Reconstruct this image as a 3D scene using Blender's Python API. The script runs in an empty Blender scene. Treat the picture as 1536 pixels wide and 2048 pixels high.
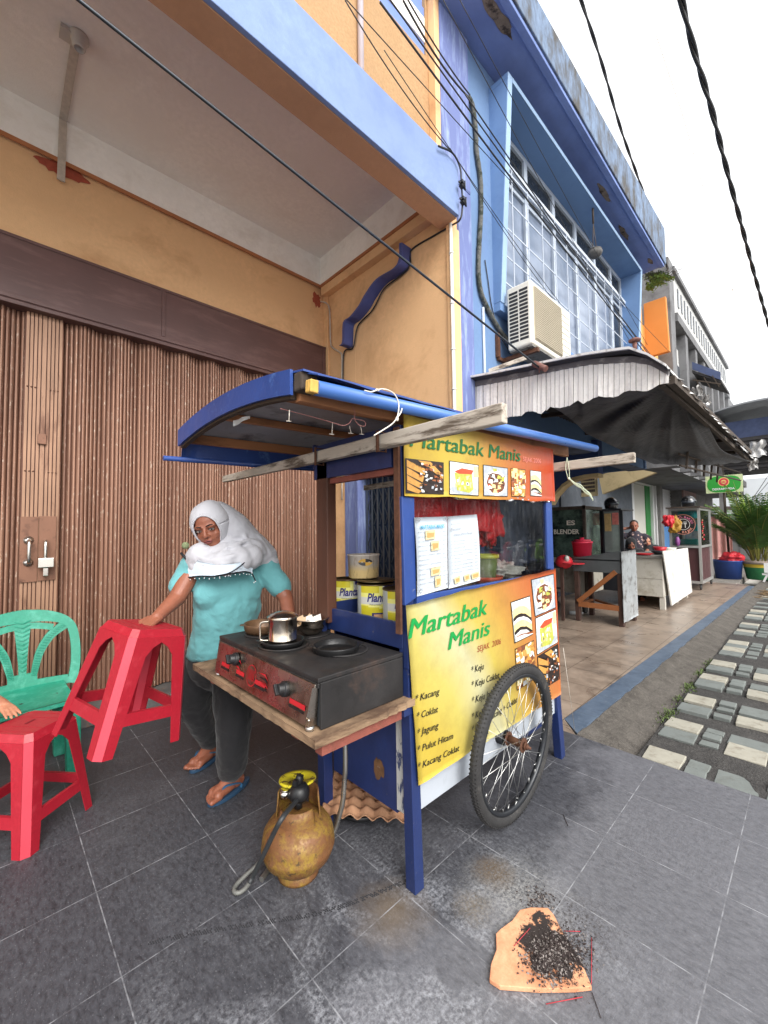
import bpy, math, random
from math import sin, cos, pi, radians, sqrt, atan2, hypot
from mathutils import Vector, Matrix, noise as mnoise
random.seed(7)
SC = bpy.context.scene
COL = SC.collection

# ------------------------------------------------------------------ camera
CH = 1.306                      # eye height
FPX, YAW, PITCH, ROLL = 823.483, 0.763520, 0.045389, -0.0124015
_f = Vector((cos(PITCH)*sin(YAW), cos(PITCH)*cos(YAW), sin(PITCH)))
_r = Vector((cos(YAW), -sin(YAW), 0)); _u = _r.cross(_f)
_R = cos(ROLL)*_r + sin(ROLL)*_u; _U = -sin(ROLL)*_r + cos(ROLL)*_u
cam_d = bpy.data.cameras.new('camera'); cam = bpy.data.objects.new('camera', cam_d); COL.objects.link(cam)
cam_d.sensor_fit = 'VERTICAL'; cam_d.sensor_height = 36.0; cam_d.lens = FPX/2048*36.0
cam_d.clip_start = 0.02; cam_d.clip_end = 3000
M3 = Matrix((_R, _U, -_f)).transposed()
cam.matrix_world = Matrix.Translation((0, 0, CH)) @ M3.to_4x4()
SC.camera = cam

# ------------------------------------------------------------------ sky, sun, exposure (bright overcast)
W = bpy.data.worlds.new('World'); SC.world = W; W.use_nodes = True
wn = W.node_tree.nodes; wl = W.node_tree.links; wn.clear()
sky = wn.new('ShaderNodeTexSky'); sky.sky_type = 'NISHITA'; sky.sun_disc = False
SUN_EL, SUN_AZ = radians(38), radians(198)
sky.sun_elevation = SUN_EL; sky.sun_rotation = SUN_AZ; sky.air_density = 1.0; sky.dust_density = 6.0; sky.ozone_density = 1.0
hs = wn.new('ShaderNodeHueSaturation'); hs.inputs['Saturation'].default_value = 0.12
mx = wn.new('ShaderNodeMixRGB'); mx.inputs[0].default_value = 0.55; mx.inputs[2].default_value = (13.0, 13.2, 13.4, 1)
bg = wn.new('ShaderNodeBackground'); bg.inputs[1].default_value = 0.105
wo = wn.new('ShaderNodeOutputWorld')
wl.new(sky.outputs[0], hs.inputs['Color']); wl.new(hs.outputs[0], mx.inputs[1]); wl.new(mx.outputs[0], bg.inputs[0]); wl.new(bg.outputs[0], wo.inputs[0])
sl = bpy.data.lights.new('sun', 'SUN'); sl.energy = 1.5; sl.angle = radians(35); sl.color = (1.0, 0.97, 0.92)
sun = bpy.data.objects.new('sun', sl); COL.objects.link(sun)
_sd = Vector((sin(SUN_AZ)*cos(SUN_EL), cos(SUN_AZ)*cos(SUN_EL), sin(SUN_EL)))   # towards the sun
sun.rotation_euler = _sd.to_track_quat('Z', 'Y').to_euler()
SC.view_settings.view_transform = 'Standard'; SC.view_settings.look = 'None'
SC.view_settings.exposure = 1.0; SC.view_settings.gamma = 1.0
SC.cycles.max_bounces = 8; SC.cycles.diffuse_bounces = 5; SC.cycles.glossy_bounces = 4; SC.cycles.transmission_bounces = 6
SC.cycles.use_denoising = True; SC.cycles.caustics_reflective = False; SC.cycles.caustics_refractive = False

# ------------------------------------------------------------------ picture measurements -> points on real planes
def ray(x, y): return _f + _R*((x-768)/FPX) - _U*((y-1024)/FPX)
O = Vector((0, 0, CH))
def D(x, y, d): return O + ray(x, y)*d
def PX(x, y, X): d = ray(x, y); return O + d*(X/d.x)
def PY(x, y, Y): d = ray(x, y); return O + d*(Y/d.y)
def PZ(x, y, Z=0.0): d = ray(x, y); return O + d*((Z-CH)/d.z)
def PP(x, y, p, n): d = ray(x, y); n = Vector(n); return O + d*((Vector(p)-O).dot(n)/d.dot(n))
def pix(P):
    d = Vector(P)-O; z = d.dot(_f); return 768+FPX*d.dot(_R)/z, 1024-FPX*d.dot(_U)/z

# ------------------------------------------------------------------ materials
def C(r, g, b):
    def l(c):
        c /= 255.0
        return c/12.92 if c <= 0.04045 else ((c+0.055)/1.055)**2.4
    return (l(r), l(g), l(b), 1.0)
class NT:
    def __init__(s, name):
        s.m = bpy.data.materials.new(name); s.m.use_nodes = True; s.t = s.m.node_tree; s.n = s.t.nodes; s.l = s.t.links
        s.b = s.n['Principled BSDF']; s.tc = None
    def new(s, typ, **k):
        nd = s.n.new(typ)
        for a, v in k.items():
            if a in nd.inputs.keys() if isinstance(a, str) else False: nd.inputs[a].default_value = v
            else: setattr(nd, a, v)
        return nd
    def co(s, stretch=(1, 1, 1), loc=(0, 0, 0), rot=(0, 0, 0)):
        if not s.tc: s.tc = s.n.new('ShaderNodeTexCoord')
        mp = s.n.new('ShaderNodeMapping'); s.l.new(s.tc.outputs['Object'], mp.inputs['Vector'])
        mp.inputs['Scale'].default_value = stretch; mp.inputs['Location'].default_value = loc; mp.inputs['Rotation'].default_value = rot
        return mp.outputs[0]
    def noise(s, scale, detail=4, rough=.55, stretch=(1, 1, 1), dist=0, loc=(0, 0, 0)):
        nd = s.n.new('ShaderNodeTexNoise'); nd.inputs['Scale'].default_value = scale; nd.inputs['Detail'].default_value = detail
        nd.inputs['Roughness'].default_value = rough; nd.inputs['Distortion'].default_value = dist
        s.l.new(s.co(stretch, loc), nd.inputs['Vector']); return nd.outputs[0]
    def ramp(s, src, a, b, ca=(0, 0, 0, 1), cb=(1, 1, 1, 1)):
        r = s.n.new('ShaderNodeValToRGB'); r.color_ramp.elements[0].position = a; r.color_ramp.elements[1].position = b
        r.color_ramp.elements[0].color = ca; r.color_ramp.elements[1].color = cb; s.l.new(src, r.inputs[0]); return r.outputs[0]
    def mix(s, fac, a, b, typ='MIX'):
        m = s.n.new('ShaderNodeMixRGB'); m.blend_type = typ
        for i, v in ((0, fac), (1, a), (2, b)):
            if isinstance(v, (int, float)): m.inputs[i].default_value = v
            elif isinstance(v, tuple): m.inputs[i].default_value = v
            else: s.l.new(v, m.inputs[i])
        return m.outputs[0]
    def math(s, op, a, b=0.0, c=None):
        m = s.n.new('ShaderNodeMath'); m.operation = op
        for i, v in enumerate((a, b, c)):
            if v is None: continue
            if isinstance(v, (int, float)): m.inputs[i].default_value = v
            else: s.l.new(v, m.inputs[i])
        return m.outputs[0]
    def bump(s, h, strength=.3, dist=.01, prev=None):
        b = s.n.new('ShaderNodeBump'); b.inputs['Strength'].default_value = strength; b.inputs['Distance'].default_value = dist
        s.l.new(h, b.inputs['Height'])
        if prev is not None: s.l.new(prev, b.inputs['Normal'])
        return b.outputs[0]
    def out(s, col=None, rough=None, normal=None, metal=None):
        for nm, v in (('Base Color', col), ('Roughness', rough), ('Normal', normal), ('Metallic', metal)):
            if v is None: continue
            if isinstance(v, (int, float, tuple)): s.b.inputs[nm].default_value = v
            else: s.l.new(v, s.b.inputs[nm])
        return s.m
def sc(c, k): return (c[0]*k, c[1]*k, c[2]*k, 1)
def mat(name, col, rough=.6, metal=0.0, var=.12, vscale=3.0, bump=.12, bscale=90, bdist=.003, dirt=None, dscale=6, dth=(.52, .7), stretch=(1, 1, 1), spec=.5, dstretch=None, rvar=.1, fine=None, coat=0):
    t = NT(name)
    c = t.mix(t.ramp(t.noise(vscale, 5, .6, stretch), .3, .7), sc(col, 1-var), sc(col, 1+var))
    if fine: c = t.mix(t.ramp(t.noise(fine[0], 3, .6, stretch, loc=(3, 1, 7)), .35, .65), sc(col, 1-fine[1]), c)
    if dirt: c = t.mix(t.ramp(t.noise(dscale, 7, .68, dstretch or stretch, .3, loc=(5, 2, 9)), dth[0], dth[1]), c, dirt)
    n = t.bump(t.noise(bscale, 4, .6, stretch), bump, bdist) if bump else None
    r = t.ramp(t.noise(vscale*2.3, 4, .6, stretch, loc=(8, 8, 1)), .2, .8, (max(0, rough-rvar),)*3+(1,), (min(1, rough+rvar),)*3+(1,))
    t.b.inputs['Specular IOR Level'].default_value = spec
    if coat: t.b.inputs['Coat Weight'].default_value = coat
    return t.out(c, r, n, float(metal))

def clear_pane(name, tint, ior=1.45, rough=.03, haze=.0):
    t = NT(name); t.n.remove(t.b); o = [n for n in t.n if n.type == 'OUTPUT_MATERIAL'][0]
    tr = t.n.new('ShaderNodeBsdfTransparent'); tr.inputs[0].default_value = tint; gl = t.n.new('ShaderNodeBsdfGlossy'); gl.inputs['Roughness'].default_value = rough
    fr = t.n.new('ShaderNodeFresnel'); fr.inputs[0].default_value = ior; m = t.n.new('ShaderNodeMixShader'); t.l.new(fr.outputs[0], m.inputs[0]); t.l.new(tr.outputs[0], m.inputs[1]); t.l.new(gl.outputs[0], m.inputs[2]); last = m.outputs[0]
    if haze:
        df = t.n.new('ShaderNodeBsdfDiffuse'); df.inputs[0].default_value = (.7, .7, .68, 1); m2 = t.n.new('ShaderNodeMixShader'); t.l.new(t.math('MULTIPLY', t.ramp(t.noise(22, 6, .75, (2.5, 1, .4)), .5, .72), haze), m2.inputs[0]); t.l.new(last, m2.inputs[1]); t.l.new(df.outputs[0], m2.inputs[2]); last = m2.outputs[0]
    t.l.new(last, o.inputs[0]); return t.m
# ------------------------------------------------------------------ mesh building
WL = {}
def V(*a): return Vector(a[0]) if len(a) == 1 else Vector(a)
class MB:
    def __init__(s): s.v = []; s.f = []; s.m = []; s.sm = []
    def add(s, vs, fs, m=0, smooth=False):
        o = len(s.v); s.v += [Vector(p) for p in vs]
        for f in fs: s.f.append(tuple(i+o for i in f)); s.m.append(m); s.sm.append(smooth)
        return s
    def poly(s, pts, m=0): return s.add(pts, [tuple(range(len(pts)))], m)
    def hexa(s, p, m=0):    # p: 4 bottom ccw, 4 top
        return s.add(p, [(3, 2, 1, 0), (4, 5, 6, 7), (0, 1, 5, 4), (1, 2, 6, 5), (2, 3, 7, 6), (3, 0, 4, 7)], m)
    def box(s, x0, x1, y0, y1, z0, z1, m=0):
        return s.hexa([(x0, y0, z0), (x1, y0, z0), (x1, y1, z0), (x0, y1, z0), (x0, y0, z1), (x1, y0, z1), (x1, y1, z1), (x0, y1, z1)], m)
    def obox(s, c, sz, rot=None, m=0):
        R = rot if rot is not None else Matrix.Identity(3); c = Vector(c); hx, hy, hz = sz[0]/2, sz[1]/2, sz[2]/2
        return s.hexa([c+R@Vector(q) for q in ((-hx, -hy, -hz), (hx, -hy, -hz), (hx, hy, -hz), (-hx, hy, -hz), (-hx, -hy, hz), (hx, -hy, hz), (hx, hy, hz), (-hx, hy, hz))], m)
    def bar(s, p0, p1, w, h, up=(0, 0, 1), m=0, w1=None, h1=None):
        p0 = Vector(p0); p1 = Vector(p1); d = (p1-p0).normalized(); up = Vector(up)
        sd = d.cross(up)
        if sd.length < 1e-4: sd = d.cross(Vector((1, 0, 0)))
        sd.normalize(); u = sd.cross(d); w1 = w1 or w; h1 = h1 or h
        return s.hexa([p0-sd*w/2-u*h/2, p0+sd*w/2-u*h/2, p1+sd*w1/2-u*h1/2, p1-sd*w1/2-u*h1/2, p0-sd*w/2+u*h/2, p0+sd*w/2+u*h/2, p1+sd*w1/2+u*h1/2, p1-sd*w1/2+u*h1/2], m)
    def tube(s, pts, r, n=8, m=0, caps=True, closed=False, smooth=True):
        P = [Vector(p) for p in pts]; k = len(P); rs = r if isinstance(r, (list, tuple)) else [r]*k
        T = []
        for i in range(k):
            a = P[(i-1) % k] if (closed or i > 0) else P[0]; b = P[(i+1) % k] if (closed or i < k-1) else P[-1]
            T.append((b-a).normalized())
        nrm = T[0].cross(Vector((0, 0, 1)))
        if nrm.length < .05: nrm = T[0].cross(Vector((0, 1, 0)))
        nrm.normalize(); vs = []
        for i in range(k):
            nrm = (nrm - T[i]*nrm.dot(T[i])).normalized(); bn = T[i].cross(nrm)
            for j in range(n):
                a = 2*pi*j/n; vs.append(P[i]+(nrm*cos(a)+bn*sin(a))*rs[i])
        fs = []
        for i in range(k if closed else k-1):
            i2 = (i+1) % k
            for j in range(n): fs.append((i*n+j, i*n+(j+1) % n, i2*n+(j+1) % n, i2*n+j))
        s.add(vs, fs, m, smooth)
        if caps and not closed:
            o = len(s.v)-len(vs); s.f.append(tuple(o+j for j in reversed(range(n)))); s.m.append(m); s.sm.append(False)
            s.f.append(tuple(o+(k-1)*n+j for j in range(n))); s.m.append(m); s.sm.append(False)
        return s
    def cyl(s, p0, p1, r, n=16, m=0, r1=None, caps=True, smooth=True): return s.tube([p0, p1], [r, r if r1 is None else r1], n, m, caps, smooth=smooth)
    def lathe(s, prof, c=(0, 0, 0), R=None, n=24, m=0, smooth=True, sx=1, sy=1):
        R = R if R is not None else Matrix.Identity(3); c = Vector(c); vs = []; k = len(prof)
        for (r, z) in prof:
            for j in range(n):
                a = 2*pi*j/n; vs.append(c+R@Vector((r*cos(a)*sx, r*sin(a)*sy, z)))
        fs = [(i*n+j, i*n+(j+1) % n, (i+1)*n+(j+1) % n, (i+1)*n+j) for i in range(k-1) for j in range(n)]
        return s.add(vs, fs, m, smooth)
    def prism(s, pts, vec, m=0, mside=None):
        P = [Vector(p) for p in pts]; v = Vector(vec); n = len(P); o = len(s.v)
        s.add(P+[p+v for p in P], [tuple(reversed(range(n))), tuple(range(n, 2*n))], m)
        s.add([], [], m)
        for i in range(n):
            s.f.append((o+i, o+(i+1) % n, o+n+(i+1) % n, o+n+i)); s.m.append(m if mside is None else mside); s.sm.append(False)
        return s
    def grid(s, fn, nu, nv, m=0, smooth=True, closed=False):
        vs = [fn(i/nu, j/nv) for i in range(nu+1) for j in range(nv+1)]
        fs = [(i*(nv+1)+j, (i+1)*(nv+1)+j, (i+1)*(nv+1)+j+1, i*(nv+1)+j+1) for i in range(nu) for j in range(nv)]
        return s.add(vs, fs, m, smooth)
    def slab(s, fn, nu, nv, th, m=0, smooth=True):   # grid with thickness vector th
        th = Vector(th); g = [fn(i/nu, j/nv) for i in range(nu+1) for j in range(nv+1)]; N = len(g)
        ix = lambda i, j: i*(nv+1)+j
        fs = []
        for i in range(nu):
            for j in range(nv):
                fs.append((ix(i, j), ix(i+1, j), ix(i+1, j+1), ix(i, j+1))); fs.append((N+ix(i, j+1), N+ix(i+1, j+1), N+ix(i+1, j), N+ix(i, j)))
        s.add([Vector(p) for p in g]+[Vector(p)+th for p in g], fs, m, smooth); o = len(s.v)-2*N
        bd = [ix(i, 0) for i in range(nu+1)]+[ix(nu, j) for j in range(1, nv+1)]+[ix(i, nv) for i in range(nu-1, -1, -1)]+[ix(0, j) for j in range(nv-1, 0, -1)]
        for a, b in zip(bd, bd[1:]+bd[:1]): s.f.append((o+a, o+b, o+N+b, o+N+a)); s.m.append(m); s.sm.append(False)
        return s
    def ball(s, c, r, n=12, m=0, sc3=(1, 1, 1), R=None):
        k = max(4, n//2); prof = [(r*sin(pi*i/k), -r*cos(pi*i/k)) for i in range(k+1)]; prof[0] = (1e-5, -r); prof[-1] = (1e-5, r)
        S = Matrix.Diagonal(sc3); return s.lathe(prof, c, (R @ S) if R is not None else S, n, m)
    def text(s, st, o, xd, yd, m=0, width=None, size=1.0, shear=0.0, off=0.0, lift=0.0, spacing=1.0):
        """letters laid in the plane of xd (unit baseline direction), yd (unit up); size in metres; width fits the line"""
        cu = bpy.data.curves.new('t', 'FONT'); cu.body = st; cu.size = 1.0; cu.shear = shear; cu.offset = off; cu.space_character = spacing; cu.resolution_u = 3
        ob = bpy.data.objects.new('t', cu); COL.objects.link(ob)
        dg = bpy.context.evaluated_depsgraph_get(); me = bpy.data.meshes.new_from_object(ob.evaluated_get(dg))
        bpy.data.objects.remove(ob); bpy.data.curves.remove(cu)
        if len(me.vertices):
            xs = [v.co.x for v in me.vertices]; x0, x1 = min(xs), max(xs)
            sx = (width/(x1-x0)) if width else size
            o = Vector(o); xd = Vector(xd); yd = Vector(yd); nn = xd.cross(yd).normalized()*lift
            s.add([o+xd*((v.co.x-x0)*sx)+yd*(v.co.y*size)+nn for v in me.vertices], [tuple(p.vertices) for p in me.polygons], m)
        bpy.data.meshes.remove(me); return s
    def build(s, name, mats, parent=None, label=None, cat=None, group=None, kind=None, loc=None, bevel=0, sub=0, solid=0, bevseg=2):
        if not isinstance(mats, (list, tuple)): mats = [mats]
        L = WL[parent] if parent is not None else (Vector(loc) if loc is not None else (s.center() if cat else Vector((0, 0, 0))))
        me = bpy.data.meshes.new(name); me.from_pydata([tuple(p-L) for p in s.v], [], s.f)
        for mm in mats: me.materials.append(mm)
        me.polygons.foreach_set('material_index', s.m); me.polygons.foreach_set('use_smooth', s.sm); me.validate(); me.update()
        o = bpy.data.objects.new(name, me); COL.objects.link(o)
        if parent is not None: o.parent = parent
        else: o.location = L
        WL[o] = L
        if label: o['label'] = label
        if cat: o['category'] = cat
        if group: o['group'] = group
        if kind: o['kind'] = kind
        if bevel:
            b = o.modifiers.new('b', 'BEVEL'); b.width = bevel; b.segments = bevseg; b.limit_method = 'ANGLE'; b.angle_limit = radians(40)
        if solid:
            b = o.modifiers.new('s', 'SOLIDIFY'); b.thickness = solid; b.offset = 0
        if sub:
            b = o.modifiers.new('u', 'SUBSURF'); b.levels = sub; b.render_levels = sub
        return o
    def center(s):
        xs = [p.x for p in s.v]; ys = [p.y for p in s.v]; zs = [p.z for p in s.v]
        return Vector(((min(xs)+max(xs))/2, (min(ys)+max(ys))/2, min(zs)))
def thing(name, label, cat, loc, group=None):
    o = bpy.data.objects.new(name, None); COL.objects.link(o); o.location = Vector(loc); o['label'] = label; o['category'] = cat
    o.empty_display_size = .1
    if group: o['group'] = group
    WL[o] = Vector(loc); return o
def dup(root, loc, rz=0.0, label=None, scale=None):
    def cp(o, par):
        c = o.copy(); COL.objects.link(c)
        if par is not None: c.parent = par
        for ch in o.children: cp(ch, c)
        return c
    r = cp(root, None); r.location = loc; r.rotation_euler = (0, 0, rz)
    if label: r['label'] = label
    if scale: r.scale = scale
    return r
def smooth_path(pts, n=8):
    P = [Vector(p) for p in pts]; P = [P[0]*2-P[1]]+P+[P[-1]*2-P[-2]]; out = []
    for i in range(1, len(P)-2):
        for k in range(n):
            t = k/n; a, b, c, d = P[i-1], P[i], P[i+1], P[i+2]
            out.append(.5*((2*b)+(c-a)*t+(2*a-5*b+4*c-d)*t*t+(3*b-a-3*c+d)*t**3))
    out.append(P[-2]); return out
def nz(*a): return mnoise.noise(Vector(a))
# ================================================================== SETTING: ground, paving
OX, OY, TL = 0.3105, 2.2692, 0.4
def tile_mat():
    t = NT('slate tile'); co = t.co(); sep = t.new('ShaderNodeSeparateXYZ'); t.l.new(co, sep.inputs[0])
    X, Y = sep.outputs[0], sep.outputs[1]
    u = t.math('DIVIDE', t.math('SUBTRACT', X, OX), TL); v = t.math('DIVIDE', t.math('SUBTRACT', Y, OY), TL)
    def edge(w): 
        f = t.math('FRACT', w); return t.math('MINIMUM', f, t.math('SUBTRACT', 1.0, f))
    wob = t.math('MULTIPLY', t.noise(14, 2), .0022)
    e = t.math('ADD', t.math('MINIMUM', edge(u), edge(v)), wob)
    line = t.math('LESS_THAN', e, .0056)
    cid = t.n.new('ShaderNodeCombineXYZ'); t.l.new(t.math('FLOOR', u), cid.inputs[0]); t.l.new(t.math('FLOOR', v), cid.inputs[1])
    wn_ = t.n.new('ShaderNodeTexWhiteNoise'); t.l.new(cid.outputs[0], wn_.inputs['Vector'])
    # cleft slate grain, running one way in some tiles and the other in the rest
    g1 = t.noise(75, 7, .78, (1.0, .36, 1), .5); g2 = t.noise(75, 7, .78, (.38, 1.0, 1), .5, loc=(3, 3, 0))
    pick = t.math('GREATER_THAN', wn_.outputs[0], .72)
    g = t.mix(pick, g1, g2)
    base = t.ramp(g, .34, .68, C(38, 38, 42), C(82, 83, 89))
    tone = t.mix(.16, base, t.ramp(wn_.outputs[0], 0, 1, C(60, 61, 66), C(100, 100, 106)))
    fl = t.ramp(t.noise(210, 2, .5, (1, .5, 1)), .64, .70)
    c = t.mix(t.math('MULTIPLY', fl, .22), tone, C(160, 162, 166))
    fd = t.ramp(t.noise(150, 3, .5, (.6, 1, 1), loc=(9, 0, 0)), .62, .68)
    c = t.mix(t.math('MULTIPLY', fd, .30), c, C(38, 38, 41))
    daylight_mix = t.math('MULTIPLY', t.ramp(t.math('ADD', Y, t.math('MULTIPLY', t.math('SUBTRACT', t.noise(2.2, 6, .7, loc=(6, 2, 0)), .5), 1.6)), .75, 1.55, (1, 1, 1, 1), (0, 0, 0, 1)), t.ramp(t.noise(60, 4, .75, (1, .5, 1), loc=(3, 8, 0)), .30, .70, (.35, .35, .35, 1), (1, 1, 1, 1)))
    c = t.mix(t.math('MULTIPLY', daylight_mix, .42), c, C(142, 142, 148))  # paler towards the street: open daylight painted into the tile colour
    # pale soap / dried-water marks, strongest in front of the cart
    def blob(px, py, r, soft, amp, sc_=9, loc=(0, 0, 0)):
        dx = t.math('SUBTRACT', X, px); dy = t.math('SUBTRACT', Y, py)
        d = t.math('SQRT', t.math('ADD', t.math('MULTIPLY', dx, dx), t.math('MULTIPLY', dy, dy)))
        d = t.math('ADD', d, t.math('MULTIPLY', t.math('SUBTRACT', t.noise(sc_, 6, .75, loc=loc), .5), amp))
        return t.ramp(d, max(0, r-soft), r, (1, 1, 1, 1), (0, 0, 0, 1))
    wz = t.ramp(t.noise(4.0, 8, .72, (1, .7, 1), .8), .44, .66)
    fz = t.ramp(t.noise(75, 4, .7, loc=(1, 5, 0)), .40, .66)
    a1 = t.math('MULTIPLY', blob(.86, .86, .85, .6, .6), t.math('MULTIPLY', wz, fz))
    c = t.mix(t.math('MULTIPLY', a1, .85), c, C(178, 180, 186))
    a2 = t.math('MULTIPLY', t.ramp(t.noise(2.6, 7, .7, loc=(4, 4, 0)), .5, .72), fz)
    c = t.mix(t.math('MULTIPLY', a2, .14), c, C(188, 190, 194))
    # ash, soot and oil round the burnt shard
    dust = t.math('MULTIPLY', blob(1.38, .80, .22, .20, .26, 12), t.ramp(t.noise(95, 4, .7, loc=(2, 2, 0)), .36, .60))
    c = t.mix(t.math('MULTIPLY', dust, .34), c, C(212, 210, 206))
    br = t.math('MULTIPLY', blob(1.42, .905, .095, .06, .09, 22), t.ramp(t.noise(120, 3, .7), .3, .55))
    c = t.mix(t.math('MULTIPLY', br, .75), c, C(92, 76, 58))
    br2 = t.math('MULTIPLY', blob(1.24, .875, .085, .07, .10, 22, (3, 1, 0)), t.ramp(t.noise(130, 3, .7), .35, .6))
    c = t.mix(t.math('MULTIPLY', br2, .45), c, C(128, 112, 88))
    bk = t.math('MULTIPLY', blob(1.425, .60, .17, .12, .20, 18, (6, 1, 0)), t.ramp(t.noise(90, 5, .8), .48, .58))
    c = t.mix(t.math('MULTIPLY', bk, .75), c, C(52, 46, 44))
    br3 = t.math('MULTIPLY', blob(1.03, 1.06, .16, .14, .12, 14, (2, 7, 0)), .5)
    c = t.mix(br3, c, C(118, 100, 76))
    c = t.mix(t.math('MULTIPLY', line, t.ramp(t.noise(16, 3, loc=(7, 7, 0)), .42, .60, (.10, .10, .10, 1), (.72, .72, .72, 1))), c, C(158, 159, 163))
    hgt = t.math('SUBTRACT', g, t.math('MULTIPLY', line, .5))
    n = t.bump(hgt, .35, .005); n = t.bump(t.noise(160, 3, .6), .25, .002, n)
    r = t.ramp(g, .3, .7, (.42,)*3+(1,), (.66,)*3+(1,))
    t.b.inputs['Specular IOR Level'].default_value = .45
    return t.out(c, r, n)
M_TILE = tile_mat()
def brown_tile():
    t = NT('brown floor tile'); sep = t.new('ShaderNodeSeparateXYZ'); t.l.new(t.co(), sep.inputs[0])
    u = t.math('DIVIDE', sep.outputs[0], .4); v = t.math('DIVIDE', t.math('SUBTRACT', sep.outputs[1], 1.246), .4)
    def edge(w): 
        f = t.math('FRACT', w); return t.math('MINIMUM', f, t.math('SUBTRACT', 1.0, f))
    ln = t.math('LESS_THAN', t.math('MINIMUM', edge(u), edge(v)), .009)
    g = t.noise(5, 7, .7, (1, .6, 1), .6)
    c = t.ramp(g, .3, .72, C(120, 105, 92), C(168, 150, 134))
    c = t.mix(t.ramp(t.noise(2.2, 6, .7, loc=(4, 0, 0)), .5, .7), c, C(104, 92, 82))
    c = t.mix(t.math('MULTIPLY', t.ramp(t.noise(40, 4, .7), .55, .7), .35), c, C(144, 132, 122))
    c = t.mix(t.math('MULTIPLY', ln, .65), c, C(56, 48, 42))
    return t.out(c, t.ramp(g, .3, .7, (.22,)*3+(1,), (.48,)*3+(1,)), t.bump(g, .12, .004))
M_BTILE = brown_tile()
def strip_mat():
    t = NT('blue grey edge tile'); sep = t.new('ShaderNodeSeparateXYZ'); t.l.new(t.co(), sep.inputs[0])
    f = t.math('FRACT', t.math('DIVIDE', t.math('SUBTRACT', sep.outputs[0], .12), .42)); ln = t.math('LESS_THAN', f, .02)
    g = t.noise(7, 6, .7, (1, 1, 1), .4)
    c = t.ramp(g, .3, .7, C(66, 80, 98), C(98, 112, 130)); c = t.mix(t.math('MULTIPLY', t.ramp(t.noise(30, 5, .7), .55, .72), .3), c, C(134, 138, 144))
    c = t.mix(t.math('MULTIPLY', ln, .6), c, C(74, 82, 92))
    return t.out(c, .5, t.bump(g, .15, .004))
M_STRIP = strip_mat()
def concrete(name, a, b, peb=.3, bstr=.6, scale=9):
    t = NT(name); g = t.noise(scale, 8, .75, dist=.4); c = t.ramp(g, .32, .68, a, b)
    vo = t.n.new('ShaderNodeTexVoronoi'); vo.inputs['Scale'].default_value = 85; t.l.new(t.co(), vo.inputs['Vector'])
    c = t.mix(t.math('MULTIPLY', t.ramp(vo.outputs[0], .1, .5), peb), c, sc(a, .55))
    c = t.mix(t.math('MULTIPLY', t.ramp(t.noise(60, 4, .7, loc=(2, 0, 0)), .56, .66), .4), c, sc(b, 1.25))
    n = t.bump(vo.outputs[0], bstr, .006); n = t.bump(g, .6, .03, n)
    return t.out(c, .9, n)
M_CONC = concrete('weathered concrete', C(68, 63, 58), C(110, 104, 97))
M_CONC2 = concrete('rough gravel concrete', C(52, 50, 49), C(88, 85, 82), .5)
M_GROUND = concrete('ground', C(186, 182, 176), C(212, 208, 200), .2, .3, 2)
g = MB(); g.grid(lambda u, v: V(-60+u*220, -70+v*160, -.16), 20, 20); g.build('ground', M_GROUND, kind='structure')
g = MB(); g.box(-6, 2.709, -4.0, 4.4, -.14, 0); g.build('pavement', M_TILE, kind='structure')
g = MB(); g.prism([(2.712, 1.10, -.14), (2.885, 1.248, -.14), (12.1, 1.068, -.14), (12.3, 1.065, -.14), (12.3, 5.2, -.14), (2.712, 5.2, -.14)], (0, 0, .138))
g.build('walkway', M_BTILE, kind='structure')
g = MB()
g.prism([(2.74, 1.104, -.14), (12.1, .966, -.14), (12.1, 1.066, -.14), (2.885, 1.2455, -.14)], (0, 0, .1385)); g.build('kerb', M_STRIP, kind='structure')
def shoulder(u, v):   # concrete margin falling from the kerb to the paved lane
    x = 2.71+u*14.5; e = 1.104-(x-2.74)*.0147
    y = e-.004-v*(.34+.04*nz(x*2, 0, 0)); z = -.012-.075*min(1, v*1.25)-.012*(nz(x*7, y*9, 0)) - .006*nz(x*30, y*30, 3)
    if v < .2: z += .006
    return V(x, y, z)
g = MB(); g.grid(shoulder, 260, 16); g.build('kerb_margin', M_CONC, kind='structure')
def lane(u, v):
    x = 2.71+u*28; y = .80-v*5.2
    return V(x, y, -.075-.010*nz(x*3, y*3, 5)-.004*nz(x*16, y*16, 1))
g = MB(); g.grid(lane, 300, 70); g.build('lane', M_CONC2, kind='structure')
M_CREAM = mat('cream paving slab', C(160, 156, 143), .85, var=.10, vscale=9, dirt=C(122, 114, 100), dscale=14, dth=(.5, .75), bump=.3, bscale=60)
M_GREYS = mat('grey paving slab', C(112, 117, 114), .85, var=.10, vscale=9, dirt=C(96, 98, 93), dscale=14, dth=(.5, .75), bump=.3, bscale=60)
g = MB(); rnd = random.Random(3)
xs = [2.40, 2.66, 2.857, 3.25, 3.415, 3.765, 3.99, 4.42, 4.64, 4.98, 5.2, 5.72, 5.93, 6.15, 6.34, 6.9, 7.1, 7.42, 7.62, 8.1, 8.3, 8.62, 8.85, 9.4, 9.62, 9.9, 10.1, 10.6, 10.8, 11.2, 11.4, 11.9, 12.1]
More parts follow.
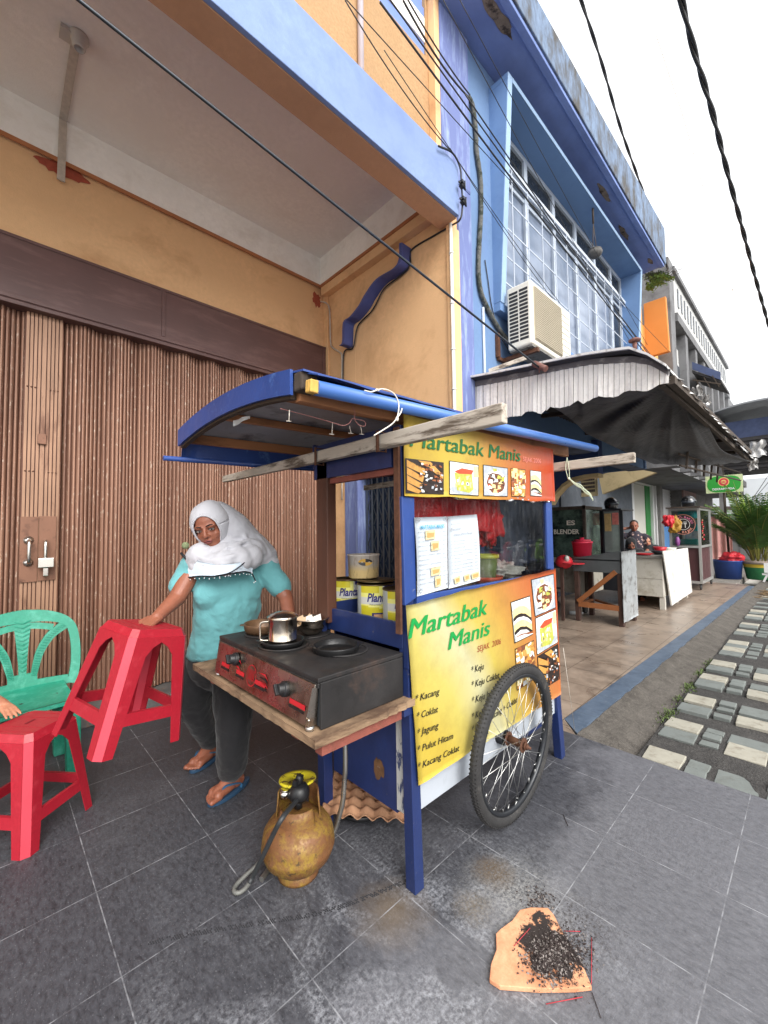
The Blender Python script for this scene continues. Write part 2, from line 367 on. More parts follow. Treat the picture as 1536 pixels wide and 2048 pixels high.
for k, x in enumerate(xs):
    if x < 2.6: continue
    for c in range(-1, 12):
        for part in (0, 1):
            y1 = .778-c*.338 if part == 0 else .778-c*.338-.212
            w = .188 if part == 0 else .095
            if part == 1 and k % 2 == 0: ns = 2
            else: ns = 1 if part == 0 else 1
            if c < 0: continue
            cells = [(x, x+.178)] if part == 0 else ([(x-.02, x+.065), (x+.088, x+.172)] if k % 2 == 0 else [(x+.03, x+.115)])
            m = (0 if (k+c) % 2 == 0 else 1) if part == 0 else 1
            if x < 2.85 and k == 1: m = 1
            for (a, b) in cells:
                if a < 2.73: a = 2.73
                tz = .010*sin(x*1.7)+.006*nz(x*2, y1*4, 0)+rnd.uniform(-.003, .004); tl = rnd.uniform(-.008, .008)
                if rnd.random() < .05: continue
                j = lambda: rnd.uniform(-.005, .005)
                zb, zt = -.12, -.058+tz
                g.hexa([(a+j(), y1-w+j(), zb), (b+j(), y1-w+j(), zb), (b+j(), y1+j(), zb), (a+j(), y1+j(), zb), (a+j(), y1-w+j(), zt), (b+j(), y1-w+j(), zt+tl), (b+j(), y1+j(), zt+tl), (a+j(), y1+j(), zt)], m)
g.build('paved_path', [M_CREAM, M_GREYS], kind='structure', bevel=.003, bevseg=1)
# far street beyond the stalls
M_FARPAV = concrete('far concrete yard', C(112, 107, 101), C(146, 140, 134), .15, .2, 4)
g = MB(); g.box(12.305, 46, 1.3, 6, -.14, -.006); g.build('yard', M_FARPAV, kind='structure')
# weeds in the crack of the margin
M_WEED = mat('weed leaf', C(86, 104, 52), .7, var=.3, vscale=40, bump=0)
g = MB(); rnd = random.Random(5)
for k in range(420):
    t_ = rnd.random(); cx = rnd.choice([3.55, 3.7, 4.0, 4.35, 4.45, 4.9, 5.3])+rnd.gauss(0, .07); cy = .80+rnd.gauss(0, .025)
    a = rnd.uniform(0, 2*pi); h = rnd.uniform(.008, .035); l = rnd.uniform(.01, .028)
    p = V(cx, cy, -.085); q = p+V(cos(a)*l, sin(a)*l, h); s_ = V(-sin(a), cos(a), 0)*rnd.uniform(.003, .006)
    g.poly([p, (p+q)/2+s_+V(0, 0, .006), q, (p+q)/2-s_+V(0, 0, .006)])
g.build('weeds', M_WEED, kind='stuff')
# tyre print on the tiles
M_SOOT = mat('tyre print', C(50, 50, 54), .8, var=.15, bump=0)
g = MB(); path = smooth_path([PZ(300, 1885), PZ(420, 1862), PZ(560, 1840), PZ(640, 1826), PZ(720, 1800), PZ(790, 1772), PZ(830, 1755)], 14)
acc = 0
for a, b in zip(path, path[1:]):
    d = (b-a); L = d.length; n = V(-d.y, d.x, 0).normalized(); d.normalize(); k = 0.0
    while acc < L:
        c_ = a+d*acc
        for sgn in (-1, 0, 1):
            if rnd.random() < .28+.3*nz(a.x*6, a.y*6, 2): continue
            o = c_+n*(sgn*.0062)+d*(.003*sgn); w = .0030; l = .0026
            g.poly([o+n*w*1.0-d*l+V(0, 0, .0006), o+n*w-d*l+d*2*l+V(0, 0, .0006), o-n*w+d*l+d*.002+V(0, 0, .0006), o-n*w-d*l+d*.002+V(0, 0, .0006)])
        acc += .0075
    acc -= L
g.build('tyre_print', M_SOOT, kind='stuff')
# ================================================================== ORANGE SHOPHOUSE (left)
XS, YW, YB = 2.621, 3.638, 1.824
def wallmat(name, a, dirt, var=.08, dth=(.50, .74), dscale=2.2, **k):
    return mat(name, a, .85, var=var, vscale=1.6, dirt=dirt, dscale=dscale, dth=dth, bump=.35, bscale=120, bdist=.004, fine=(28, .05), **k)
M_OR = wallmat('orange limewash', C(228, 184, 136), C(196, 150, 106))
M_ORP = mat('pitted orange render', C(178, 142, 102), .9, var=.07, vscale=2, fine=(60, .18), dirt=C(160, 120, 82), dscale=90, dth=(.62, .70), bump=.6, bscale=160, bdist=.006)
M_BLBEAM = wallmat('pale blue paint', C(126, 146, 188), C(112, 132, 176), dth=(.45, .75), dscale=5)
M_WHITE = wallmat('off white ceiling paint', C(246, 243, 236), C(220, 214, 204), dth=(.5, .75), dscale=3)
M_TAUPE = wallmat('taupe ceiling paint', C(240, 232, 222), C(230, 220, 208))
M_BROWNP = mat('brown enamel steel', C(94, 66, 62), .45, var=.12, vscale=2.5, dirt=C(122, 92, 86), dscale=5, dth=(.5, .8), bump=.1, bscale=30, dstretch=(.4, 1, 2))
M_PURPB = mat('violet blue paint', C(72, 82, 138), .6, var=.06, bump=.1)
M_PURP = mat('periwinkle wall paint', C(104, 116, 164), .85, var=.07, vscale=2, dirt=C(150, 166, 200), dscale=7, dth=(.5, .72), dstretch=(2.5, 2.5, .35), bump=.35, bscale=110, fine=(30, .05))
M_LBL = mat('light blue wall paint', C(102, 130, 168), .85, var=.06, vscale=2, dirt=C(98, 124, 168), dscale=4, dth=(.5, .75), dstretch=(2.2, 2.2, .4), bump=.35, bscale=110, fine=(30, .05))
M_REDP = mat('red primer patch', C(164, 78, 56), .85, var=.15, vscale=30)
M_PVC = mat('white pvc', C(226, 222, 214), .45, var=.05, bump=0)
M_GRIME = mat('dark grime', C(70, 60, 52), .9, var=.3, vscale=20)
house = thing('shophouse', 'orange shophouse with pale blue arcade beam and brown folding door', 'building', (0, YW, 0))
g = MB()
g.box(-6, 2.72, YW+.20, YW+.42, 0, 8.6)                 # core behind the door
g.box(-6, 2.60, YW, YW+.20, 3.31, 3.60); g.box(-6, 2.60, YW+.012, YW+.20, 3.60, 4.34)
g.box(2.602, 2.735, YW-.0, YW+.20, 0, 4.34)             # jamb to the corner
g.build('wall', M_OR, house)
g = MB()                                                 # side wall with a gated opening low down
g.box(2.621, 2.73, 3.125+.0, YW, 0, 3.978); g.box(2.621, 2.73, 1.94, 3.125, 1.86, 3.978); g.box(2.621, 2.73, 1.94, 2.16, 0, 1.86)
g.box(2.545, 2.6205, 2.02, YW-.03, 3.865, 3.978)        # hanging rib under the ceiling
g.box(2.60, 2.6205, YW-.075, YW-.001, 0, 3.31); g.box(2.60, 2.6205, YW-.075, YW-.001, 3.31, 3.978)
g.build('side_wall', M_OR, house, bevel=.004)
g = MB(); g.box(2.621+.001, 2.735, 1.924, 1.9395, 0, 3.762); g.box(2.605, 2.6209, 1.91, 1.955, 0, 3.760)
g.build('end_face', M_OR, house)
g = MB(); g.box(2.612, 2.6205, 3.115, 3.305, 0, 1.88); g.box(2.60, 2.76, 3.085, 3.114, 0, 1.88); g.build('door_jamb', M_PURP, house, bevel=.003)
g = MB(); g.box(-6, 2.545, 2.021, YW+.01, 4.29, 4.40); g.build('ceiling', M_TAUPE, house)
g = MB(); g.box(-6, 2.5448, YW-.02, YW+.0115, 3.978, 4.289); g.box(2.5452, 2.735, 2.03, YW+.0115, 3.979, 4.30); g.build('cove', M_WHITE, house)
g = MB(); g.box(-6, 2.5449, YW-.03, YW-.0205, 3.955, 3.985); g.box(2.535, 2.5448, 2.03, YW-.0305, 3.955, 3.985); g.build('cove_trim', mat('dark orange trim', C(168, 108, 68), .8), house)
# beam: blue face, orange underside
g = MB(); g.box(-6, 2.60, YB, YB+.03, 3.762, 4.175); g.build('beam_face', M_BLBEAM, house, bevel=.004)
M_SOF = wallmat('dark orange soffit paint', C(198, 150, 112), C(182, 136, 100), dth=(.5, .8))
g = MB(); g.box(-6, 2.602, YB+.0305, 2.02, 3.757, 4.172); g.build('beam', M_SOF, house)
# lintel box above the door
g = MB()
g.box(-6, 2.60, YW-.035, YW-.001, 2.868, 3.309)
for x in (-2.6, -.02-.9, 1.0, 2.585): pass
g.box(-6, 2.6, YW-.043, YW-.0355, 3.285, 3.307); g.box(-6, 2.6, YW-.043, YW-.0355, 2.872, 2.905)
for x in (-4.2, -1.6, .985, 2.572): g.box(x-.014, x+.014, YW-.0425, YW-.0355, 2.9055, 3.2845)
g.box(-6, 2.6, YW-.035, YW+.17, 2.840, 2.8675)
g.build('lintel', M_BROWNP, house, bevel=.003)
# plinth step
M_PLN = mat('dark plinth cement', C(96, 94, 92), .85, var=.25, vscale=5, dirt=C(150, 104, 78), dscale=9, dth=(.6, .72), bump=.4)
g = MB(); g.box(-6, 2.60, 3.45, YW+.2, 0, .085); g.build('step', M_PLN, house, bevel=.008)
# folding door
t = NT('bronze folding door'); sep = t.new('ShaderNodeSeparateXYZ'); t.l.new(t.co(), sep.inputs[0])
g1 = t.noise(1.0, 4, .6, (38, 1, .5)); g2 = t.noise(1.0, 5, .7, (7, 1, .8), loc=(4, 0, 2))
c = t.ramp(g1, .34, .66, C(122, 88, 72), C(170, 130, 108)); c = t.mix(t.math('MULTIPLY', t.ramp(g2, .5, .68), .5), c, C(102, 74, 62))
c = t.mix(t.math('MULTIPLY', t.ramp(t.noise(60, 3, .7, (1, 1, .3)), .60, .66), .5), c, C(206, 190, 172))
M_DOOR = t.out(c, .42, t.bump(t.noise(60, 3), .15, .002), .35)
M_DOORD = mat('dark door groove', C(104, 68, 54), .6, var=.2, bump=0, metal=.2)
M_DOORL = mat('worn bronze centre slats', C(158, 122, 98), .45, var=.16, vscale=14, stretch=(1, 1, .2), dirt=C(108, 72, 54), dscale=11, dth=(.56, .70), metal=.3)
def dpath(x):   # coarse pleats
    P = .235; ph = ((x-.47) % P)/P
    amp = .062 if x > .36 or x < .12 else .0
    tri = 1-abs(ph*2-1)
    return YW+.085-amp*(1-tri)*1.0 + (.0 if amp else -.02)
g = MB(); x = -3.2; rib = .0262; zt, zb = 2.85, .095
rnd = random.Random(4)
while x < 2.595:
    if .14 < x < .335: x += rib; continue
    y0 = dpath(x); y1 = dpath(x+rib*.70); y2 = dpath(x+rib)
    w1 = rib*.72
    bot = zb
    # rounded rib
    arc = [(x+w1*k/4, (y0+(y1-y0)*k/4)-.0058*sin(pi*k/4)) for k in range(5)]
    for a, b in zip(arc, arc[1:]): g.add([(a[0], a[1], bot), (b[0], b[1], bot), (b[0], b[1], zt), (a[0], a[1], zt)], [(0, 1, 2, 3)], 0, False)
    g.add([(x+w1, y1, bot), (x+w1+.0015, y1+.007, bot), (x+w1+.0015, y1+.007, zt), (x+w1, y1, zt)], [(0, 1, 2, 3)], 1)
    g.add([(x+w1+.0015, y1+.007, bot), (x+rib-.001, y2+.007, bot), (x+rib-.001, y2+.007, zt), (x+w1+.0015, y1+.007, zt)], [(0, 1, 2, 3)], 1)
    g.add([(x+rib-.001, y2+.007, bot), (x+rib, y2, bot), (x+rib, y2, zt), (x+rib-.001, y2+.007, zt)], [(0, 1, 2, 3)], 1)
    x += rib
g.box(-3.2, 2.6, YW+.15, YW+.16, .09, 2.86, 1)
door = g.build('folding_door', [M_DOOR, M_DOORD], house)
g = MB(); x = .148
while x < .338-.01:
    w = .0205 if abs(x-.24) > .012 else .028
    g.box(x+.002, x+w-.003, YW+.028, YW+.04, zb, zt, 0); x += w+.001
g.box(.143, .342, YW+.041, YW+.05, zb, zt, 1)
for z in (1.02, 1.74, 2.32):
    for k in (0, 1, 2, 6, 7, 8): g.ball((.162+k*.0205, YW+.026, z), .0055, 8, 1)
g.build('centre_slat', [M_DOORL, M_DOORD], door)
M_LPL = mat('brown plate', C(130, 92, 72), .5, var=.15, metal=.3, dirt=C(84, 54, 42), dscale=12)
g = MB(); g.box(.145, .238, YW+.018, YW+.0275, .99, 1.43); g.build('lock_plate', M_LPL, door, bevel=.002); g = MB(); g.box(.242, .335, YW+.016, YW+.0275, .995, 1.435); g.build('lock_plate', M_LPL, door, bevel=.002)
for (a_, b_, c_, d_) in ((.222, .268, 1.93, 2.00), (.19, .24, .76, .81)): g = MB(); g.box(a_, b_, YW+.008, YW+.0275, c_, d_); g.build('latch', M_LPL, door, bevel=.002)
M_CHROME = mat('chromed steel', C(214, 212, 206), .18, metal=1, var=.05, bump=0)
def PDOOR(x, y): return PY(x, y, YW-.01)
for px_ in (58, 91):
    g = MB(); a = PDOOR(px_, 1081); b = PDOOR(px_-1, 1126)
    A = V(a.x, YW+.018, a.z); B = V(b.x, YW+.018, b.z)
    g.tube(smooth_path([A, A+V(0, -.045, -.005), A+V(0, -.06, -.04), B+V(0, -.06, .04), B+V(0, -.045, .005), B], 5), .0105, 10)
    for q in (A, B): g.lathe([(1e-4, -.016), (.016, -.014), (.027, -.002), (.028, .0), (1e-4, .002)], q, Matrix.Rotation(-pi/2, 3, 'X') @ Matrix.Scale(-1, 3), 16)
    g.build('handle', M_CHROME, door)
g = MB(); c = PDOOR(91, 1125); g.box(c.x-.042, c.x+.042, YW-.06, YW-.015, c.z-.032, c.z+.032); g.box(c.x-.014, c.x+.014, YW-.045, YW+.017, c.z-.09, c.z-.033)
g.build('lock_box', M_CHROME, door, bevel=.004)
# upper storey
g = MB(); g.box(-6, 2.53, 2.0, 2.12, 4.176, 5.10); g.box(-6, -.35, 2.0, 2.12, 5.10, 8.6); g.box(2.44, 2.53, 2.0, 2.12, 5.10, 8.6); g.box(-.35, 2.44, 2.0, 2.12, 7.4, 8.6)
g.build('upper_wall', M_ORP, house)
g = MB(); g.box(2.468, 2.53, 1.93, 1.9995, 4.176, 8.6); g.build('pilaster', M_OR, house, bevel=.004)
g = MB(); g.box(-.35, 2.44, 2.015, 2.12, 5.1005, 5.22); g.box(-.35, 2.44, 2.012, 2.12, 5.43, 5.52); g.box(2.33, 2.4395, 2.03, 2.12, 5.521, 7.399); g.box(-.35, 2.3295, 2.045, 2.09, 5.5205, 7.39)
for x in (.4, 1.1, 1.8): g.box(x-.03, x+.03, 2.02, 2.0445, 5.5205, 7.39)
g.build('window', mat('blue window trim', C(110, 134, 196), .6, var=.08), house)
g = MB(); g.box(-.35, 2.44, 2.005, 2.12, 5.2205, 5.4295); g.build('window_sill', M_WHITE, house, bevel=.003)
g = MB(); p = PY(722, 130, 1.975); g.cyl((p.x, 1.975, 4.17), (p.x, 1.975, 8.6), .021, 12); g.build('drain_pipe', mat('lilac white pipe', C(214, 206, 214), .5, var=.05, bump=0), house)
g = MB(); p = PX(901, 460, 2.60); q = PX(905, 815, 2.60); g.cyl((2.604, p.y, 3.75), (2.604, p.y, .1), .0135, 10)
for z in (3.5, 3.09, 2.72, 2.4, 2.0, 1.2): g.cyl((2.604, p.y, z), (2.604, p.y, z+.012), .0185, 10)
g.build('conduit', M_PVC, house)
# scalloped bracket on the side wall
edge = [(822, 497), (821, 528), (810, 546), (775, 567), (752, 597), (740, 618), (722, 640), (708, 652), (706, 690), (700, 697)]
top = [PX(x, y, 2.62) for x, y in edge]
sm = smooth_path(top, 5); W_ = .115
g = MB(); th = .055
for a, b in zip(sm, sm[1:]):
    up = V(0, 0, th)
    for (x0, x1, m) in ((2.6205-W_, 2.6205, 0),):
        g.hexa([V(x0, a.y, a.z-0), V(x1, a.y, a.z), V(x1, b.y, b.z), V(x0, b.y, b.z), V(x0, a.y+.035, a.z+.01), V(x1, a.y+.035, a.z+.01), V(x1, b.y+.035, b.z+.01), V(x0, b.y+.035, b.z+.01)], 0)
g.build('bracket', M_PURPB, house)
# primer patches round the conduits
g = MB(); c = PY(634, 599, YW); rr = random.Random(2)
g.poly([V(c.x+.055*cos(a)*(1+.28*rr.uniform(-1, 1)), YW+.0095, c.z+.075*sin(a)*(1+.28*rr.uniform(-1, 1))) for a in [2*pi*k/22 for k in range(22)]]); g.build('paint_patch', M_REDP, house); g = MB()
c = PY(126, 340, YW)
g.poly([V(c.x+.14*cos(a)*(1+.2*rr.uniform(-1, 1)), YW-.002+.0115-.004, c.z+.05*sin(a)*(1+.28*rr.uniform(-1, 1))) for a in [2*pi*k/26 for k in range(26)]])
g.build('paint_patch', M_REDP, house)
M_CABG = mat('aged grey conduit', C(186, 174, 160), .6, var=.15, vscale=30, bump=0)
M_BLKC = mat('black cable sheath', C(30, 30, 32), .5, var=.2, bump=0)
g = MB(); P = [PY(641, 603, YW-.02), PX(652, 606, 2.60), PX(659, 620, 2.60), PX(661, 680, 2.60), PX(664, 694, 2.60), PX(680, 705, 2.60), PX(684, 715, 2.60), PX(684, 770, 2.60), PX(684, 1000, 2.60)]
g.tube(smooth_path(P, 5), .009, 8, 0)
g.build('conduit', M_CABG, house)
# ceiling lamp holder and strip conduit
g = MB(); a = PZ(152, 80, 4.288); b = PZ(127, 235, 4.288); r_ = PY(127, 235, YW)
g.bar((a.x, a.y, 4.282), (b.x-.0, YW-.03, 4.282), .045, .012)
r2 = PY(122, 362, YW-.03); g.bar((b.x, YW-.026, 4.285), (b.x-.005, YW-.034, r2.z), .045, .012, up=(0, 1, 0))
g.build('strip_conduit', M_CABG, house)
g = MB(); c = PZ(158, 92, 4.23); g.lathe([(.001, .06), (.050, .06), (.052, .045), (.038, .02), (.034, -.01), (.028, -.02), (.024, -.02), (.022, .0), (.001, .0)], c, n=20)
g.box(c.x-.09, c.x+.0, c.y-.02, c.y+.06, 4.262, 4.288)
g.build('lamp_holder', mat('dirty white bakelite', C(190, 182, 172), .5), house)
# folding gate in the side opening
M_GATE = mat('dark blue gate steel', C(46, 62, 84), .45, var=.2, vscale=20, metal=.5, bump=0)
M_GATE2 = mat('slate grey gate bar', C(92, 100, 108), .4, var=.2, metal=.6, bump=0)
gate = thing('folding_gate', 'dark blue lattice folding gate seen through the cart opening', 'gate', (2.72, 2.62, 0))
g = MB(); g.box(2.80, 2.82, 2.16, 3.085, .02, 1.86); g.build('backing', M_GATE, gate)
g = MB()
for k in range(12):
    y = 3.06-k*.078; g.box(2.690, 2.700, y-.008, y+.008, .02, 1.86)
g.build('upright', M_GATE2, gate)
g = MB()
for k in range(11):
    y = 3.06-k*.078
    for j in range(5):
        z = .1+j*.36
        for s_ in (-1, 1):
            g.bar((2.712, y+.07*s_, z-.17), (2.712, y-.07*s_-.0, z+.17), .010, .004, up=(1, 0, 0))
g.build('lattice', M_GATE2, gate)
# ================================================================== BLUE SHOPHOUSE (next door)
YF = 1.955
M_CAN = mat('deep blue soffit paint', C(116, 136, 188), .85, var=.12, vscale=1.5, dirt=C(94, 112, 162), dscale=2.5, dth=(.4, .8), bump=.3)
M_FASC = mat('mouldy blue grey fascia', C(112, 130, 156), .9, var=.12, vscale=3, dirt=C(74, 72, 70), dscale=3.5, dth=(.44, .62), stretch=(1, 1, .5), dstretch=(1.6, 1, .7), bump=.5, fine=(22, .28))
M_BAY = mat('sky blue bay paint', C(104, 136, 180), .8, var=.05, vscale=2, bump=.15, dirt=C(92, 122, 168), dscale=4, dth=(.5, .8))
M_BAYL = mat('pale bay edge paint', C(144, 170, 200), .8, var=.05, bump=.1)
M_BAYD = mat('deep bay reveal paint', C(92, 130, 190), .85, var=.06, bump=.15)
blue = thing('shophouse', 'blue shophouse with projecting bay window and stained roof canopy', 'building', (5, 3, 0))
g = MB()
g.box(2.532, 2.935, 1.925, 2.2, 4.178, 5.60); g.box(2.738, 2.935, 1.925, 2.2, 0, 4.178); g.build('pillar', M_PURP, blue, bevel=.02)
g = MB()   # front wall round the bay opening
g.box(2.936, 3.34, YF, 2.2, 2.3, 5.60); g.box(3.34, 7.52, YF, 2.2, 2.3, 3.36); g.box(3.34, 7.52, YF, 2.2, 5.42, 5.60); g.box(7.52, 7.95, YF, 2.2, 2.3, 5.60)
g.build('wall', M_LBL, blue)
g = MB(); g.box(7.9505, 8.02, 1.93, 3.6, 2.3, 5.60); g.box(2.95, 8.02, 3.3, 3.5, 2.3, 5.60); g.build('end_wall', M_LBL, blue)
# roof canopy
g = MB(); s0 = 5.61
g.box(2.45, 7.93, 1.60, 3.6, s0, s0+.14); g.build('canopy', M_CAN, blue)
g = MB(); g.box(2.45, 7.93, 1.535, 1.5995, s0-.02, s0+.13); g.build('drip_edge', M_CAN, blue, bevel=.006)
g = MB(); x0, x1 = 2.45, 7.965; za = 5.98; zb_ = 6.25
P = [(x0, 1.515, s0+.02), (x1, 1.515, s0+.02), (x1, 1.515, zb_), (x0, 1.515, za)]
g.hexa([(x0, 1.515, s0+.02), (x1, 1.515, s0+.02), (x1, 2.4, s0+.131+.02), (x0, 2.4, s0+.131+.02), (x0, 1.515, za), (x1, 1.515, zb_), (x1, 2.4, zb_), (x0, 2.4, za)])
g.build('fascia', M_FASC, blue, bevel=.01)
# spalled patches on the soffit
M_SPALL = mat('exposed concrete spall', C(120, 106, 92), .95, var=.3, vscale=16, bump=.8, bscale=30, bdist=.01, dirt=C(58, 48, 42), dscale=10, dth=(.5, .6))
g = MB(); rr = random.Random(8)
for (x, y, a, b) in ((1208, 386, .24, .030), (1247, 464, .22, .03), (995, 32, .22, .05), (1300, 522, .1, .03)):
    c = PZ(x, y, s0)
    pts = [V(c.x+a*cos(t_)*(1+.25*rr.uniform(-1, 1)), c.y+b*sin(t_)*(1+.3*rr.uniform(-1, 1)), s0-.004) for t_ in [2*pi*k/20 for k in range(20)]]
    g = MB(); g.prism(pts, (0, 0, .003)); g.build('spall_patch', M_SPALL, blue)
# bay surround: fins tapering downwards
XL, XR, ZT, ZB = 3.30, 7.50, 5.40, 3.37
YT, YBm = 1.755, 1.885
def fin(xa, xb): return [(xa, YBm, ZB), (xb, YBm, ZB), (xb, 2.19, ZB), (xa, 2.19, ZB), (xa, YT, ZT), (xb, YT, ZT), (xb, 2.19, ZT), (xa, 2.19, ZT)]
g = MB(); g.hexa(fin(XL, XL+.075)); g.hexa(fin(XR-.075, XR)); g.hexa([(XL, YT-.0, ZT), (XR, YT, ZT), (XR, 2.19, ZT), (XL, 2.19, ZT), (XL, YT-.002, ZT+.055), (XR, YT-.002, ZT+.055), (XR, 2.19, ZT+.055), (XL, 2.19, ZT+.055)])
g.hexa([(XL, YBm-.0, ZB-.08), (XR, YBm, ZB-.08), (XR, 2.19, ZB-.08), (XL, 2.19, ZB-.08), (XL, YBm, ZB), (XR, YBm, ZB), (XR, 2.19, ZB), (XL, 2.19, ZB)])
bay = g.build('bay_surround', M_BAY, blue, bevel=.006)
g = MB()   # pale front edging
def edge(xa, xb): g.hexa([(xa, YBm-.006, ZB), (xb, YBm-.006, ZB), (xb, YBm-.0005, ZB), (xa, YBm-.0005, ZB), (xa, YT-.006, ZT+.05), (xb, YT-.006, ZT+.05), (xb, YT-.0005, ZT+.05), (xa, YT-.0005, ZT+.05)])
edge(XL, XL+.075); edge(XR-.075, XR); g.box(XL+.076, XR-.076, YT-.008, YT-.0025, ZT, ZT+.05)
g.build('edging', M_BAYL, bay)
# windows: white frames, dark tops, tinted panes, security grille
M_ALU = mat('white window frame', C(176, 186, 200), .4, var=.05, bump=0)
t = NT('sky reflecting film glass'); t.b.inputs['Roughness'].default_value = .06
nzz = t.noise(1.3, 5, .6); c = t.ramp(nzz, .35, .65, C(112, 128, 152), C(160, 170, 188))
M_FILM = t.out(c, .28, t.bump(t.noise(.9, 2), .15, .06), .7)
M_DARKG = mat('dark screened glass', C(34, 38, 44), .25, var=.25, vscale=6, bump=0)
YG = 2.07; mull = [3.42, 4.18, 4.88, 5.55, 6.23, 6.92, 7.42]
win = None
for i in range(6):
    a, b = mull[i]+.035, mull[i+1]-.035
    g = MB()
    for (x0_, x1_) in ((mull[i]-.001 if i else mull[i]-.04, a), (b, mull[i+1]-.0015)): g.box(x0_, x1_, YG-.03, YG+.03, 3.36, 5.395)
    g.box(a, b, YG-.029, YG+.03, 4.94, 5.02); g.box(a, b, YG-.029, YG+.03, 5.34, 5.395); g.box(a, b, YG-.029, YG+.03, 3.36, 3.42); g.box(a, b, YG-.02, YG+.02, 4.86, 4.90)
    w = g.build('window', M_ALU, blue, bevel=.003)
    g = MB(); g.box(a, b, YG-.002, YG+.004, 5.02, 5.34); g.build('top_light', M_DARKG, w)
    g = MB(); tl = random.Random(i).uniform(-.01, .01); g.hexa([(a, YG-.002+tl, 3.42), (b, YG-.002-tl, 3.42), (b, YG+.004-tl, 3.42), (a, YG+.004+tl, 3.42), (a, YG-.002-tl*.5, 4.94), (b, YG-.002+tl*.5, 4.94), (b, YG+.004+tl*.5, 4.94), (a, YG+.004-tl*.5, 4.94)])
    g.build('pane', M_FILM if i < 4 else M_DARKG if i == 5 else M_FILM, w)
g = MB(); g.box(3.375, 7.425, 2.121, 2.18, 3.36, 5.39); g.build('room_screen', M_DARKG, blue)
M_GRIL = mat('white grille paint', C(186, 194, 206), .5, var=.08, bump=0)
g = MB()
for z in (4.905, 4.60, 4.30, 4.0, 3.72, 3.45): g.box(3.375, 7.425, 1.99, 1.996, z-.006, z+.006)
g.box(3.375, 7.425, 1.985, 2.01, 4.955, 5.0)
x = 3.42
while x < 7.42: g.box(x-.006, x+.006, 1.982, 1.9885, 3.38, 4.97); x += .335
g.build('window_grille', M_GRIL, blue)
# small nails and a downpipe on the light blue return
g = MB(); x_, y_ = 2.99, YF-.012
p = PY(966, 620, YF-.012); g.cyl((p.x, YF-.013, 2.35), (p.x, YF-.013, PY(966, 618, YF).z), .012, 8); g.build('drain_pipe', M_GRIL, blue)
# lower arcade: arched cross wall, back wall, gate, dark shop interior
M_DIRTW = mat('dirty grey blue plaster', C(104, 114, 134), .9, var=.18, vscale=2, dirt=C(60, 64, 74), dscale=3, dth=(.4, .7), bump=.4)
M_BEIG = mat('beige arch paint', C(196, 176, 134), .85, var=.08, dirt=C(150, 130, 96), dscale=3, bump=.2)
M_DBLUE = mat('navy cross wall', C(48, 66, 112), .85, var=.12, bump=.2)
g = MB(); g.box(2.95, 8.0, 2.2, 3.5, 2.45, 2.6); g.box(2.95, 8.0, 1.96, 2.2, 2.28, 2.3); g.build('arcade_ceiling', M_DIRTW, blue)
# arch across the arcade at X 5.2
XA = 5.6
def arch_pts(x):
    out = []
    for (px_, py_) in ((1100, 1003), (1110, 985), (1125, 968), (1145, 955), (1170, 949), (1197, 946)): out.append(PX(px_, py_, x))
    return out
ap = arch_pts(XA)
g = MB(); poly = [V(XA, p.y, p.z) for p in ap]+[V(XA, ap[-1].y, 2.44), V(XA, ap[0].y, 2.44)]
g.prism(poly, (.16, 0, 0)); g.build('arch', M_DBLUE, blue)
g = MB()
for a, b in zip(ap, ap[1:]): g.hexa([V(XA-.012, a.y, a.z-.045), V(XA+.17, a.y, a.z-.045), V(XA+.17, b.y, b.z-.045), V(XA-.012, b.y, b.z-.045), V(XA-.012, a.y, a.z-.001), V(XA+.17, a.y, a.z-.001), V(XA+.17, b.y, b.z-.001), V(XA-.012, b.y, b.z-.001)])
g.build('arch_trim', M_BEIG, blue)
# beige gable over the shopfront beyond
q = [PX(1197, 952, 9.0), PX(1205, 988, 9.0), PX(1312, 945, 9.0), PX(1275, 938, 9.0), PX(1230, 940, 9.0)]
g = MB(); g.prism(q, (.12, 0, 0)); g.build('gable', M_BEIG, blue)
g = MB()
a_, b_ = PX(1140, 955, 9.1), PX(1196, 985, 9.1); y0_, y1_ = b_.y, a_.y
g.box(9.08, 9.10, y0_, y1_, b_.z-.07, a_.z, 0)
for i in range(12):
    for j in range(4):
        yy = y0_+.05+i*(y1_-y0_-.1)/12; zz = b_.z+.02+j*(a_.z-b_.z-.05)/4
        g.box(9.07, 9.0795, yy, yy+(y1_-y0_)/17, zz, zz+(a_.z-b_.z)/7, 1)
g.build('vent_blocks', [M_BEIG, M_GRIME], blue)
g = MB(); g.box(5.77, 9.06, 3.45, 3.55, 0, 2.44); g.build('back_wall', M_DIRTW, blue)
g = MB(); g.box(2.74, 5.76, 3.40, 3.46, 0, 2.44); g.build('shop_gate', M_GATE, blue)
# ================================================================== FOOD CART
M_NAVY = mat('navy enamel paint', C(34, 50, 98), .42, var=.16, vscale=6, dirt=C(96, 92, 92), dscale=34, dth=(.66, .70), bump=.25, bscale=60, fine=(9, .22))
M_NAVYB = mat('bright navy enamel', C(44, 72, 138), .42, var=.10, vscale=6, dirt=C(120, 124, 140), dscale=40, dth=(.66, .70), bump=.2, fine=(9, .15))
M_VINYL = mat('blue vinyl sheet', C(46, 74, 140), .34, var=.16, vscale=4, dirt=C(92, 128, 190), dscale=11, dth=(.58, .72), bump=.35, bscale=18, bdist=.006)
M_WOODG = mat('weathered white painted wood', C(192, 182, 168), .85, var=.14, vscale=14, stretch=(1, .2, 1), dirt=C(92, 80, 68), dscale=22, dth=(.50, .62), bump=.5, bscale=40, fine=(60, .15))
M_WOODB = mat('brown timber', C(176, 120, 80), .7, var=.22, vscale=9, stretch=(.15, .6, .3), dirt=C(84, 52, 34), dscale=10, dth=(.5, .7), bump=.35, bscale=50)
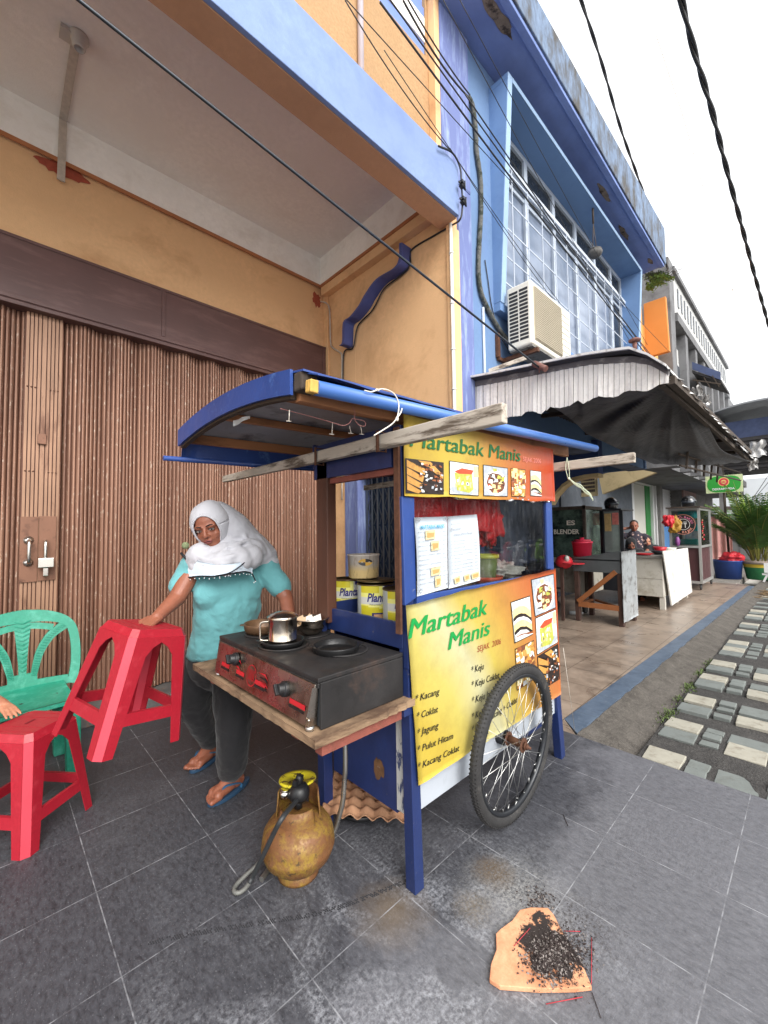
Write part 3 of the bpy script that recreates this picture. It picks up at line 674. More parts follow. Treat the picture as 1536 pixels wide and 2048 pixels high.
M_WOODD = mat('dark stained post', C(78, 46, 32), .6, var=.25, vscale=10, stretch=(1, 1, .12), bump=.3)
M_PLY = mat('scorched plywood edge', C(142, 116, 90), .9, var=.25, vscale=14, stretch=(.3, .3, 1), dirt=C(84, 62, 46), dscale=9, dth=(.5, .62), bump=.9, bscale=35, bdist=.008)
M_REDW = mat('faded red timber', C(132, 72, 60), .85, var=.2, vscale=12, dirt=C(96, 60, 44), dscale=14, bump=.4)
M_PANELG = mat('grey painted panel', C(172, 178, 186), .6, var=.08, vscale=4, dirt=C(128, 130, 134), dscale=6, dth=(.55, .75))
M_RUB = mat('tyre rubber', C(46, 45, 45), .75, var=.2, vscale=20, dirt=C(96, 92, 88), dscale=8, dth=(.56, .76), bump=.4, bscale=140)
M_RIM = mat('black rim', C(40, 42, 46), .35, var=.15, metal=.3, bump=0)
M_SPK = mat('galvanised spoke', C(206, 206, 204), .3, metal=.9, var=.08, bump=0)
M_RUST = mat('rusty steel', C(98, 66, 50), .75, var=.35, vscale=30, metal=.4, bump=.4)
M_PIPEB = mat('blue plastic pipe', C(70, 112, 182), .3, var=.06, vscale=2, stretch=(.2, 1, 1), dirt=C(138, 164, 206), dscale=40, dth=(.62, .74), bump=.05, dstretch=(.05, 1, 1))
YC = 1.045
cart = thing('food_cart', 'navy blue wheeled street food cart with yellow and orange banners', 'food cart', (1.7, 1.3, 0))
# posts and legs
g = MB(); g.hexa([(1.128, 1.040, 0), (1.176, 1.040, 0), (1.176, 1.088, 0), (1.128, 1.088, 0), (1.092, 1.048, 1.70), (1.132, 1.048, 1.70), (1.132, 1.088, 1.70), (1.092, 1.088, 1.70)]); g.build('leg', M_NAVY, cart, bevel=.003)
g = MB(); g.bar((2.392, 1.066, 0), (2.345, 1.066, .42), .05, .045, up=(0, 1, 0)); g.build('leg', M_NAVY, cart, bevel=.003)
g = MB(); g.hexa([(1.10, 1.555, 0), (1.15, 1.555, 0), (1.15, 1.605, 0), (1.10, 1.605, 0), (1.085, 1.54, .90), (1.13, 1.54, .90), (1.13, 1.585, .90), (1.085, 1.585, .90)]); g.build('leg', M_NAVY, cart, bevel=.003)
g = MB(); g.bar((2.38, 1.575, 0), (2.345, 1.565, .42), .05, .045, up=(0, 1, 0)); g.build('leg', M_NAVY, cart, bevel=.003)
g = MB(); g.box(1.085, 1.135, 1.50, 1.58, .901, 1.62); g.build('post', M_WOODD, cart, bevel=.003)
g = MB(); g.box(2.30, 2.345, 1.50, 1.58, .42, 1.70); g.build('post', M_NAVY, cart, bevel=.003)
g = MB(); g.box(2.305, 2.348, 1.046, 1.09, .42, 1.745); g.build('post', M_NAVYB, cart, bevel=.003)
g = MB(); g.box(1.0805, 1.0912, 1.05, 1.075, .93, 1.69); g.build('edge_strip', M_RUST, cart)
# window frame on the customer side
g = MB()
def yz(px_, py_, y=1.04): return PY(px_, py_, y)
a = yz(803, 988); b = yz(828, 988); c = yz(832, 1196); d = yz(810, 1212)
g.hexa([V(d.x, 1.038, d.z), V(c.x, 1.038, c.z), V(c.x, 1.0595, c.z), V(d.x, 1.0595, d.z), V(a.x, 1.038, 1.43), V(b.x, 1.038, 1.43), V(b.x, 1.0595, 1.43), V(a.x, 1.0595, 1.43)])
g.box(2.258, 2.312, 1.038, 1.058, 1.08, 1.50); g.box(1.158, 2.257, 1.036, 1.0585, 1.02, 1.062)
g.build('window_frame', M_NAVYB, cart, bevel=.003)
M_GLZ = clear_pane('scratched plastic glazing', (.86, .89, .88, 1), 1.62, .02, .05)
g = MB(); g.poly([(1.158, 1.049, 1.063), (2.257, 1.049, 1.063), (2.257, 1.049, 1.46), (1.158, 1.049, 1.46)]); g.build('window_pane', M_GLZ, cart)
# body panels
g = MB(); g.box(1.155, 2.33, 1.060, 1.070, .265, 1.03); g.build('side_panel', M_PANELG, cart)
g = MB(); g.box(1.142, 1.155, 1.14, 1.54, .235, .665); g.build('end_panel', M_NAVY, cart)
g = MB(); g.box(1.140, 1.1535, 1.089, 1.1395, .25, .68); g.build('end_batten', mat('peeling white batten', C(184, 184, 180), .8, var=.12, vscale=9, dirt=C(60, 70, 104), dscale=14, dth=(.52, .56), dstretch=(1, 1, .3), bump=.4), cart)
g = MB(); rr = random.Random(3); c = PX(757, 1537, 1.14)
g.poly([V(1.1405, c.y+.032*cos(a)*(1+.3*rr.uniform(-1, 1)), c.z+.040*sin(a)*(1+.3*rr.uniform(-1, 1))) for a in [2*pi*k/18 for k in range(18)]])
g.build('chipped_spot', mat('bare chipped wood', C(96, 66, 40), .9, var=.4, vscale=40, dirt=C(210, 206, 196), dscale=60, dth=(.62, .66)), cart)
g = MB(); g.box(1.16, 2.33, 1.545, 1.555, .28, .98); g.build('back_panel', M_NAVY, cart)
g = MB(); g.box(2.332, 2.342, 1.0905, 1.4995, .28, 1.06); g.build('end_panel', M_NAVY, cart)
g = MB(); g.box(1.16, 2.335, 1.0705, 1.5445, .28, .30); g.build('floor_board', M_WOODB, cart)
g = MB(); g.box(1.137, 2.33, 1.071, 1.5445, .895, .915); g.build('shelf', mat('grey counter laminate', C(150, 146, 138), .5, var=.1, vscale=5, dirt=C(110, 104, 96), dscale=8), cart)
g = MB(); g.box(1.108, 1.128, 1.066, 1.535, .868, .962); g.box(1.108, 1.128, 1.04, 1.0655, .80, .965); g.build('splash_board', M_NAVY, cart, bevel=.003)
# header boards and roof
g = MB(); g.hexa([(1.085, 1.09, 1.545), (1.10, 1.09, 1.545), (1.10, 1.60, 1.545), (1.085, 1.60, 1.545), (1.085, 1.09, 1.70), (1.10, 1.09, 1.70), (1.10, 1.60, 1.70), (1.085, 1.60, 1.70)]); g.box(1.085, 2.34, 1.60, 1.612, 1.60, 1.71); g.build('header_board', M_NAVY, cart)
g = MB(); g.box(1.101, 1.125, 1.09, 1.545, 1.52, 1.5445); g.build('header_batten', M_REDW, cart)
RX0, RX1 = .655, 2.70
def roofz(y): 
    return 1.836-.17*(y-1.60)**2
def roofP(x, y, dz=0): return V(x, y, roofz(y)+dz+(x-RX0)*.030)
g = MB(); g.slab(lambda u, v: roofP(RX0+u*(RX1-RX0), 1.02+v*1.10)+V(0, 0, .0025*nz(u*9, v*6, 2)), 24, 18, (0, 0, .006)); roof = g.build('roof', M_VINYL, cart)
g = MB(); g.slab(lambda u, v: roofP(RX0+.02+u*(RX1-RX0-.04), 1.06+v*1.02, -.018), 12, 18, (0, 0, .004)); g.build('roof_lining', mat('grey zinc lining', C(168, 174, 182), .5, var=.15, metal=.3, dirt=C(80, 84, 92), dscale=6), roof)
g = MB()   # left fascia in blue vinyl, curved
for k in range(16):
    y0 = 1.075+k*(2.10-1.075)/16; y1 = 1.075+(k+1)*(2.10-1.075)/16
    h = .070
    g.hexa([V(RX0-.012, y0, roofz(y0)-h), V(RX0-.001, y0, roofz(y0)-h), V(RX0-.001, y1, roofz(y1)-h), V(RX0-.012, y1, roofz(y1)-h), V(RX0-.012, y0, roofz(y0)+.008), V(RX0-.001, y0, roofz(y0)+.008), V(RX0-.001, y1, roofz(y1)+.008), V(RX0-.012, y1, roofz(y1)+.008)])
g.build('fascia', M_VINYL, roof)
g = MB()
for k in range(12):
    y0 = 1.09+k*(2.09-1.09)/12; y1 = 1.09+(k+1)*(2.09-1.09)/12
    g.hexa([V(RX0, y0, roofz(y0)-.080), V(RX0+.02, y0, roofz(y0)-.080), V(RX0+.02, y1, roofz(y1)-.080), V(RX0, y1, roofz(y1)-.080), V(RX0, y0, roofz(y0)-.024), V(RX0+.02, y0, roofz(y0)-.024), V(RX0+.02, y1, roofz(y1)-.024), V(RX0, y1, roofz(y1)-.024)])
g.build('rafter', mat('dark old timber', C(66, 52, 40), .9, var=.3, vscale=20, bump=.5), roof)
for i, (y, w) in enumerate(((1.085, .066), (1.24, .04), (1.72, .03), (2.06, .045))):
    g = MB(); zz = roofz(y)-.019
    g.hexa([V(RX0+.021, y-.014, zz-w), V(RX1-.03, y-.014, zz-w+.06), V(RX1-.03, y+.014, zz-w+.06), V(RX0+.021, y+.014, zz-w), V(RX0+.021, y-.014, zz), V(RX1-.03, y-.014, zz+.058), V(RX1-.03, y+.014, zz+.058), V(RX0+.021, y+.014, zz)])
    g.build('purlin', M_WOODB, roof, bevel=.003)
g = MB()   # near eave: vinyl wrapped corner block and yellow pole end
g.box(RX0+.0, RX0+.06, 1.03, 1.075, roofz(1.04)-.055, roofz(1.04)+.004); g.build('corner_block', M_GRIME, roof, bevel=.006)
g = MB(); e0 = V(.665, .998, 1.7285); e1 = V(2.74, .935, 1.806)
g.cyl(e0+V(.018, 0, 0), e1, .0225, 20); g.build('eave_pipe', M_PIPEB, roof)
g = MB(); g.obox(e0+V(.008, 0, 0), (.034, .030, .038), Matrix.Rotation(.1, 3, 'X')); g.build('pole_end', mat('split yellow timber end', C(214, 172, 88), .85, var=.2, vscale=40, stretch=(1, 3, .3), dirt=C(88, 76, 60), dscale=30, dth=(.55, .62)), roof, bevel=.004)
g = MB(); g.slab(lambda u, v: roofP(RX0+.02+u*(2.66-RX0), .975+v*.06, -.012-.0*v)+V(0, .01*v, .012*v+.006*nz(u*12, 0, 0)), 30, 2, (0, 0, .004)); g.build('eave_flap', M_VINYL, roof)
# far eave: vinyl hanging with its own pole
def fe(u, v): 
    x = .665+u*1.9; return V(x, 2.095+.02*v+.006*sin(u*9+v*2), 1.752+.03*u*1.9-v*(.100+.008*nz(u*6, 1, 1)))
g = MB(); g.slab(fe, 26, 4, (0, .004, 0)); g.build('eave_sheet', M_VINYL, roof)
g = MB(); g.cyl((.585, 2.115, 1.662), (2.6, 2.115, 1.735), .012, 12); g.build('eave_pole', M_VINYL, roof)
# banners
def banner_mat(name, top):
    t = NT(name); sep = t.new('ShaderNodeSeparateXYZ'); t.l.new(t.co(), sep.inputs[0]); x, z = sep.outputs[0], sep.outputs[2]
    if top:
        f = t.math('DIVIDE', t.math('ADD', x, .6), 1.2)
        r = t.n.new('ShaderNodeValToRGB'); t.l.new(f, r.inputs[0]); e = r.color_ramp.elements
        e[0].position = 0; e[0].color = C(180, 151, 50); e[1].position = 1; e[1].color = C(171, 63, 33)
        for p_, c_ in ((.28, C(182, 159, 65)), (.50, C(179, 123, 49)), (.72, C(174, 89, 45))): q_ = e.new(p_); q_.color = c_
        c = r.outputs[0]
    else:
        # pale diagonal glow rising through yellow into orange
        f = t.math('ADD', t.math('DIVIDE', t.math('ADD', x, .6), 1.25), t.math('MULTIPLY', t.math('SUBTRACT', z, .7), .55))
        f = t.math('ADD', f, t.math('MULTIPLY', t.math('SUBTRACT', t.noise(1.6, 3, .5), .5), .22))
        r = t.n.new('ShaderNodeValToRGB'); t.l.new(f, r.inputs[0]); e = r.color_ramp.elements
        e[0].position = -.0; e[0].color = C(184, 161, 63); e[1].position = 1.0; e[1].color = C(174, 81, 44)
        for p_, c_ in ((.15, C(186, 173, 92)), (.30, C(186, 182, 143)), (.42, C(184, 165, 79)), (.60, C(182, 137, 63)), (.78, C(180, 114, 61))): q_ = e.new(p_); q_.color = c_
        c = r.outputs[0]
    c = t.mix(t.math('MULTIPLY', t.ramp(t.noise(7, 6, .7), .45, .75), .30), c, C(115, 84, 50))
    n = t.bump(t.noise(5, 4, .6, (1, 1, .5)), .35, .02); n = t.bump(t.noise(300, 1), .12, .001, n)
    t.b.inputs['Specular IOR Level'].default_value = .4
    return t.out(c, .42, n)
M_BAN1, M_BAN2 = banner_mat('printed banner upper', True), banner_mat('printed banner lower', False)
YBN = 1.030
def bilin(c4, u, v):  # TL TR BR BL
    return (c4[0]*(1-u)+c4[1]*u)*(1-v)+(c4[3]*(1-u)+c4[2]*u)*v
b1 = [V(1.092, YBN, 1.735), V(2.345, YBN, 1.762), V(2.352, YBN, 1.462), V(1.090, YBN, 1.432)]
b2 = [PY(812, 1211, YBN), PY(1111, 1137, YBN), PY(1122, 1388, YBN), PY(837, 1571, YBN)]
def wav(u, v, s_): return .0018*nz(u*4+s_, v*3, s_)+.0006*nz(u*14, v*9, s_)-.001
g = MB(); g.slab(lambda u, v: bilin(b1, u, v)+V(0, wav(u, v, 1), .006*nz(u*7, 0, 4) if v in (0, 1) else 0), 40, 10, (0, .0015, 0)); ban1 = g.build('banner', M_BAN1, cart)
g = MB(); g.slab(lambda u, v: bilin(b2, u, v)+V(.004*nz(v*5, 1, 1) if u in (0, 1) else 0, wav(u, v, 2), .008*nz(u*9, 0, 7) if v in (0, 1) else 0), 40, 30, (0, .0015, 0)); ban2 = g.build('banner', M_BAN2, cart)
M_GREEN = mat('green ink', C(16, 140, 62), .5, var=.06, bump=0)
M_GREEND = mat('dark green ink', C(22, 96, 44), .5, var=.06, bump=0)
M_BLKINK = mat('black ink', C(28, 26, 26), .5, var=.05, bump=0)
M_REDINK = mat('brown red ink', C(150, 58, 36), .5, var=.05, bump=0)
M_PINKINK = mat('pink ink', C(226, 134, 118), .5, var=.05, bump=0)
YT_ = YBN-.0042
def btext(g, st, p0, p1, hpx, m=0, shear=.0, off=.0, yy=YT_):
    a = PY(p0[0], p0[1], yy); b = PY(p1[0], p1[1], yy); xd = (b-a).normalized()
    top = PY(p0[0]+.0, p0[1]-hpx, yy); size = (top-a).length/.70
    nb = 3 if off > 0 else 1
    for q in range(nb): o_ = off*(q-1)*size if nb > 1 else 0; g.text(st, a+xd*o_+V(0, -.00015*q, abs(o_)*.35), xd, (0, 0, 1), m, width=(b-a).length, size=size, shear=shear)
g = MB(); btext(g, 'Martabak Manis', (820, 892), (1041, 923), 33, 0, .12, .022); g.build('lettering', M_GREEND, ban1)
g = MB(); btext(g, 'SEJAK', (1046, 922), (1065, 924.5), 9, 0); g.build('lettering', M_PINKINK, ban1); g = MB(); btext(g, '2006', (1067, 925), (1082, 926.5), 9, 0); g.build('lettering', M_PINKINK, ban1)
g = MB(); btext(g, 'Martabak', (817.5, 1278), (975, 1228), 39, 0, .22, .028); g.build('lettering', M_GREEN, ban2); g = MB(); btext(g, 'Manis', (897, 1300), (980, 1269), 34, 0, .22, .028); g.build('lettering', M_GREEN, ban2)
g = MB(); btext(g, 'SEJAK  2006', (955, 1304.6), (1002, 1287.5), 12, 0, .15, -.004); g.build('lettering', M_REDINK, ban2)
for st, a, b in (('* Kacang', (831, 1404), (879.5, 1388)), ('* Coklat', (834, 1439), (876.5, 1424)), ('* Jagung', (835, 1472), (877.5, 1456)), ('* Pulut Hitam', (835, 1506), (906.5, 1477)), ('* Kacang Coklat', (836, 1540), (919, 1501)),
                 ('* Keju', (943, 1347), (968, 1338)), ('* Keju Coklat', (943.5, 1376.5), (999, 1355.5)), ('* Keju Jagung', (944, 1408), (998, 1386)), ('* Keju Kacang', (944, 1440), (999.5, 1415)), ('* Keju + Kacang + Coklat', (944, 1466), (1035, 1404))):
    g = MB(); btext(g, st, a, b, 13.5, 0, .22, .006); g.build('lettering', M_BLKINK, ban2)
# printed food pictures
F = dict(white=C(226, 228, 226), cream=C(232, 216, 150), brown=C(112, 66, 42), dark=C(42, 30, 26), gold=C(196, 144, 72), red=C(196, 74, 44), green=C(176, 178, 78), grey=C(170, 176, 184), line=C(40, 32, 28), rust=C(150, 84, 46))
FK = list(F); FM = [mat('print '+k, F[k], .5, var=.18, vscale=60, bump=0) for k in FK]; FI = {k: i for i, k in enumerate(FK)}
def picture(parent, corners, kind, seed=0, yy=None):
    yy = yy or YT_+.001; rr = random.Random(seed); c4 = [PY(x, y, yy) for x, y in corners]; g = MB(); lay = [0]
    def P(u, v): return bilin(c4, u, v)+V(0, -.0003*lay[0], 0)
    def pl(pts, m): g.poly([P(min(max(u, .0), 1.0), min(max(v, .0), 1.0)) for u, v in pts], FI[m])
    def rect(u0, v0, u1, v1, m, j=0): pl([(u0+rr.uniform(-j, j), v0+rr.uniform(-j, j)), (u1+rr.uniform(-j, j), v0+rr.uniform(-j, j)), (u1+rr.uniform(-j, j), v1+rr.uniform(-j, j)), (u0+rr.uniform(-j, j), v1+rr.uniform(-j, j))], m)
    def ell(u, v, a, b, m, n=22, j=0): pl([(u+a*cos(2*pi*k/n)*(1+rr.uniform(-j, j)), v+b*sin(2*pi*k/n)*(1+rr.uniform(-j, j))) for k in range(n)], m)
    lay[0] = 0; pl([(-.0, 0), (1, 0), (1, 1), (0, 1)], 'line'); lay[0] = 1
    bgc = {'plate': 'grey', 'cube': 'white', 'slice': 'white', 'bars': 'dark', 'mix': 'gold'}[kind]
    e = .025; rect(e, e*1.0, 1-e, 1-e, bgc); lay[0] = 2
    if kind == 'plate':
        ell(.5, .56, .46, .42, 'white'); lay[0] = 3; ell(.5, .56, .36, .34, 'brown', j=.06); lay[0] = 4
        for (u, v) in ((.45, .12), (.36, .34), (.62, .36), (.48, .48), (.28, .52), (.68, .52), (.40, .66), (.62, .70), (.46, .84), (.28, .70), (.76, .40)):
            rect(u-.08, v-.06, u+.08, v+.06, rr.choice(('cream', 'cream', 'white', 'green')), .03)
        lay[0] = 5
        for k in range(26): u, v = .5+.33*rr.uniform(-1, 1), .56+.30*rr.uniform(-1, 1); rect(u-.03, v-.018, u+.03, v+.018, rr.choice(('dark', 'brown', 'red')), .015)
    elif kind == 'cube':
        ell(.5, .84, .48, .14, 'grey'); lay[0] = 3; pl([(.16, .34), (.74, .30), (.80, .80), (.66, .92), (.24, .86)], 'green'); lay[0] = 4; pl([(.16, .30), (.40, .18), (.80, .20), (.74, .33), (.30, .36)], 'red'); rect(.80, .05, .97, .40, 'cream', .02)
        for k in range(22): u, v = rr.uniform(.2, .72), rr.uniform(.42, .84); rect(u-.03, v-.05, u+.03, v+.04, rr.choice(('cream', 'white', 'cream', 'green')), .02)
    elif kind == 'slice':
        for q, (v0, col) in enumerate(((.10, 'grey'), (.12, 'cream'), (.30, 'dark'), (.38, 'white'), (.46, 'cream'), (.62, 'dark'), (.70, 'white'), (.80, 'rust'))):
            lay[0] = 3+q; top = [(u, min(.97, v0+.30*(u-.45)**2*2+.10*(u)+rr.uniform(0, .02))) for u in [.04+.92*k/9 for k in range(10)]]; pl(top+[(.96, .90), (.04, .86)], col)
        lay[0] = 12; pl([(.04, .86), (.96, .95), (.97, .97), (.04, .97)], 'white')
    elif kind == 'bars':
        for q in range(4):
            lay[0] = 3+q; v = .02+q*.22; pl([(.03, v+.02), (.40+.1*(3-q)*.3, v+.24), (.30+.06*(3-q), v+.42), (.03, v+.22)], 'gold'); pl([(.03, v), (.03, v+.02), (.40, v+.25), (.42, v+.2)], 'dark')
        lay[0] = 8; pl([(.30, .03), (.62, .03), (.97, .40), (.97, .52)], 'gold')
        for k in range(60):
            u = rr.uniform(.35, .95); v = rr.uniform(.45, .95) if k % 2 else rr.uniform(.1, .6); lay[0] = 9+k*.02; rect(u-.035, v-.025, u+.03, v+.03, rr.choice(('dark', 'brown', 'dark', 'white', 'rust', 'grey')), .02)
    else:
        for k in range(70):
            u, v = rr.uniform(.06, .94), rr.uniform(.04, .96); lay[0] = 3+k*.02; s_ = rr.uniform(.05, .12); rect(u-s_, v-s_*.6, u+s_, v+s_*.7, rr.choice(('cream', 'gold', 'rust', 'white', 'cream', 'brown')), .04)
    return g.build('food_picture', FM, parent)
def qd(x0, y0, x1, y0b, x1b, y1b, x0b, y1): return [(x0, y0), (x1, y0b), (x1b, y1b), (x0b, y1)]
picture(ban1, [(810.5, 916), (887.5, 925), (887.5, 989), (811.5, 986.5)], 'bars', 1)
picture(ban1, [(898.5, 921), (957.6, 930), (957.5, 992), (898.5, 989)], 'cube', 2)
picture(ban1, [(966, 929), (1015.7, 936), (1015.5, 993.5), (967, 992)], 'plate', 3)
picture(ban1, [(1022, 936), (1051, 939), (1051, 994), (1023, 993)], 'mix', 4)
picture(ban1, [(1060.5, 940), (1082, 943), (1083.4, 993.5), (1061, 992)], 'slice', 5)
picture(ban2, [(1062, 1159), (1107.5, 1147), (1111.5, 1216), (1070, 1234)], 'plate', 6)
picture(ban2, [(1070.5, 1236), (1112, 1217.5), (1116, 1285), (1074, 1311)], 'cube', 7)
picture(ban2, [(1074.5, 1313), (1116.5, 1287), (1120, 1358), (1078, 1384)], 'bars', 8)
picture(ban2, [(1021.5, 1204), (1060, 1191), (1066, 1269), (1029, 1287)], 'slice', 9)
picture(ban2, [(1030, 1298), (1068, 1280), (1072, 1356), (1034, 1382)], 'mix', 10)
# menus taped behind the pane
M_PAPER = mat('laminated paper', C(196, 204, 212), .3, var=.03, bump=0)
M_CYAN = mat('cyan ink', C(74, 160, 196), .5, var=.05, bump=0)
M_GREYINK = mat('grey ink', C(120, 122, 128), .5, var=.05, bump=0)
def sheet(corners, seed):
    c4 = [PY(x, y, 1.0335) for x, y in corners]; g = MB(); g.slab(lambda u, v: bilin(c4, u, v)+V(0, -.006*sin(pi*v)*(u if seed == 2 else 1-u), 0), 6, 10, (0, .0008, 0)); return g.build('menu_sheet', M_PAPER, cart), c4
s1, c4a = sheet([(828.5, 1035), (893.6, 1033), (895.5, 1175.6), (834.2, 1193)], 1)
s2, c4b = sheet([(894.8, 1033), (953.7, 1028.7), (960, 1160.5), (897.4, 1177.5)], 2)
def menu_rows(parent, c4, title, rows, seed):
    g = MB(); P = lambda u, v: bilin(c4, u, v)+V(0, -.009, 0)
    xd = (P(1, .1)-P(0, .1)).normalized(); wid = (P(1, .5)-P(0, .5)).length; hh = (P(0, 0)-P(0, 1)).length
    yd = V(0, 0, 1)
    if seed == 1: g.text('MARTABAK MANIS', P(.12, .155), xd, yd, 1, width=wid*.76, size=hh*.075, off=.02)
    else:
        g.text('Daftar Harga', P(.06, .12), xd, yd, 0, width=wid*.3, size=hh*.03, shear=.2); g.text('Martabak', P(.04, .20), xd, yd, 0, width=wid*.34, size=hh*.05, shear=.3); g.text('Manis (Mini Planta)', P(.14, .28), xd, yd, 0, width=wid*.62, size=hh*.05, shear=.3)
    n = len(rows); v0, v1 = (.20, .92) if seed == 1 else (.36, .80)
    for k, rw in enumerate(rows):
        v = v0+(v1-v0)*k/(n-1); g.text(rw, P(.05, v), xd, yd, 0, width=wid*min(.66, .055*len(rw)), size=hh*.026); g.text('Rp', P(.70, v+.012), xd, yd, 0, width=wid*.04, size=hh*.026); g.text('8.000', P(.80, v+.012), xd, yd, 0, width=wid*.12, size=hh*.026)
    if seed == 1:
        for (u, v, a, b) in ((.26, .175, .30, .12), (.42, .32, .26, .13), (.40, .67, .30, .11), (.52, .80, .20, .14)):
            g.poly([P(u, v), P(u, v+b), P(u+a, v+b), P(u+a, v)], 2); g.poly([P(u+.04, v+.03)+V(0, -.0006, 0), P(u+.05, v+b-.02)+V(0, -.0006, 0), P(u+a-.05, v+b-.03)+V(0, -.0006, 0), P(u+a-.03, v+.035)+V(0, -.0006, 0)], 3)
        for (u, v) in ((.02, .03), (.90, .03), (.02, .94), (.90, .94)):
            for q in range(7): a = .9*q; g.poly([P(u+.05*cos(a)+.03, v+.02*sin(a)), P(u+.05*cos(a)+.045, v+.02*sin(a)+.012), P(u+.05*cos(a)+.06, v+.02*sin(a)), P(u+.05*cos(a)+.045, v+.02*sin(a)-.012)], 0)
    else:
        for (u, a) in ((.12, .2), (.42, .2), (.66, .28)):
            g.poly([P(u, .86), P(u+.02, .95), P(u+a, .94), P(u+a-.02, .85)], 2); g.poly([P(u+.04, .88)+V(0, -.0006, 0), P(u+.05, .93)+V(0, -.0006, 0), P(u+a-.05, .925)+V(0, -.0006, 0), P(u+a-.05, .875)+V(0, -.0006, 0)], 3)
    g.build('printing', [M_GREYINK, M_CYAN, mat('menu picture cream', C(206, 190, 150), .5, var=.1), mat('menu picture tan', C(190, 150, 92), .5, var=.2, vscale=200)], parent)
menu_rows(s1, c4a, '', ['KACANG', 'JAGUNG', 'COKLAT', 'PULUT HITAM', 'COKLAT + KACANG', 'KACANG + JAGUNG + KEJU', 'PISANG', 'PISANG + JAGUNG', 'PULUT HITAM + JAGUNG', 'KEJU', 'KEJU + COKLAT', 'KEJU PISANG', 'KEJU + KACANG + COKLAT'], 1)
menu_rows(s2, c4b, '', ['* Kacang', '* Coklat', '* Jagung', '* Pulut Hitam', '* Kacang Coklat', '* Keju', '* Keju Coklat', '* Keju Jagung', '* Keju Kacang', '* Kacang + Coklat'], 2)
# clear tape along the top of the window
M_TAPE = clear_pane('clear tape', (.9, .88, .86, 1), 1.7, .12, .35)
g = MB(); g.slab(lambda u, v: V(1.16+u*1.12, 1.0305-.003*abs(nz(u*20, v*3, 1)), 1.466-v*(.030+.016*nz(u*14, 0, 2))+.02*u), 50, 3, (0, .0006, 0)); g.build('tape', M_TAPE, cart)
# carrying bars, front to back
for (x, ya, yb, z, w, h) in ((1.045, .592, 2.52, 1.634, .03, .058), (2.365, .618, 1.62, 1.663, .03, .052), (2.22, 1.10, 1.62, 1.52, .02, .03)):
    g = MB(); n_ = 8
    if x > 2.21 and x < 2.3: continue
    g.hexa([(x-w/2, ya, z-h/2), (x+w/2, ya, z-h/2), (x+w/2, yb, z-h/2+(.012 if x < 2 else 0)), (x-w/2, yb, z-h/2+(.012 if x < 2 else 0)), (x-w/2, ya, z+h/2), (x+w/2, ya, z+h/2), (x+w/2, yb, z+h/2*.75), (x-w/2, yb, z+h/2*.75)])
    g.build('carrying_bar', M_WOODG, cart, bevel=.004)
g = MB(); g.bar(PX(729, 976, 1.30), PX(800, 965, 1.30), .012, .024); g.build('inner_batten', M_WOODG, cart)
# straps round the bars
for y in (1.50, 1.10):
    g = MB(); g.tube([(1.024, y, 1.60), (1.024, y, 1.672), (1.066, y, 1.672), (1.066, y, 1.60)], .004, 6, closed=True)
    g.bar((1.0235, y-.0, 1.595), (1.0235, y, 1.675), .016, .0015, up=(1, 0, 0)); g.build('strap', M_RUST, cart)
# stove shelf
g = MB(); g.slab(lambda u, v: V(.697+u*.457, 1.03+v*1.0, .672)+V(.004*nz(v*22, 1, 3) if u == 0 else 0, .006*nz(u*20, 2, 1) if v == 0 else 0, 0), 30, 60, (0, 0, .026), smooth=False); g.build('stove_shelf', M_PLY, cart)
g = MB(); g.box(.735, 1.08, 1.05, 1.085, .632, .6715); g.build('shelf_bearer', M_REDW, cart); g = MB(); g.box(.735, 1.08, 1.88, 1.915, .632, .6715); g.box(.715, .755, 1.15, 1.19, .652, .6715); g.build('shelf_bearer', M_REDW, cart)
g = MB(); g.box(1.081, 1.17, 1.038, 1.062, .64, .671); g.build('bearer_end', M_NAVY, cart, bevel=.002)
g = MB(); g.bar((1.08, 1.12, .64), (.80, 1.12, .66), .03, .02); g.bar((.84, 1.62, .66), (1.12, 1.58, .42), .022, .03); g.build('brace', M_WOODB, cart)
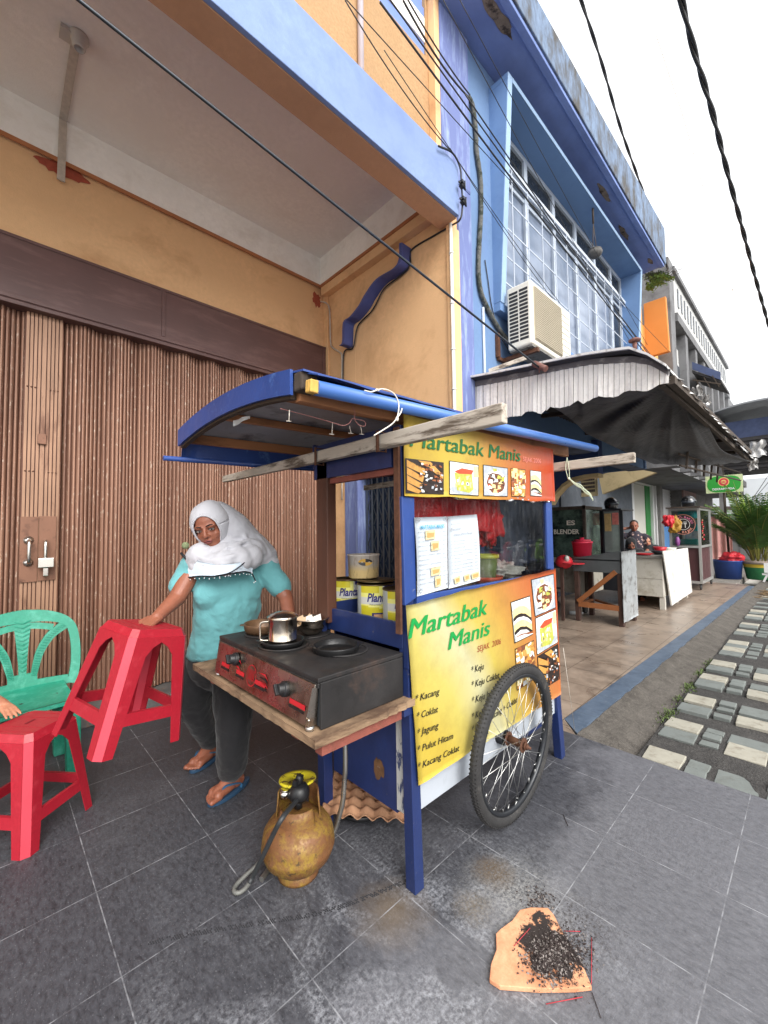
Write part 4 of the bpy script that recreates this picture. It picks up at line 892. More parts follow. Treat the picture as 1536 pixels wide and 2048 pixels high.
# wheels
def wheel(cy, tilt, outward):
    cx, R = 1.74, .345; w = MB()
    T = Matrix.Rotation(tilt, 3, 'X')
    def W_(a, r, y): return V(cx, cy, R)+T@V(r*cos(a), y, r*sin(a))
    N = 96
    prof = [(.300, -.011), (.308, -.0175), (.322, -.0205), (.336, -.017), (.3445, -.007), (.3465, 0), (.3445, .007), (.336, .017), (.322, .0205), (.308, .0175), (.300, .011)]
    vs = [W_(2*pi*j/N, r, y) for r, y in prof for j in range(N)]; k = len(prof)
    w.add(vs, [(i*N+j, i*N+(j+1) % N, (i+1)*N+(j+1) % N, (i+1)*N+j) for i in range(k-1) for j in range(N)], 0, True)
    for j in range(120):       # tread blocks
        a = 2*pi*j/120
        for s_, y in ((0, -.0135), (.5, .0135), (.25, -.0045), (.75, .0045)):
            aa = a+s_*2*pi/120; r0 = .337 if abs(y) > .01 else .3435; da = .0155; r1 = r0+.0058-(.001 if abs(y) > .01 else .0015); q = .0038
            w.add([W_(aa-da/2, r0, y-q), W_(aa+da/2, r0, y-q), W_(aa+da/2, r0, y+q), W_(aa-da/2, r0, y+q), W_(aa-da/2, r1, y-q), W_(aa+da/2, r1, y-q), W_(aa+da/2, r1, y+q), W_(aa-da/2, r1, y+q)], [(4, 5, 6, 7), (0, 1, 5, 4), (1, 2, 6, 5), (2, 3, 7, 6), (3, 0, 4, 7)], 0)
    wo_ = thing('wheel_hub_pivot', '', '', (cx, cy, R)) if False else None
    ty = w.build('wheel', M_RUB, cart)
    r_ = MB(); prof = [(.301, -.014), (.294, -.014), (.286, -.011), (.284, 0), (.286, .011), (.294, .014), (.301, .014), (.303, 0)]; k = len(prof)
    r_.add([W_(2*pi*j/N, r, y) for r, y in prof for j in range(N)], [(i*N+j, i*N+(j+1) % N, ((i+1) % k)*N+(j+1) % N, ((i+1) % k)*N+j) for i in range(k) for j in range(N)], 0, True)
    r_.build('rim', M_RIM, ty)
    s_ = MB(); n = 36
    for j in range(n):
        a = 2*pi*j/n; sd = -1 if j % 2 else 1; lean = (1 if (j//2) % 2 else -1)*.95
        s_.cyl(W_(a+lean, .026, sd*.036), W_(a, .290, sd*.003), .0012, 5); s_.cyl(W_(a+lean*.06, .272, sd*.006), W_(a, .289, sd*.003), .0021, 5)
    s_.build('spokes', M_SPK, ty)
    h = MB(); h.cyl(W_(0, 0, -.04), W_(0, 0, .04), .017, 16)
    for y in (-.037, .037): h.cyl(W_(0, 0, y-.003), W_(0, 0, y+.003), .031, 20)
    h.cyl(W_(0, 0, -.072), W_(0, 0, .09), .006, 8)
    for y in (-.052, -.06): h.cyl(W_(0, 0, y), W_(0, 0, y+.009), .016 if y == -.052 else .011, 8)
    h.build('hub', M_RUST, ty)
    a = MB(); yo = .05*(1 if outward < 0 else -1); a.cyl(V(cx, cy+yo, R), V(cx, cy+yo+(.22 if outward < 0 else -.22), R), .034, 18); a.build('axle_tube', M_RIM, cart)
wheel(.975, .06, -1)
wheel(1.69, 0.0, 1)
g = MB(); g.box(2.05, 2.34, 1.10, 1.14, .295-.09, .295-.03); g.box(1.2, 2.3, 1.30, 1.34, .20, .264); g.build('chassis_beam', M_NAVY, cart)
g = MB(); g.text('INNOVA', (2.07, .9515, .395), (.25, 0, .97), (-.97, 0, .25), 0, width=.035, size=.012); 
M_WL = mat('white transfer print', C(220, 220, 220), .5, bump=0)
# ropes and ties
M_ROPE = mat('white nylon cord', C(226, 218, 204), .7, var=.1, vscale=60, bump=.5, bscale=300)
M_PINKR = mat('dusty pink string', C(172, 116, 110), .8, var=.1, bump=0)
g = MB(); q = lambda x, y, yy=.965: PY(x, y, yy)
g.tube(smooth_path([q(729, 781), q(742, 784), q(752, 781), q(764, 778), q(778, 781), q(790, 790), q(797, 806), q(797, 822), q(794, 836)], 6), .0022, 8)
g.tube(smooth_path([q(794, 836), q(801, 826), q(804, 817)], 4), .0024, 8); g.tube(smooth_path([q(794, 836), q(784, 848), q(766, 860), q(748, 871)], 6), .0022, 8)
g.ball(q(794, 838), .0062, 8, sc3=(1, 1, 1.4)); g.ball(q(755, 780), .005, 8, sc3=(1.8, 1, .8))
g.build('cord_tie', M_ROPE, cart)
g = MB()
g.tube(smooth_path([q(706, 814, 1.06), q(710, 826, 1.06), q(709, 838, 1.06), q(718, 850, 1.06), q(730, 852, 1.06), q(729, 843, 1.06), q(716, 839, 1.06), q(704, 838, 1.06), q(699, 846, 1.06), q(686, 851, 1.06), q(668, 846, 1.07), q(640, 838, 1.1), q(618, 832, 1.12), q(560, 817, 1.15)], 6), .0011, 6)
g.build('string', M_PINKR, cart)
g = MB()
for (x, y, x2, y2) in ((579, 820, 578, 842), (665, 845, 664, 868), (699, 852, 702, 866), (721, 850, 724, 868)):
    g.cyl(PY(x, y, 1.12), PY(x2, y2, 1.12), .0013, 6); g.cyl(PY(x2-5, y2, 1.12), PY(x2+4, y2+1, 1.12), .0013, 6)
g.build('wire_hook', M_ROPE, cart)
g = MB(); qq = lambda x, y, yy=1.0: PX(x, y, 2.345+(yy-1)*.2)
for k in range(7):
    s0 = random.Random(k); j = lambda a: s0.uniform(-a, a)
    g.tube(smooth_path([qq(1138, 957), qq(1148, 966+j(2)), qq(1160, 972+j(4)), qq(1170+j(2), 982+j(5)), qq(1180, 990+j(3)), qq(1186, 1000+j(2))], 5), .0022, 5)
g.tube(smooth_path([qq(1134, 915), qq(1131, 935), qq(1136, 957)], 4), .0018, 5); g.tube(smooth_path([qq(1134, 915), qq(1138, 938), qq(1139, 957)], 4), .0018, 5); g.ball(qq(1138, 957), .008, 8)
g.build('rope_tassel', mat('pale green rope', C(200, 212, 186), .8, var=.1, bump=0), cart)
# plastic scrap caught under the roof
g = MB(); g.slab(lambda u, v: PX(466+u*32, 841-u*10+v*12*(1-u*.5), .70)+V(.004*sin(u*7), 0, 0), 8, 3, (.001, 0, 0)); g.build('plastic_scrap', mat('white plastic scrap', C(224, 226, 226), .4, bump=0), cart)

# ================================================================== STOVE
stove = thing('gas_stove', 'soot black two row gas stove with red striped steel front', 'stove', (.93, 1.44, .698))
M_SOOTS = mat('soot black steel', C(52, 50, 50), .62, var=.3, vscale=5, dirt=C(82, 66, 58), dscale=6, dth=(.52, .72), metal=.5, bump=.4, bscale=40, rvar=.18)
M_SIDE = mat('charcoal painted steel', C(62, 66, 70), .5, var=.15, vscale=4, dirt=C(40, 36, 36), dscale=5, dth=(.5, .7), metal=.3, bump=.2, fine=(120, .15))
M_STEEL = mat('stained brushed steel', C(182, 172, 160), .28, metal=1, var=.15, vscale=8, dirt=C(134, 104, 86), dscale=6, dth=(.52, .70), bump=.08)
g = MB(); g.box(.745, 1.107, 1.075, 1.805, .705, .842); g.build('body', M_SIDE, stove, bevel=.003)
wells = [(.975, 1.255), (.855, 1.475), (.90, 1.70), (1.02, 1.56)]
g = MB(); g.box(.733, 1.107, 1.065, 1.815, .843, .858); g.box(.7325, .7405, 1.0655, 1.8145, .826, .8425); g.box(.742, 1.106, 1.0645, 1.0735, .700, .8425)
g.build('top_plate', M_SOOTS, stove, bevel=.003)
g = MB(); g.hexa([(.708, 1.085, .712), (.742, 1.085, .712), (.742, 1.80, .712), (.708, 1.80, .712), (.729, 1.075, .838), (.742, 1.075, .838), (.742, 1.805, .838), (.729, 1.805, .838)]); fp = g.build('front_panel', M_STEEL, stove, bevel=.002)
def FPn(y, t_, o=0): return V(.729-.021*t_-.0015-o, y, .838-.126*t_)
M_REDS = mat('red sticker', C(186, 36, 44), .4, var=.08, bump=0)
g = MB()
for (y, w) in ((1.74, .075), (1.60, .07), (1.44, .075), (1.20, .09)):
    g.poly([FPn(y, .55), FPn(y-w, .55), FPn(y-w, .67), FPn(y, .67)], 0); g.poly([FPn(y+.003, .70), FPn(y-w+.003, .70), FPn(y-w+.003, .76), FPn(y+.003, .76)], 1)
for k in range(30):
    a0, a1 = 2*pi*k/30, 2*pi*(k+1)/30; cy_, ct = 1.475, .52
    g.poly([FPn(cy_+.037*cos(a0), ct+.30*sin(a0)), FPn(cy_+.037*cos(a1), ct+.30*sin(a1)), FPn(cy_+.034*cos(a1), ct+.27*sin(a1)), FPn(cy_+.034*cos(a0), ct+.27*sin(a0))], 0)
for k in range(5): g.poly([FPn(1.498-k*.010, .36), FPn(1.494-k*.010, .36), FPn(1.494-k*.010, .66), FPn(1.498-k*.010, .66)], 0)
for k in range(4):
    y = 1.425-k*.004; g.poly([FPn(y, .34+.1*k), FPn(y-.05, .30+.12*k), FPn(y-.075, .44+.1*k), FPn(y-.05, .36+.12*k)], k % 2)
for k in range(3): g.poly([FPn(1.63, .30+.08*k), FPn(1.585, .26+.10*k), FPn(1.565, .36+.1*k), FPn(1.59, .31+.1*k)], k % 2)
g.build('sticker', [M_REDS, M_BLKINK], fp)
M_BLKP = mat('black plastic', C(28, 28, 30), .45, var=.1, bump=.15, bscale=60)
for (kx, ky) in ((470, 1318), (568, 1378)):
    c = PX(kx, ky, .714); nd = V(-.98, 0, .17); g = MB()
    R = nd.to_track_quat('Z', 'Y').to_matrix()
    g.lathe([(.001, .026), (.016, .026), (.018, .023), (.019, .008), (.0245, .006), (.025, 0), (.025, -.006)], c, R, 20); g.obox(c+nd*.030, (.010, .036, .012), R@Matrix.Rotation(.7, 3, 'Z'))
    g.build('knob', M_BLKP, stove, bevel=.0015)
g = MB()
for (x, y) in ((.722, 1.095), (.722, 1.785), (1.09, 1.1), (1.09, 1.79)): pass
for (x, y) in ((.722, 1.095), (.722, 1.785), (1.09, 1.1), (1.09, 1.79)):
    g = MB(); g.cyl((x, y, .699), (x, y, .7115), .014, 14); g.build('foot', mat('chrome foot', C(200, 200, 198), .3, metal=.9, bump=0), stove)
g = MB(); g.bar((.7065, 1.086, .72), (.7275, 1.076, .83), .018, .002, up=(0, 1, 0)); g.ball((.7075, 1.078, .737), .005, 8); g.build('end_bracket', M_STEEL, stove)
for (x, y) in wells:
    g = MB(); g.lathe([(.06, 0), (.098, 0), (.100, .004), (.093, .006), (.088, .002)], (x, y, .8585), n=28); g.build('burner_ring', M_SOOTS, stove)
# pans, mug and bowl on the stove
M_CAST = mat('black cast mould', C(34, 34, 35), .38, var=.2, vscale=9, metal=.4, bump=.25, bscale=80)
def mould(x, y, r=.075, ang=0, lab='', h=.022, nm='cake_mould', mm=None, inner=-.012, z=.872):
    p = thing(nm, lab, 'pan', (x, y, .864)) if False else None
    g = MB(); g.lathe([(.001, inner), (r-.010, inner), (r-.005, inner+.004), (r-.003, h), (r+.003, h+.001), (r+.004, h-.003), (r-.0, .001), (r-.006, -.012), (.001, -.014)], (x, y, z), n=36)
    for s_ in (1, -1):
        d = V(cos(ang), sin(ang), 0)*s_; a = V(x, y, z+h-.002)+d*(r+.002); n_ = V(-d.y, d.x, 0)
        g.prism([a-n_*.016, a+d*.014-n_*.009, a+d*.018, a+d*.014+n_*.009, a+n_*.016], (0, 0, .003))
    o = g.build(nm, mm or M_CAST, label=lab, cat='cake pan', group='round cake moulds on the stove', loc=(x, y, .86)); return o
mould(.950, 1.262, .084, 2.5, 'empty round black cake mould nearest the front corner of the stove', z=.8605, inner=-.0015)
mould(.845, 1.468, .082, 2.6, 'round black cake mould under the steel mug', h=.012)
mould(.90, 1.735, .082, 2.9, 'greasy brown rimmed cake mould behind the steel mug', h=.028, mm=mat('greasy brown mould', C(104, 78, 56), .4, var=.3, vscale=18, metal=.4, dirt=C(40, 32, 28), dscale=10))
mug = thing('steel_mug', 'lidded stainless steel mug standing on the stove', 'mug', (.845, 1.468, .866))
M_SS = mat('stainless steel', C(206, 196, 182), .2, metal=1, var=.1, vscale=9, stretch=(4, 4, .4), dirt=C(150, 118, 86), dscale=14, dth=(.56, .68), dstretch=(3, 3, .3), bump=.05)
g = MB(); g.lathe([(.001, 0), (.053, 0), (.055, .004), (.055, .018), (.0565, .02), (.055, .022), (.055, .098), (.058, .101), (.058, .105), (.052, .105), (.05, .09), (.001, .09)], (.845, 1.468, .866), n=36); g.build('cup', M_SS, mug)
g = MB(); g.lathe([(.060, .105), (.060, .109), (.054, .112), (.046, .118), (.03, .124), (.001, .126)], (.845, 1.468, .866), n=36); g.build('lid', M_SS, mug)
g = MB(); hd = V(-.70, .55, 0).normalized(); c = V(.845, 1.468, .866)
g.tube(smooth_path([c+hd*.055+V(0, 0, .088), c+hd*.080+V(0, 0, .086), c+hd*.088+V(0, 0, .075), c+hd*.088+V(0, 0, .04), c+hd*.085+V(0, 0, .018), c+hd*.055+V(0, 0, .014)], 5), .0042, 8); g.build('handle', M_SS, mug)
bowl = thing('steel_bowl', 'stainless steel bowl with scraps in front of the tins', 'bowl', (1.025, 1.54, .862))
g = MB(); g.lathe([(.001, 0), (.035, 0), (.052, .018), (.066, .050), (.068, .062), (.080, .066), (.080, .069), (.066, .067), (.060, .05), (.044, .018), (.001, .006)], (1.025, 1.54, .862), n=36); g.build('basin', M_SS, bowl)
g = MB(); rr = random.Random(4)
for k, (dx, dy, col) in enumerate(((-.035, .03, 0), (-.05, .0, 0), (.0, -.01, 1), (.03, .0, 1), (-.01, .02, 1), (.02, .03, 0))):
    a = rr.uniform(0, 3); p = V(1.025+dx, 1.54+dy, .92); d = V(cos(a), sin(a), .5)*.03; e_ = V(-sin(a), cos(a), .3)*.022; g.poly([p-d, p+e_, p+d*1.1, p-e_], col)
g.build('scraps', [mat('crumpled brown paper', C(200, 172, 140), .9, bump=0), mat('eggshell white', C(226, 224, 218), .7, bump=0)], bowl)

# ================================================================== TINS AND JAR
M_TINW = mat('white tin print', C(206, 206, 198), .35, var=.03, bump=0); M_TINY = mat('yellow tin print', C(206, 194, 44), .35, var=.05, bump=0)
M_TINLY = mat('pale yellow tin print', C(232, 228, 130), .35, var=.03, bump=0); M_TINB = mat('navy tin print', C(40, 36, 112), .35, var=.03, bump=0); M_TINR = mat('steel tin rim', C(120, 104, 76), .35, metal=.9, var=.25, vscale=20, bump=0)
M_TINC = mat('biscuit tin print', C(206, 160, 120), .4, var=.2, vscale=50, bump=0); M_TING = mat('grey tin side', C(176, 180, 176), .4, var=.1, bump=0)
def tin(x, y, lab, z0=.9155, r=.083, h=.150, face=pi*1.13):
    T = thing('food_tin', lab, 'tin', (x, y, z0), 'yellow and white food tins on the cart shelf'); g = MB(); n, m_ = 64, 24
    def lab_m(a, v):   # a angle rel. to face (-pi..pi, + = to the right seen from outside), v 0 bottom..1 top
        if a < -.95: return 6
        if abs(a) > 1.6: return 0
        if v > .42+.55*max(0, (a-.15))**.8 and a > .32 and v > .3: 
            if v-.3 < 1.0*(a-.1): pass
        d = hypot((a-.0)/1.0, (v-.55)*1.9)
        if a > .42 and d > .78 and v > .25: return 3
        if v < .16 and abs(a-.15) < .35*(1-(v/.2)**2*.2): return 5
        if v < .20 and abs(a-.15) < .42: return 3
        if v < .36-.25*a*.3 or (v > .8 and a < .1): return 1
        if v < .44 or (v > .68 and a < .25): return 2
        return 0
    for i in range(n):
        a0, a1 = -pi+2*pi*i/n, -pi+2*pi*(i+1)/n
        for j in range(m_):
            v0, v1 = j/m_, (j+1)/m_
            P = lambda a, v: V(x+r*cos(face+a), y+r*sin(face+a), z0+v*h)
            g.add([P(a0, v0), P(a1, v0), P(a1, v1), P(a0, v1)], [(0, 1, 2, 3)], lab_m((a0+a1)/2, (v0+v1)/2), True)
    b = g.build('can', [M_TINW, M_TINY, M_TINLY, M_TINB, M_TINR, M_TINC, M_TING], T)
    t2 = MB(); t2.text('Planta', (0, 0, 0), (1, 0, 0), (0, 1, 0), 0, width=.096, size=.052, shear=.25, off=.03); t2.text('Multi-purpose', (.012, -.016, 0), (1, 0, 0), (0, 1, 0), 0, width=.05, size=.010)
    for p in t2.v: a = (p.x-.048)/r+.02; p2 = V(x+(r+.0012)*cos(face+a), y+(r+.0012)*sin(face+a), z0+.080+p.y); p.x, p.y, p.z = p2
    t2.build('lettering', M_TINB, b)
    g = MB(); g.lathe([(r-.001, h-.002), (r+.002, h), (r+.002, h+.004), (r-.002, h+.005), (r-.004, h-.004), (.001, h-.006)], (x, y, z0), n=40); g.build('rim', M_TINR, T)
FACE = atan2(-1.25, -.95)
tin(1.305, 1.63-.0, 'yellow white and navy food tin standing leftmost of three, under the tub', face=FACE)
tin(1.285, 1.405, 'middle one of the three yellow white tins, half hidden', face=FACE, h=.148)
tin(1.255, 1.205, 'yellow white tin beside the cart post, rightmost of the three', face=FACE, h=.146)
g = MB(); g.lathe([(.001, 0), (.088, 0), (.092, .004), (.088, .008), (.001, .006)], (1.315, 1.435, 1.0715), n=36); g.build('tin_lid', M_TINR, label='dull brass coloured tin lid lying across two tins', cat='lid', loc=(1.315, 1.435, 1.07))
t = NT('cloudy plastic tub'); z_ = t.new('ShaderNodeSeparateXYZ'); t.l.new(t.co(), z_.inputs[0])
lv = t.math('ADD', z_.outputs[2], t.math('MULTIPLY', t.noise(26, 3), .03)); c = t.ramp(lv, .055, .085, C(224, 196, 138), C(196, 186, 176))
c = t.mix(t.math('MULTIPLY', t.ramp(t.noise(30, 5, .7, (3, 3, .6)), .56, .62), .5), c, C(140, 108, 72)); M_TUB = t.out(c, .3)
tub = thing('plastic_tub', 'cloudy plastic tub of pale batter on top of the tins', 'tub', (1.305, 1.51, 1.0825))
g = MB(); g.lathe([(.001, 0), (.066, 0), (.072, .006), (.076, .105), (.079, .107), (.079, .112), (.074, .112), (.07, .10), (.001, .10)], (1.305, 1.51, 1.0825), n=40); g.build('pot', M_TUB, tub)
g = MB(); n = 20; f_ = FACE+.05
for k in range(n):
    a0, a1 = 2*pi*k/n, 2*pi*(k+1)/n
    P = lambda a, s_: V(1.305+(.0765)*cos(f_+s_*.45*cos(a)), 1.51+.0765*sin(f_+s_*.45*cos(a)), 1.0825+.078+s_*.016*sin(a))
    g.add([P(a0, 0), P(a0, 1), P(a1, 1)], [(0, 1, 2)], k//5 % 2)
g.build('label', [mat('dark label', C(52, 50, 52), .5, bump=0), mat('gold label', C(196, 152, 60), .5, bump=0)], tub)
# things on the shelf behind the pane
M_RBAG = mat('translucent red bag', C(206, 44, 48), .35, var=.25, vscale=16, bump=.8, bscale=16, bdist=.02)
def crump(c, s_, seed, fn=1.0):
    g = MB(); n = 44
    g.grid(lambda u, v: V(*c)+Matrix.Diagonal(s_)@(V(sin(pi*v)*cos(2*pi*u), sin(pi*v)*sin(2*pi*u), -cos(pi*v))*(1+fn*(.55*nz(2.2*cos(2*pi*u)*sin(pi*v)+seed, 2.2*sin(2*pi*u)*sin(pi*v), 2.2*cos(pi*v))+.45*abs(nz(5*cos(2*pi*u)*sin(pi*v)+seed, 5*sin(2*pi*u)*sin(pi*v), 5*cos(pi*v)))-.15+.12*sin(14*pi*u)*sin(pi*v)))), n, n//2); return g
_c = PY(975, 1040, 1.20); crump(tuple(_c), (.12, .05, .13), 3).build('plastic_bag', M_RBAG, label='red plastic bag hanging inside the cart behind the menu sheets', cat='bag', loc=_c)
g = MB(); g.slab(lambda u, v: V(1.18+u*.80, 1.16+.02*sin(u*14), 1.455-v*(.12+.05*u)+.01*nz(u*8, v*5, 3)), 24, 6, (0, .001, 0)); g.build('red_cloth', M_RBAG, label='dark red cloth strip hung under the top of the cart window', cat='cloth', loc=(1.6, 1.3, 1.4))
g = MB(); g.box(1.62, 2.30, 1.075, 1.54, 1.004, 1.024); g.build('inner_counter', mat('worn grey board', C(150, 142, 130), .6, var=.15, vscale=8), cart)
bk = thing('bucket', 'small green tub with lime rim inside the cart window', 'tub', (1.88, 1.20, 1.035))
g = MB(); g.lathe([(.001, 0), (.05, 0), (.062, .12), (.058, .12), (.047, .006), (.001, .006)], (1.88, 1.20, 1.038), n=28); g.build('pot', mat('murky green plastic', C(112, 128, 72), .35, var=.2, bump=0), bk)
g = MB(); g.lathe([(.062, .118), (.070, .12), (.070, .138), (.060, .138), (.058, .12)], (1.88, 1.20, 1.038), n=28); g.build('rim', mat('lime plastic', C(200, 206, 60), .35, var=.08, bump=0), bk)
g = MB(); g.lathe([(.001, .028), (.045, .028), (.085, .05), (.088, .066), (.083, .062), (.045, .040), (.001, .038)], (1.88, 1.20, .998), n=28); g.build('plate', mat('orange plastic plate', C(226, 92, 60), .35, var=.08, bump=0), label='orange plastic plate under the green tub', cat='plate', loc=(1.88, 1.20, 1.025))
crump((2.10, 1.24, 1.075), (.15, .09, .045), 9).build('plastic_roll', mat('clear grey plastic', C(190, 186, 180), .3, var=.15, bump=.6, bscale=18, bdist=.02), label='bundle of clear plastic sheets lying inside the cart window', cat='plastic bundle', loc=(2.1, 1.24, 1.03))

# ================================================================== GAS CYLINDER, HOSE, TRAY
gc = PZ(597, 1742, 0); GX, GY = gc.x, gc.y
def gasmat():
    t = NT('rusted yellow gas bottle'); a = t.noise(9, 7, .72, dist=.5); b = t.noise(70, 5, .75, loc=(1, 2, 3))
    c = t.ramp(a, .42, .56, C(142, 114, 44), C(118, 78, 46)); c = t.mix(t.math('MULTIPLY', t.ramp(b, .46, .58), .65), c, C(112, 76, 46))
    c = t.mix(t.math('MULTIPLY', t.ramp(t.noise(46, 4, .7, loc=(7, 0, 0)), .60, .66), .85), c, C(64, 50, 34))
    return t.out(c, t.ramp(b, .4, .6, (.4,)*3+(1,), (.75,)*3+(1,)), t.bump(b, .4, .003), .15)
M_GAS = gasmat(); M_GASY = mat('scuffed yellow paint', C(214, 200, 44), .5, var=.14, vscale=12, dirt=C(92, 70, 36), dscale=24, dth=(.56, .62), bump=.3)
gas = thing('gas_cylinder', 'small rusty yellow gas cylinder with black regulator', 'gas cylinder', (GX, GY, 0))
k_ = .118
g = MB(); g.lathe([(.001, .024), (.055, .027), (.098, .044), (.126, .072), (.1365, .098), (.139, .106), (.139, .113), (.1365, .120), (.1365, .134), (.131, .162), (.112, .190), (.072, .214), (.001, .222)], (GX, GY, 0), n=48); g.build('body', M_GAS, gas)
g = MB(); g.lathe([(.072, .0), (.078, .0), (.078, .008), (.070, .045), (.066, .045), (.072, .008)], (GX, GY, 0), n=40); g.build('foot_ring', M_GAS, gas)
def collar(a0, a1, zlo, ztop, m=M_GAS, r0=.075, r1=.066):
    g = MB(); g.slab(lambda u, v: V(GX+(r0+(r1-r0)*v)*cos(a0+(a1-a0)*u), GY+(r0+(r1-r0)*v)*sin(a0+(a1-a0)*u), zlo(u)+(ztop(u)-zlo(u))*v), 26, 5, (0, 0, .0), m=0)
    return g
cd = atan2(-GY, -GX)      # towards camera
for (a0, a1, lo, hi) in ((cd-1.15, cd+.85, .170, .262), (cd+1.35, cd+2.6, .170, .300), (cd-2.9, cd-1.6, .170, .300)):
    g = MB(); g.grid(lambda u, v: V(GX+(.088-.012*v)*cos(a0+(a1-a0)*u), GY+(.088-.012*v)*sin(a0+(a1-a0)*u), (lo-.01)+(hi-lo+.01-(.02 if u in (0, 1) else 0))*v), 18, 3); g.build('collar', M_GAS, gas, solid=.004)
g = MB(); R = Matrix.Rotation(-.12, 3, 'X')@Matrix.Rotation(.08, 3, 'Y')
g.lathe([(.070, -.004), (.074, .0), (.072, .008), (.062, .004), (.001, .003), (.001, -.003), (.066, -.005)], (GX+.034, GY+.060, .304), R, 34); g.build('ring_handle', M_GASY, gas)
g = MB(); g.cyl((GX, GY, .238), (GX, GY, .27), .016, 14); g.lathe([(.001, .045), (.018, .045), (.032, .036), (.040, .018), (.040, 0), (.034, -.012), (.001, -.012)], (GX+.004, GY, .282), n=24); g.lathe([(.001, .082), (.010, .082), (.014, .07), (.014, .045), (.001, .045)], (GX+.004, GY, .278), n=16)
tc = V(-_R.x, -_R.y, 0); a = V(GX, GY, .285); g.cyl(a, a+tc*.055, .013, 12); g.obox(a+V(0, 0, .055), (.05, .016, .02), Matrix.Rotation(.4, 3, 'Z'))
reg = g.build('regulator', M_BLKP, gas)
g = MB(); p = a+tc*.052+V(0, 0, .004); g.cyl(p-V(0, 0, .012), p+V(0, 0, .014), .019, 18); g.cyl(p+V(0, 0, .015), p+V(0, 0, .018), .0165, 18); g.build('gauge', M_CHROME, reg)
hose = thing('gas_hose', 'flexible gas hose running from the yellow cylinder up to the stove shelf', 'hose', PZ(480, 1795, .0))
p = [a+tc*.02+V(0, -.03, -.005), D(566, 1634, 1.40), D(546, 1670, 1.42), D(526, 1712, 1.46), D(508, 1748, 1.52), PZ(499, 1765, .018)]
g = MB(); g.tube(smooth_path(p, 8), .0085, 10); g.build('rubber_hose', mat('black rubber hose', C(52, 54, 56), .5, var=.1, bump=0), hose)
M_FLEX = mat('corrugated steel conduit', C(186, 184, 178), .3, metal=.9, var=.1, bump=0)
M_FLEX2 = mat('dirty grey corrugated sleeve', C(112, 112, 108), .6, metal=.2, var=.2, bump=0)
def flex(pts, name, r=.0098, pitch=.0046, mm=None):
    P = smooth_path(pts, 30); acc = 0; q = [P[0]]; L = 0
    out = []; step = pitch/2
    for a_, b_ in zip(P, P[1:]):
        d = b_-a_; l = d.length
        while acc < l: out.append(a_+d*(acc/l)); acc += step
        acc -= l
    g = MB(); g.tube(out, [r if i % 2 else r*.80 for i in range(len(out))], 10); return g.build(name, mm or M_FLEX, hose)
flex([PZ(500, 1764, .016), PZ(488, 1779, .012), PZ(475, 1786, .011), PZ(468, 1780, .012), PZ(474, 1768, .014), PZ(492, 1750, .02), PZ(510, 1734, .03), PZ(524, 1718, .04)], 'flexible_sleeve', .0085, mm=M_FLEX2)
flex([V(1.04, 1.33, .672), PX(691, 1520, 1.04), PX(689, 1560, 1.045), PX(686, 1600, 1.045), PX(679, 1630, 1.04), PX(669, 1660, 1.03), PZ(650, 1690, .05), PZ(620, 1700, .02), PZ(560, 1715, .012), V(GX-.13, GY+.05, .012)], 'flexible_sleeve', .0105, .0056)
# egg tray and basin under the cart
M_PULP = mat('brown egg tray pulp', C(170, 128, 98), .95, var=.10, vscale=20, bump=.6, bscale=120)
def tray(u, v):
    x0, x1, y0, y1 = 1.16, 1.42, 1.10, 1.56
    cx_, cy_ = u*5.0, v*8.0
    fx = .5+.5*cos(2*pi*cx_); fy = .5+.5*cos(2*pi*cy_)
    h = (fx*fy)**.6*.026-((1-fx)*(1-fy))**.7*.020
    return V(x0+(x1-x0)*u, y0+(y1-y0)*v, .12+h)
TA, TB = PZ(640, 1634, .085), PZ(822, 1648, .085)
ex = (TB-TA); ey = V(-ex.y, ex.x, 0).normalized(); ey = ey if ey.dot(TA) > 0 else -ey; ey = ey*.30+V(0, 0, .035)
def tray2(u, v):
    fx = .5+.5*cos(2*pi*u*6); fy = .5+.5*cos(2*pi*v*6); h = (fx*fy)**.75*.020-((1-fx)*(1-fy))**.8*.008
    return TA+ex*u+ey*v+V(0, 0, h)
g = MB(); g.grid(tray2, 72, 72); g.build('egg_tray', M_PULP, label='brown pulp egg tray leaning under the cart end panel', cat='egg tray', solid=.003)
bc = PZ(722, 1622, 0)
g = MB(); g.lathe([(.001, .004), (.08, .006), (.12, .03), (.128, .052), (.124, .052), (.11, .03), (.001, .012)], (bc.x, bc.y, 0), n=36); g.build('basin', M_BLKP, label='black basin on the tiles below the egg tray', cat='basin', loc=bc)
# ================================================================== PEOPLE
def capsule(g, p0, p1, r0, r1, n=14):
    p0, p1 = Vector(p0), Vector(p1); d = (p1-p0); L = d.length; d = d.normalized(); k = 4; pts = []; rs = []
    for i in range(k): a = pi/2*(i/k); pts.append(p0-d*r0*cos(a)); rs.append(max(1e-4, r0*sin(a)))
    pts.append(p0); rs.append(r0); pts.append(p1); rs.append(r1)
    for i in range(1, k+1): a = pi/2*(i/k); pts.append(p1+d*r1*sin(a)); rs.append(max(1e-4, r1*cos(a)))
    g.tube(pts, rs, n)
def limb(g, pts, rs):
    for i in range(len(pts)-1): capsule(g, pts[i], pts[i+1], rs[i], rs[i+1])
def frame(fwd, up=(0, 0, 1)):
    f = Vector(fwd).normalized(); u = Vector(up); l = u.cross(f).normalized(); u = f.cross(l); return Matrix((f, l, u)).transposed()   # columns: forward, left, up
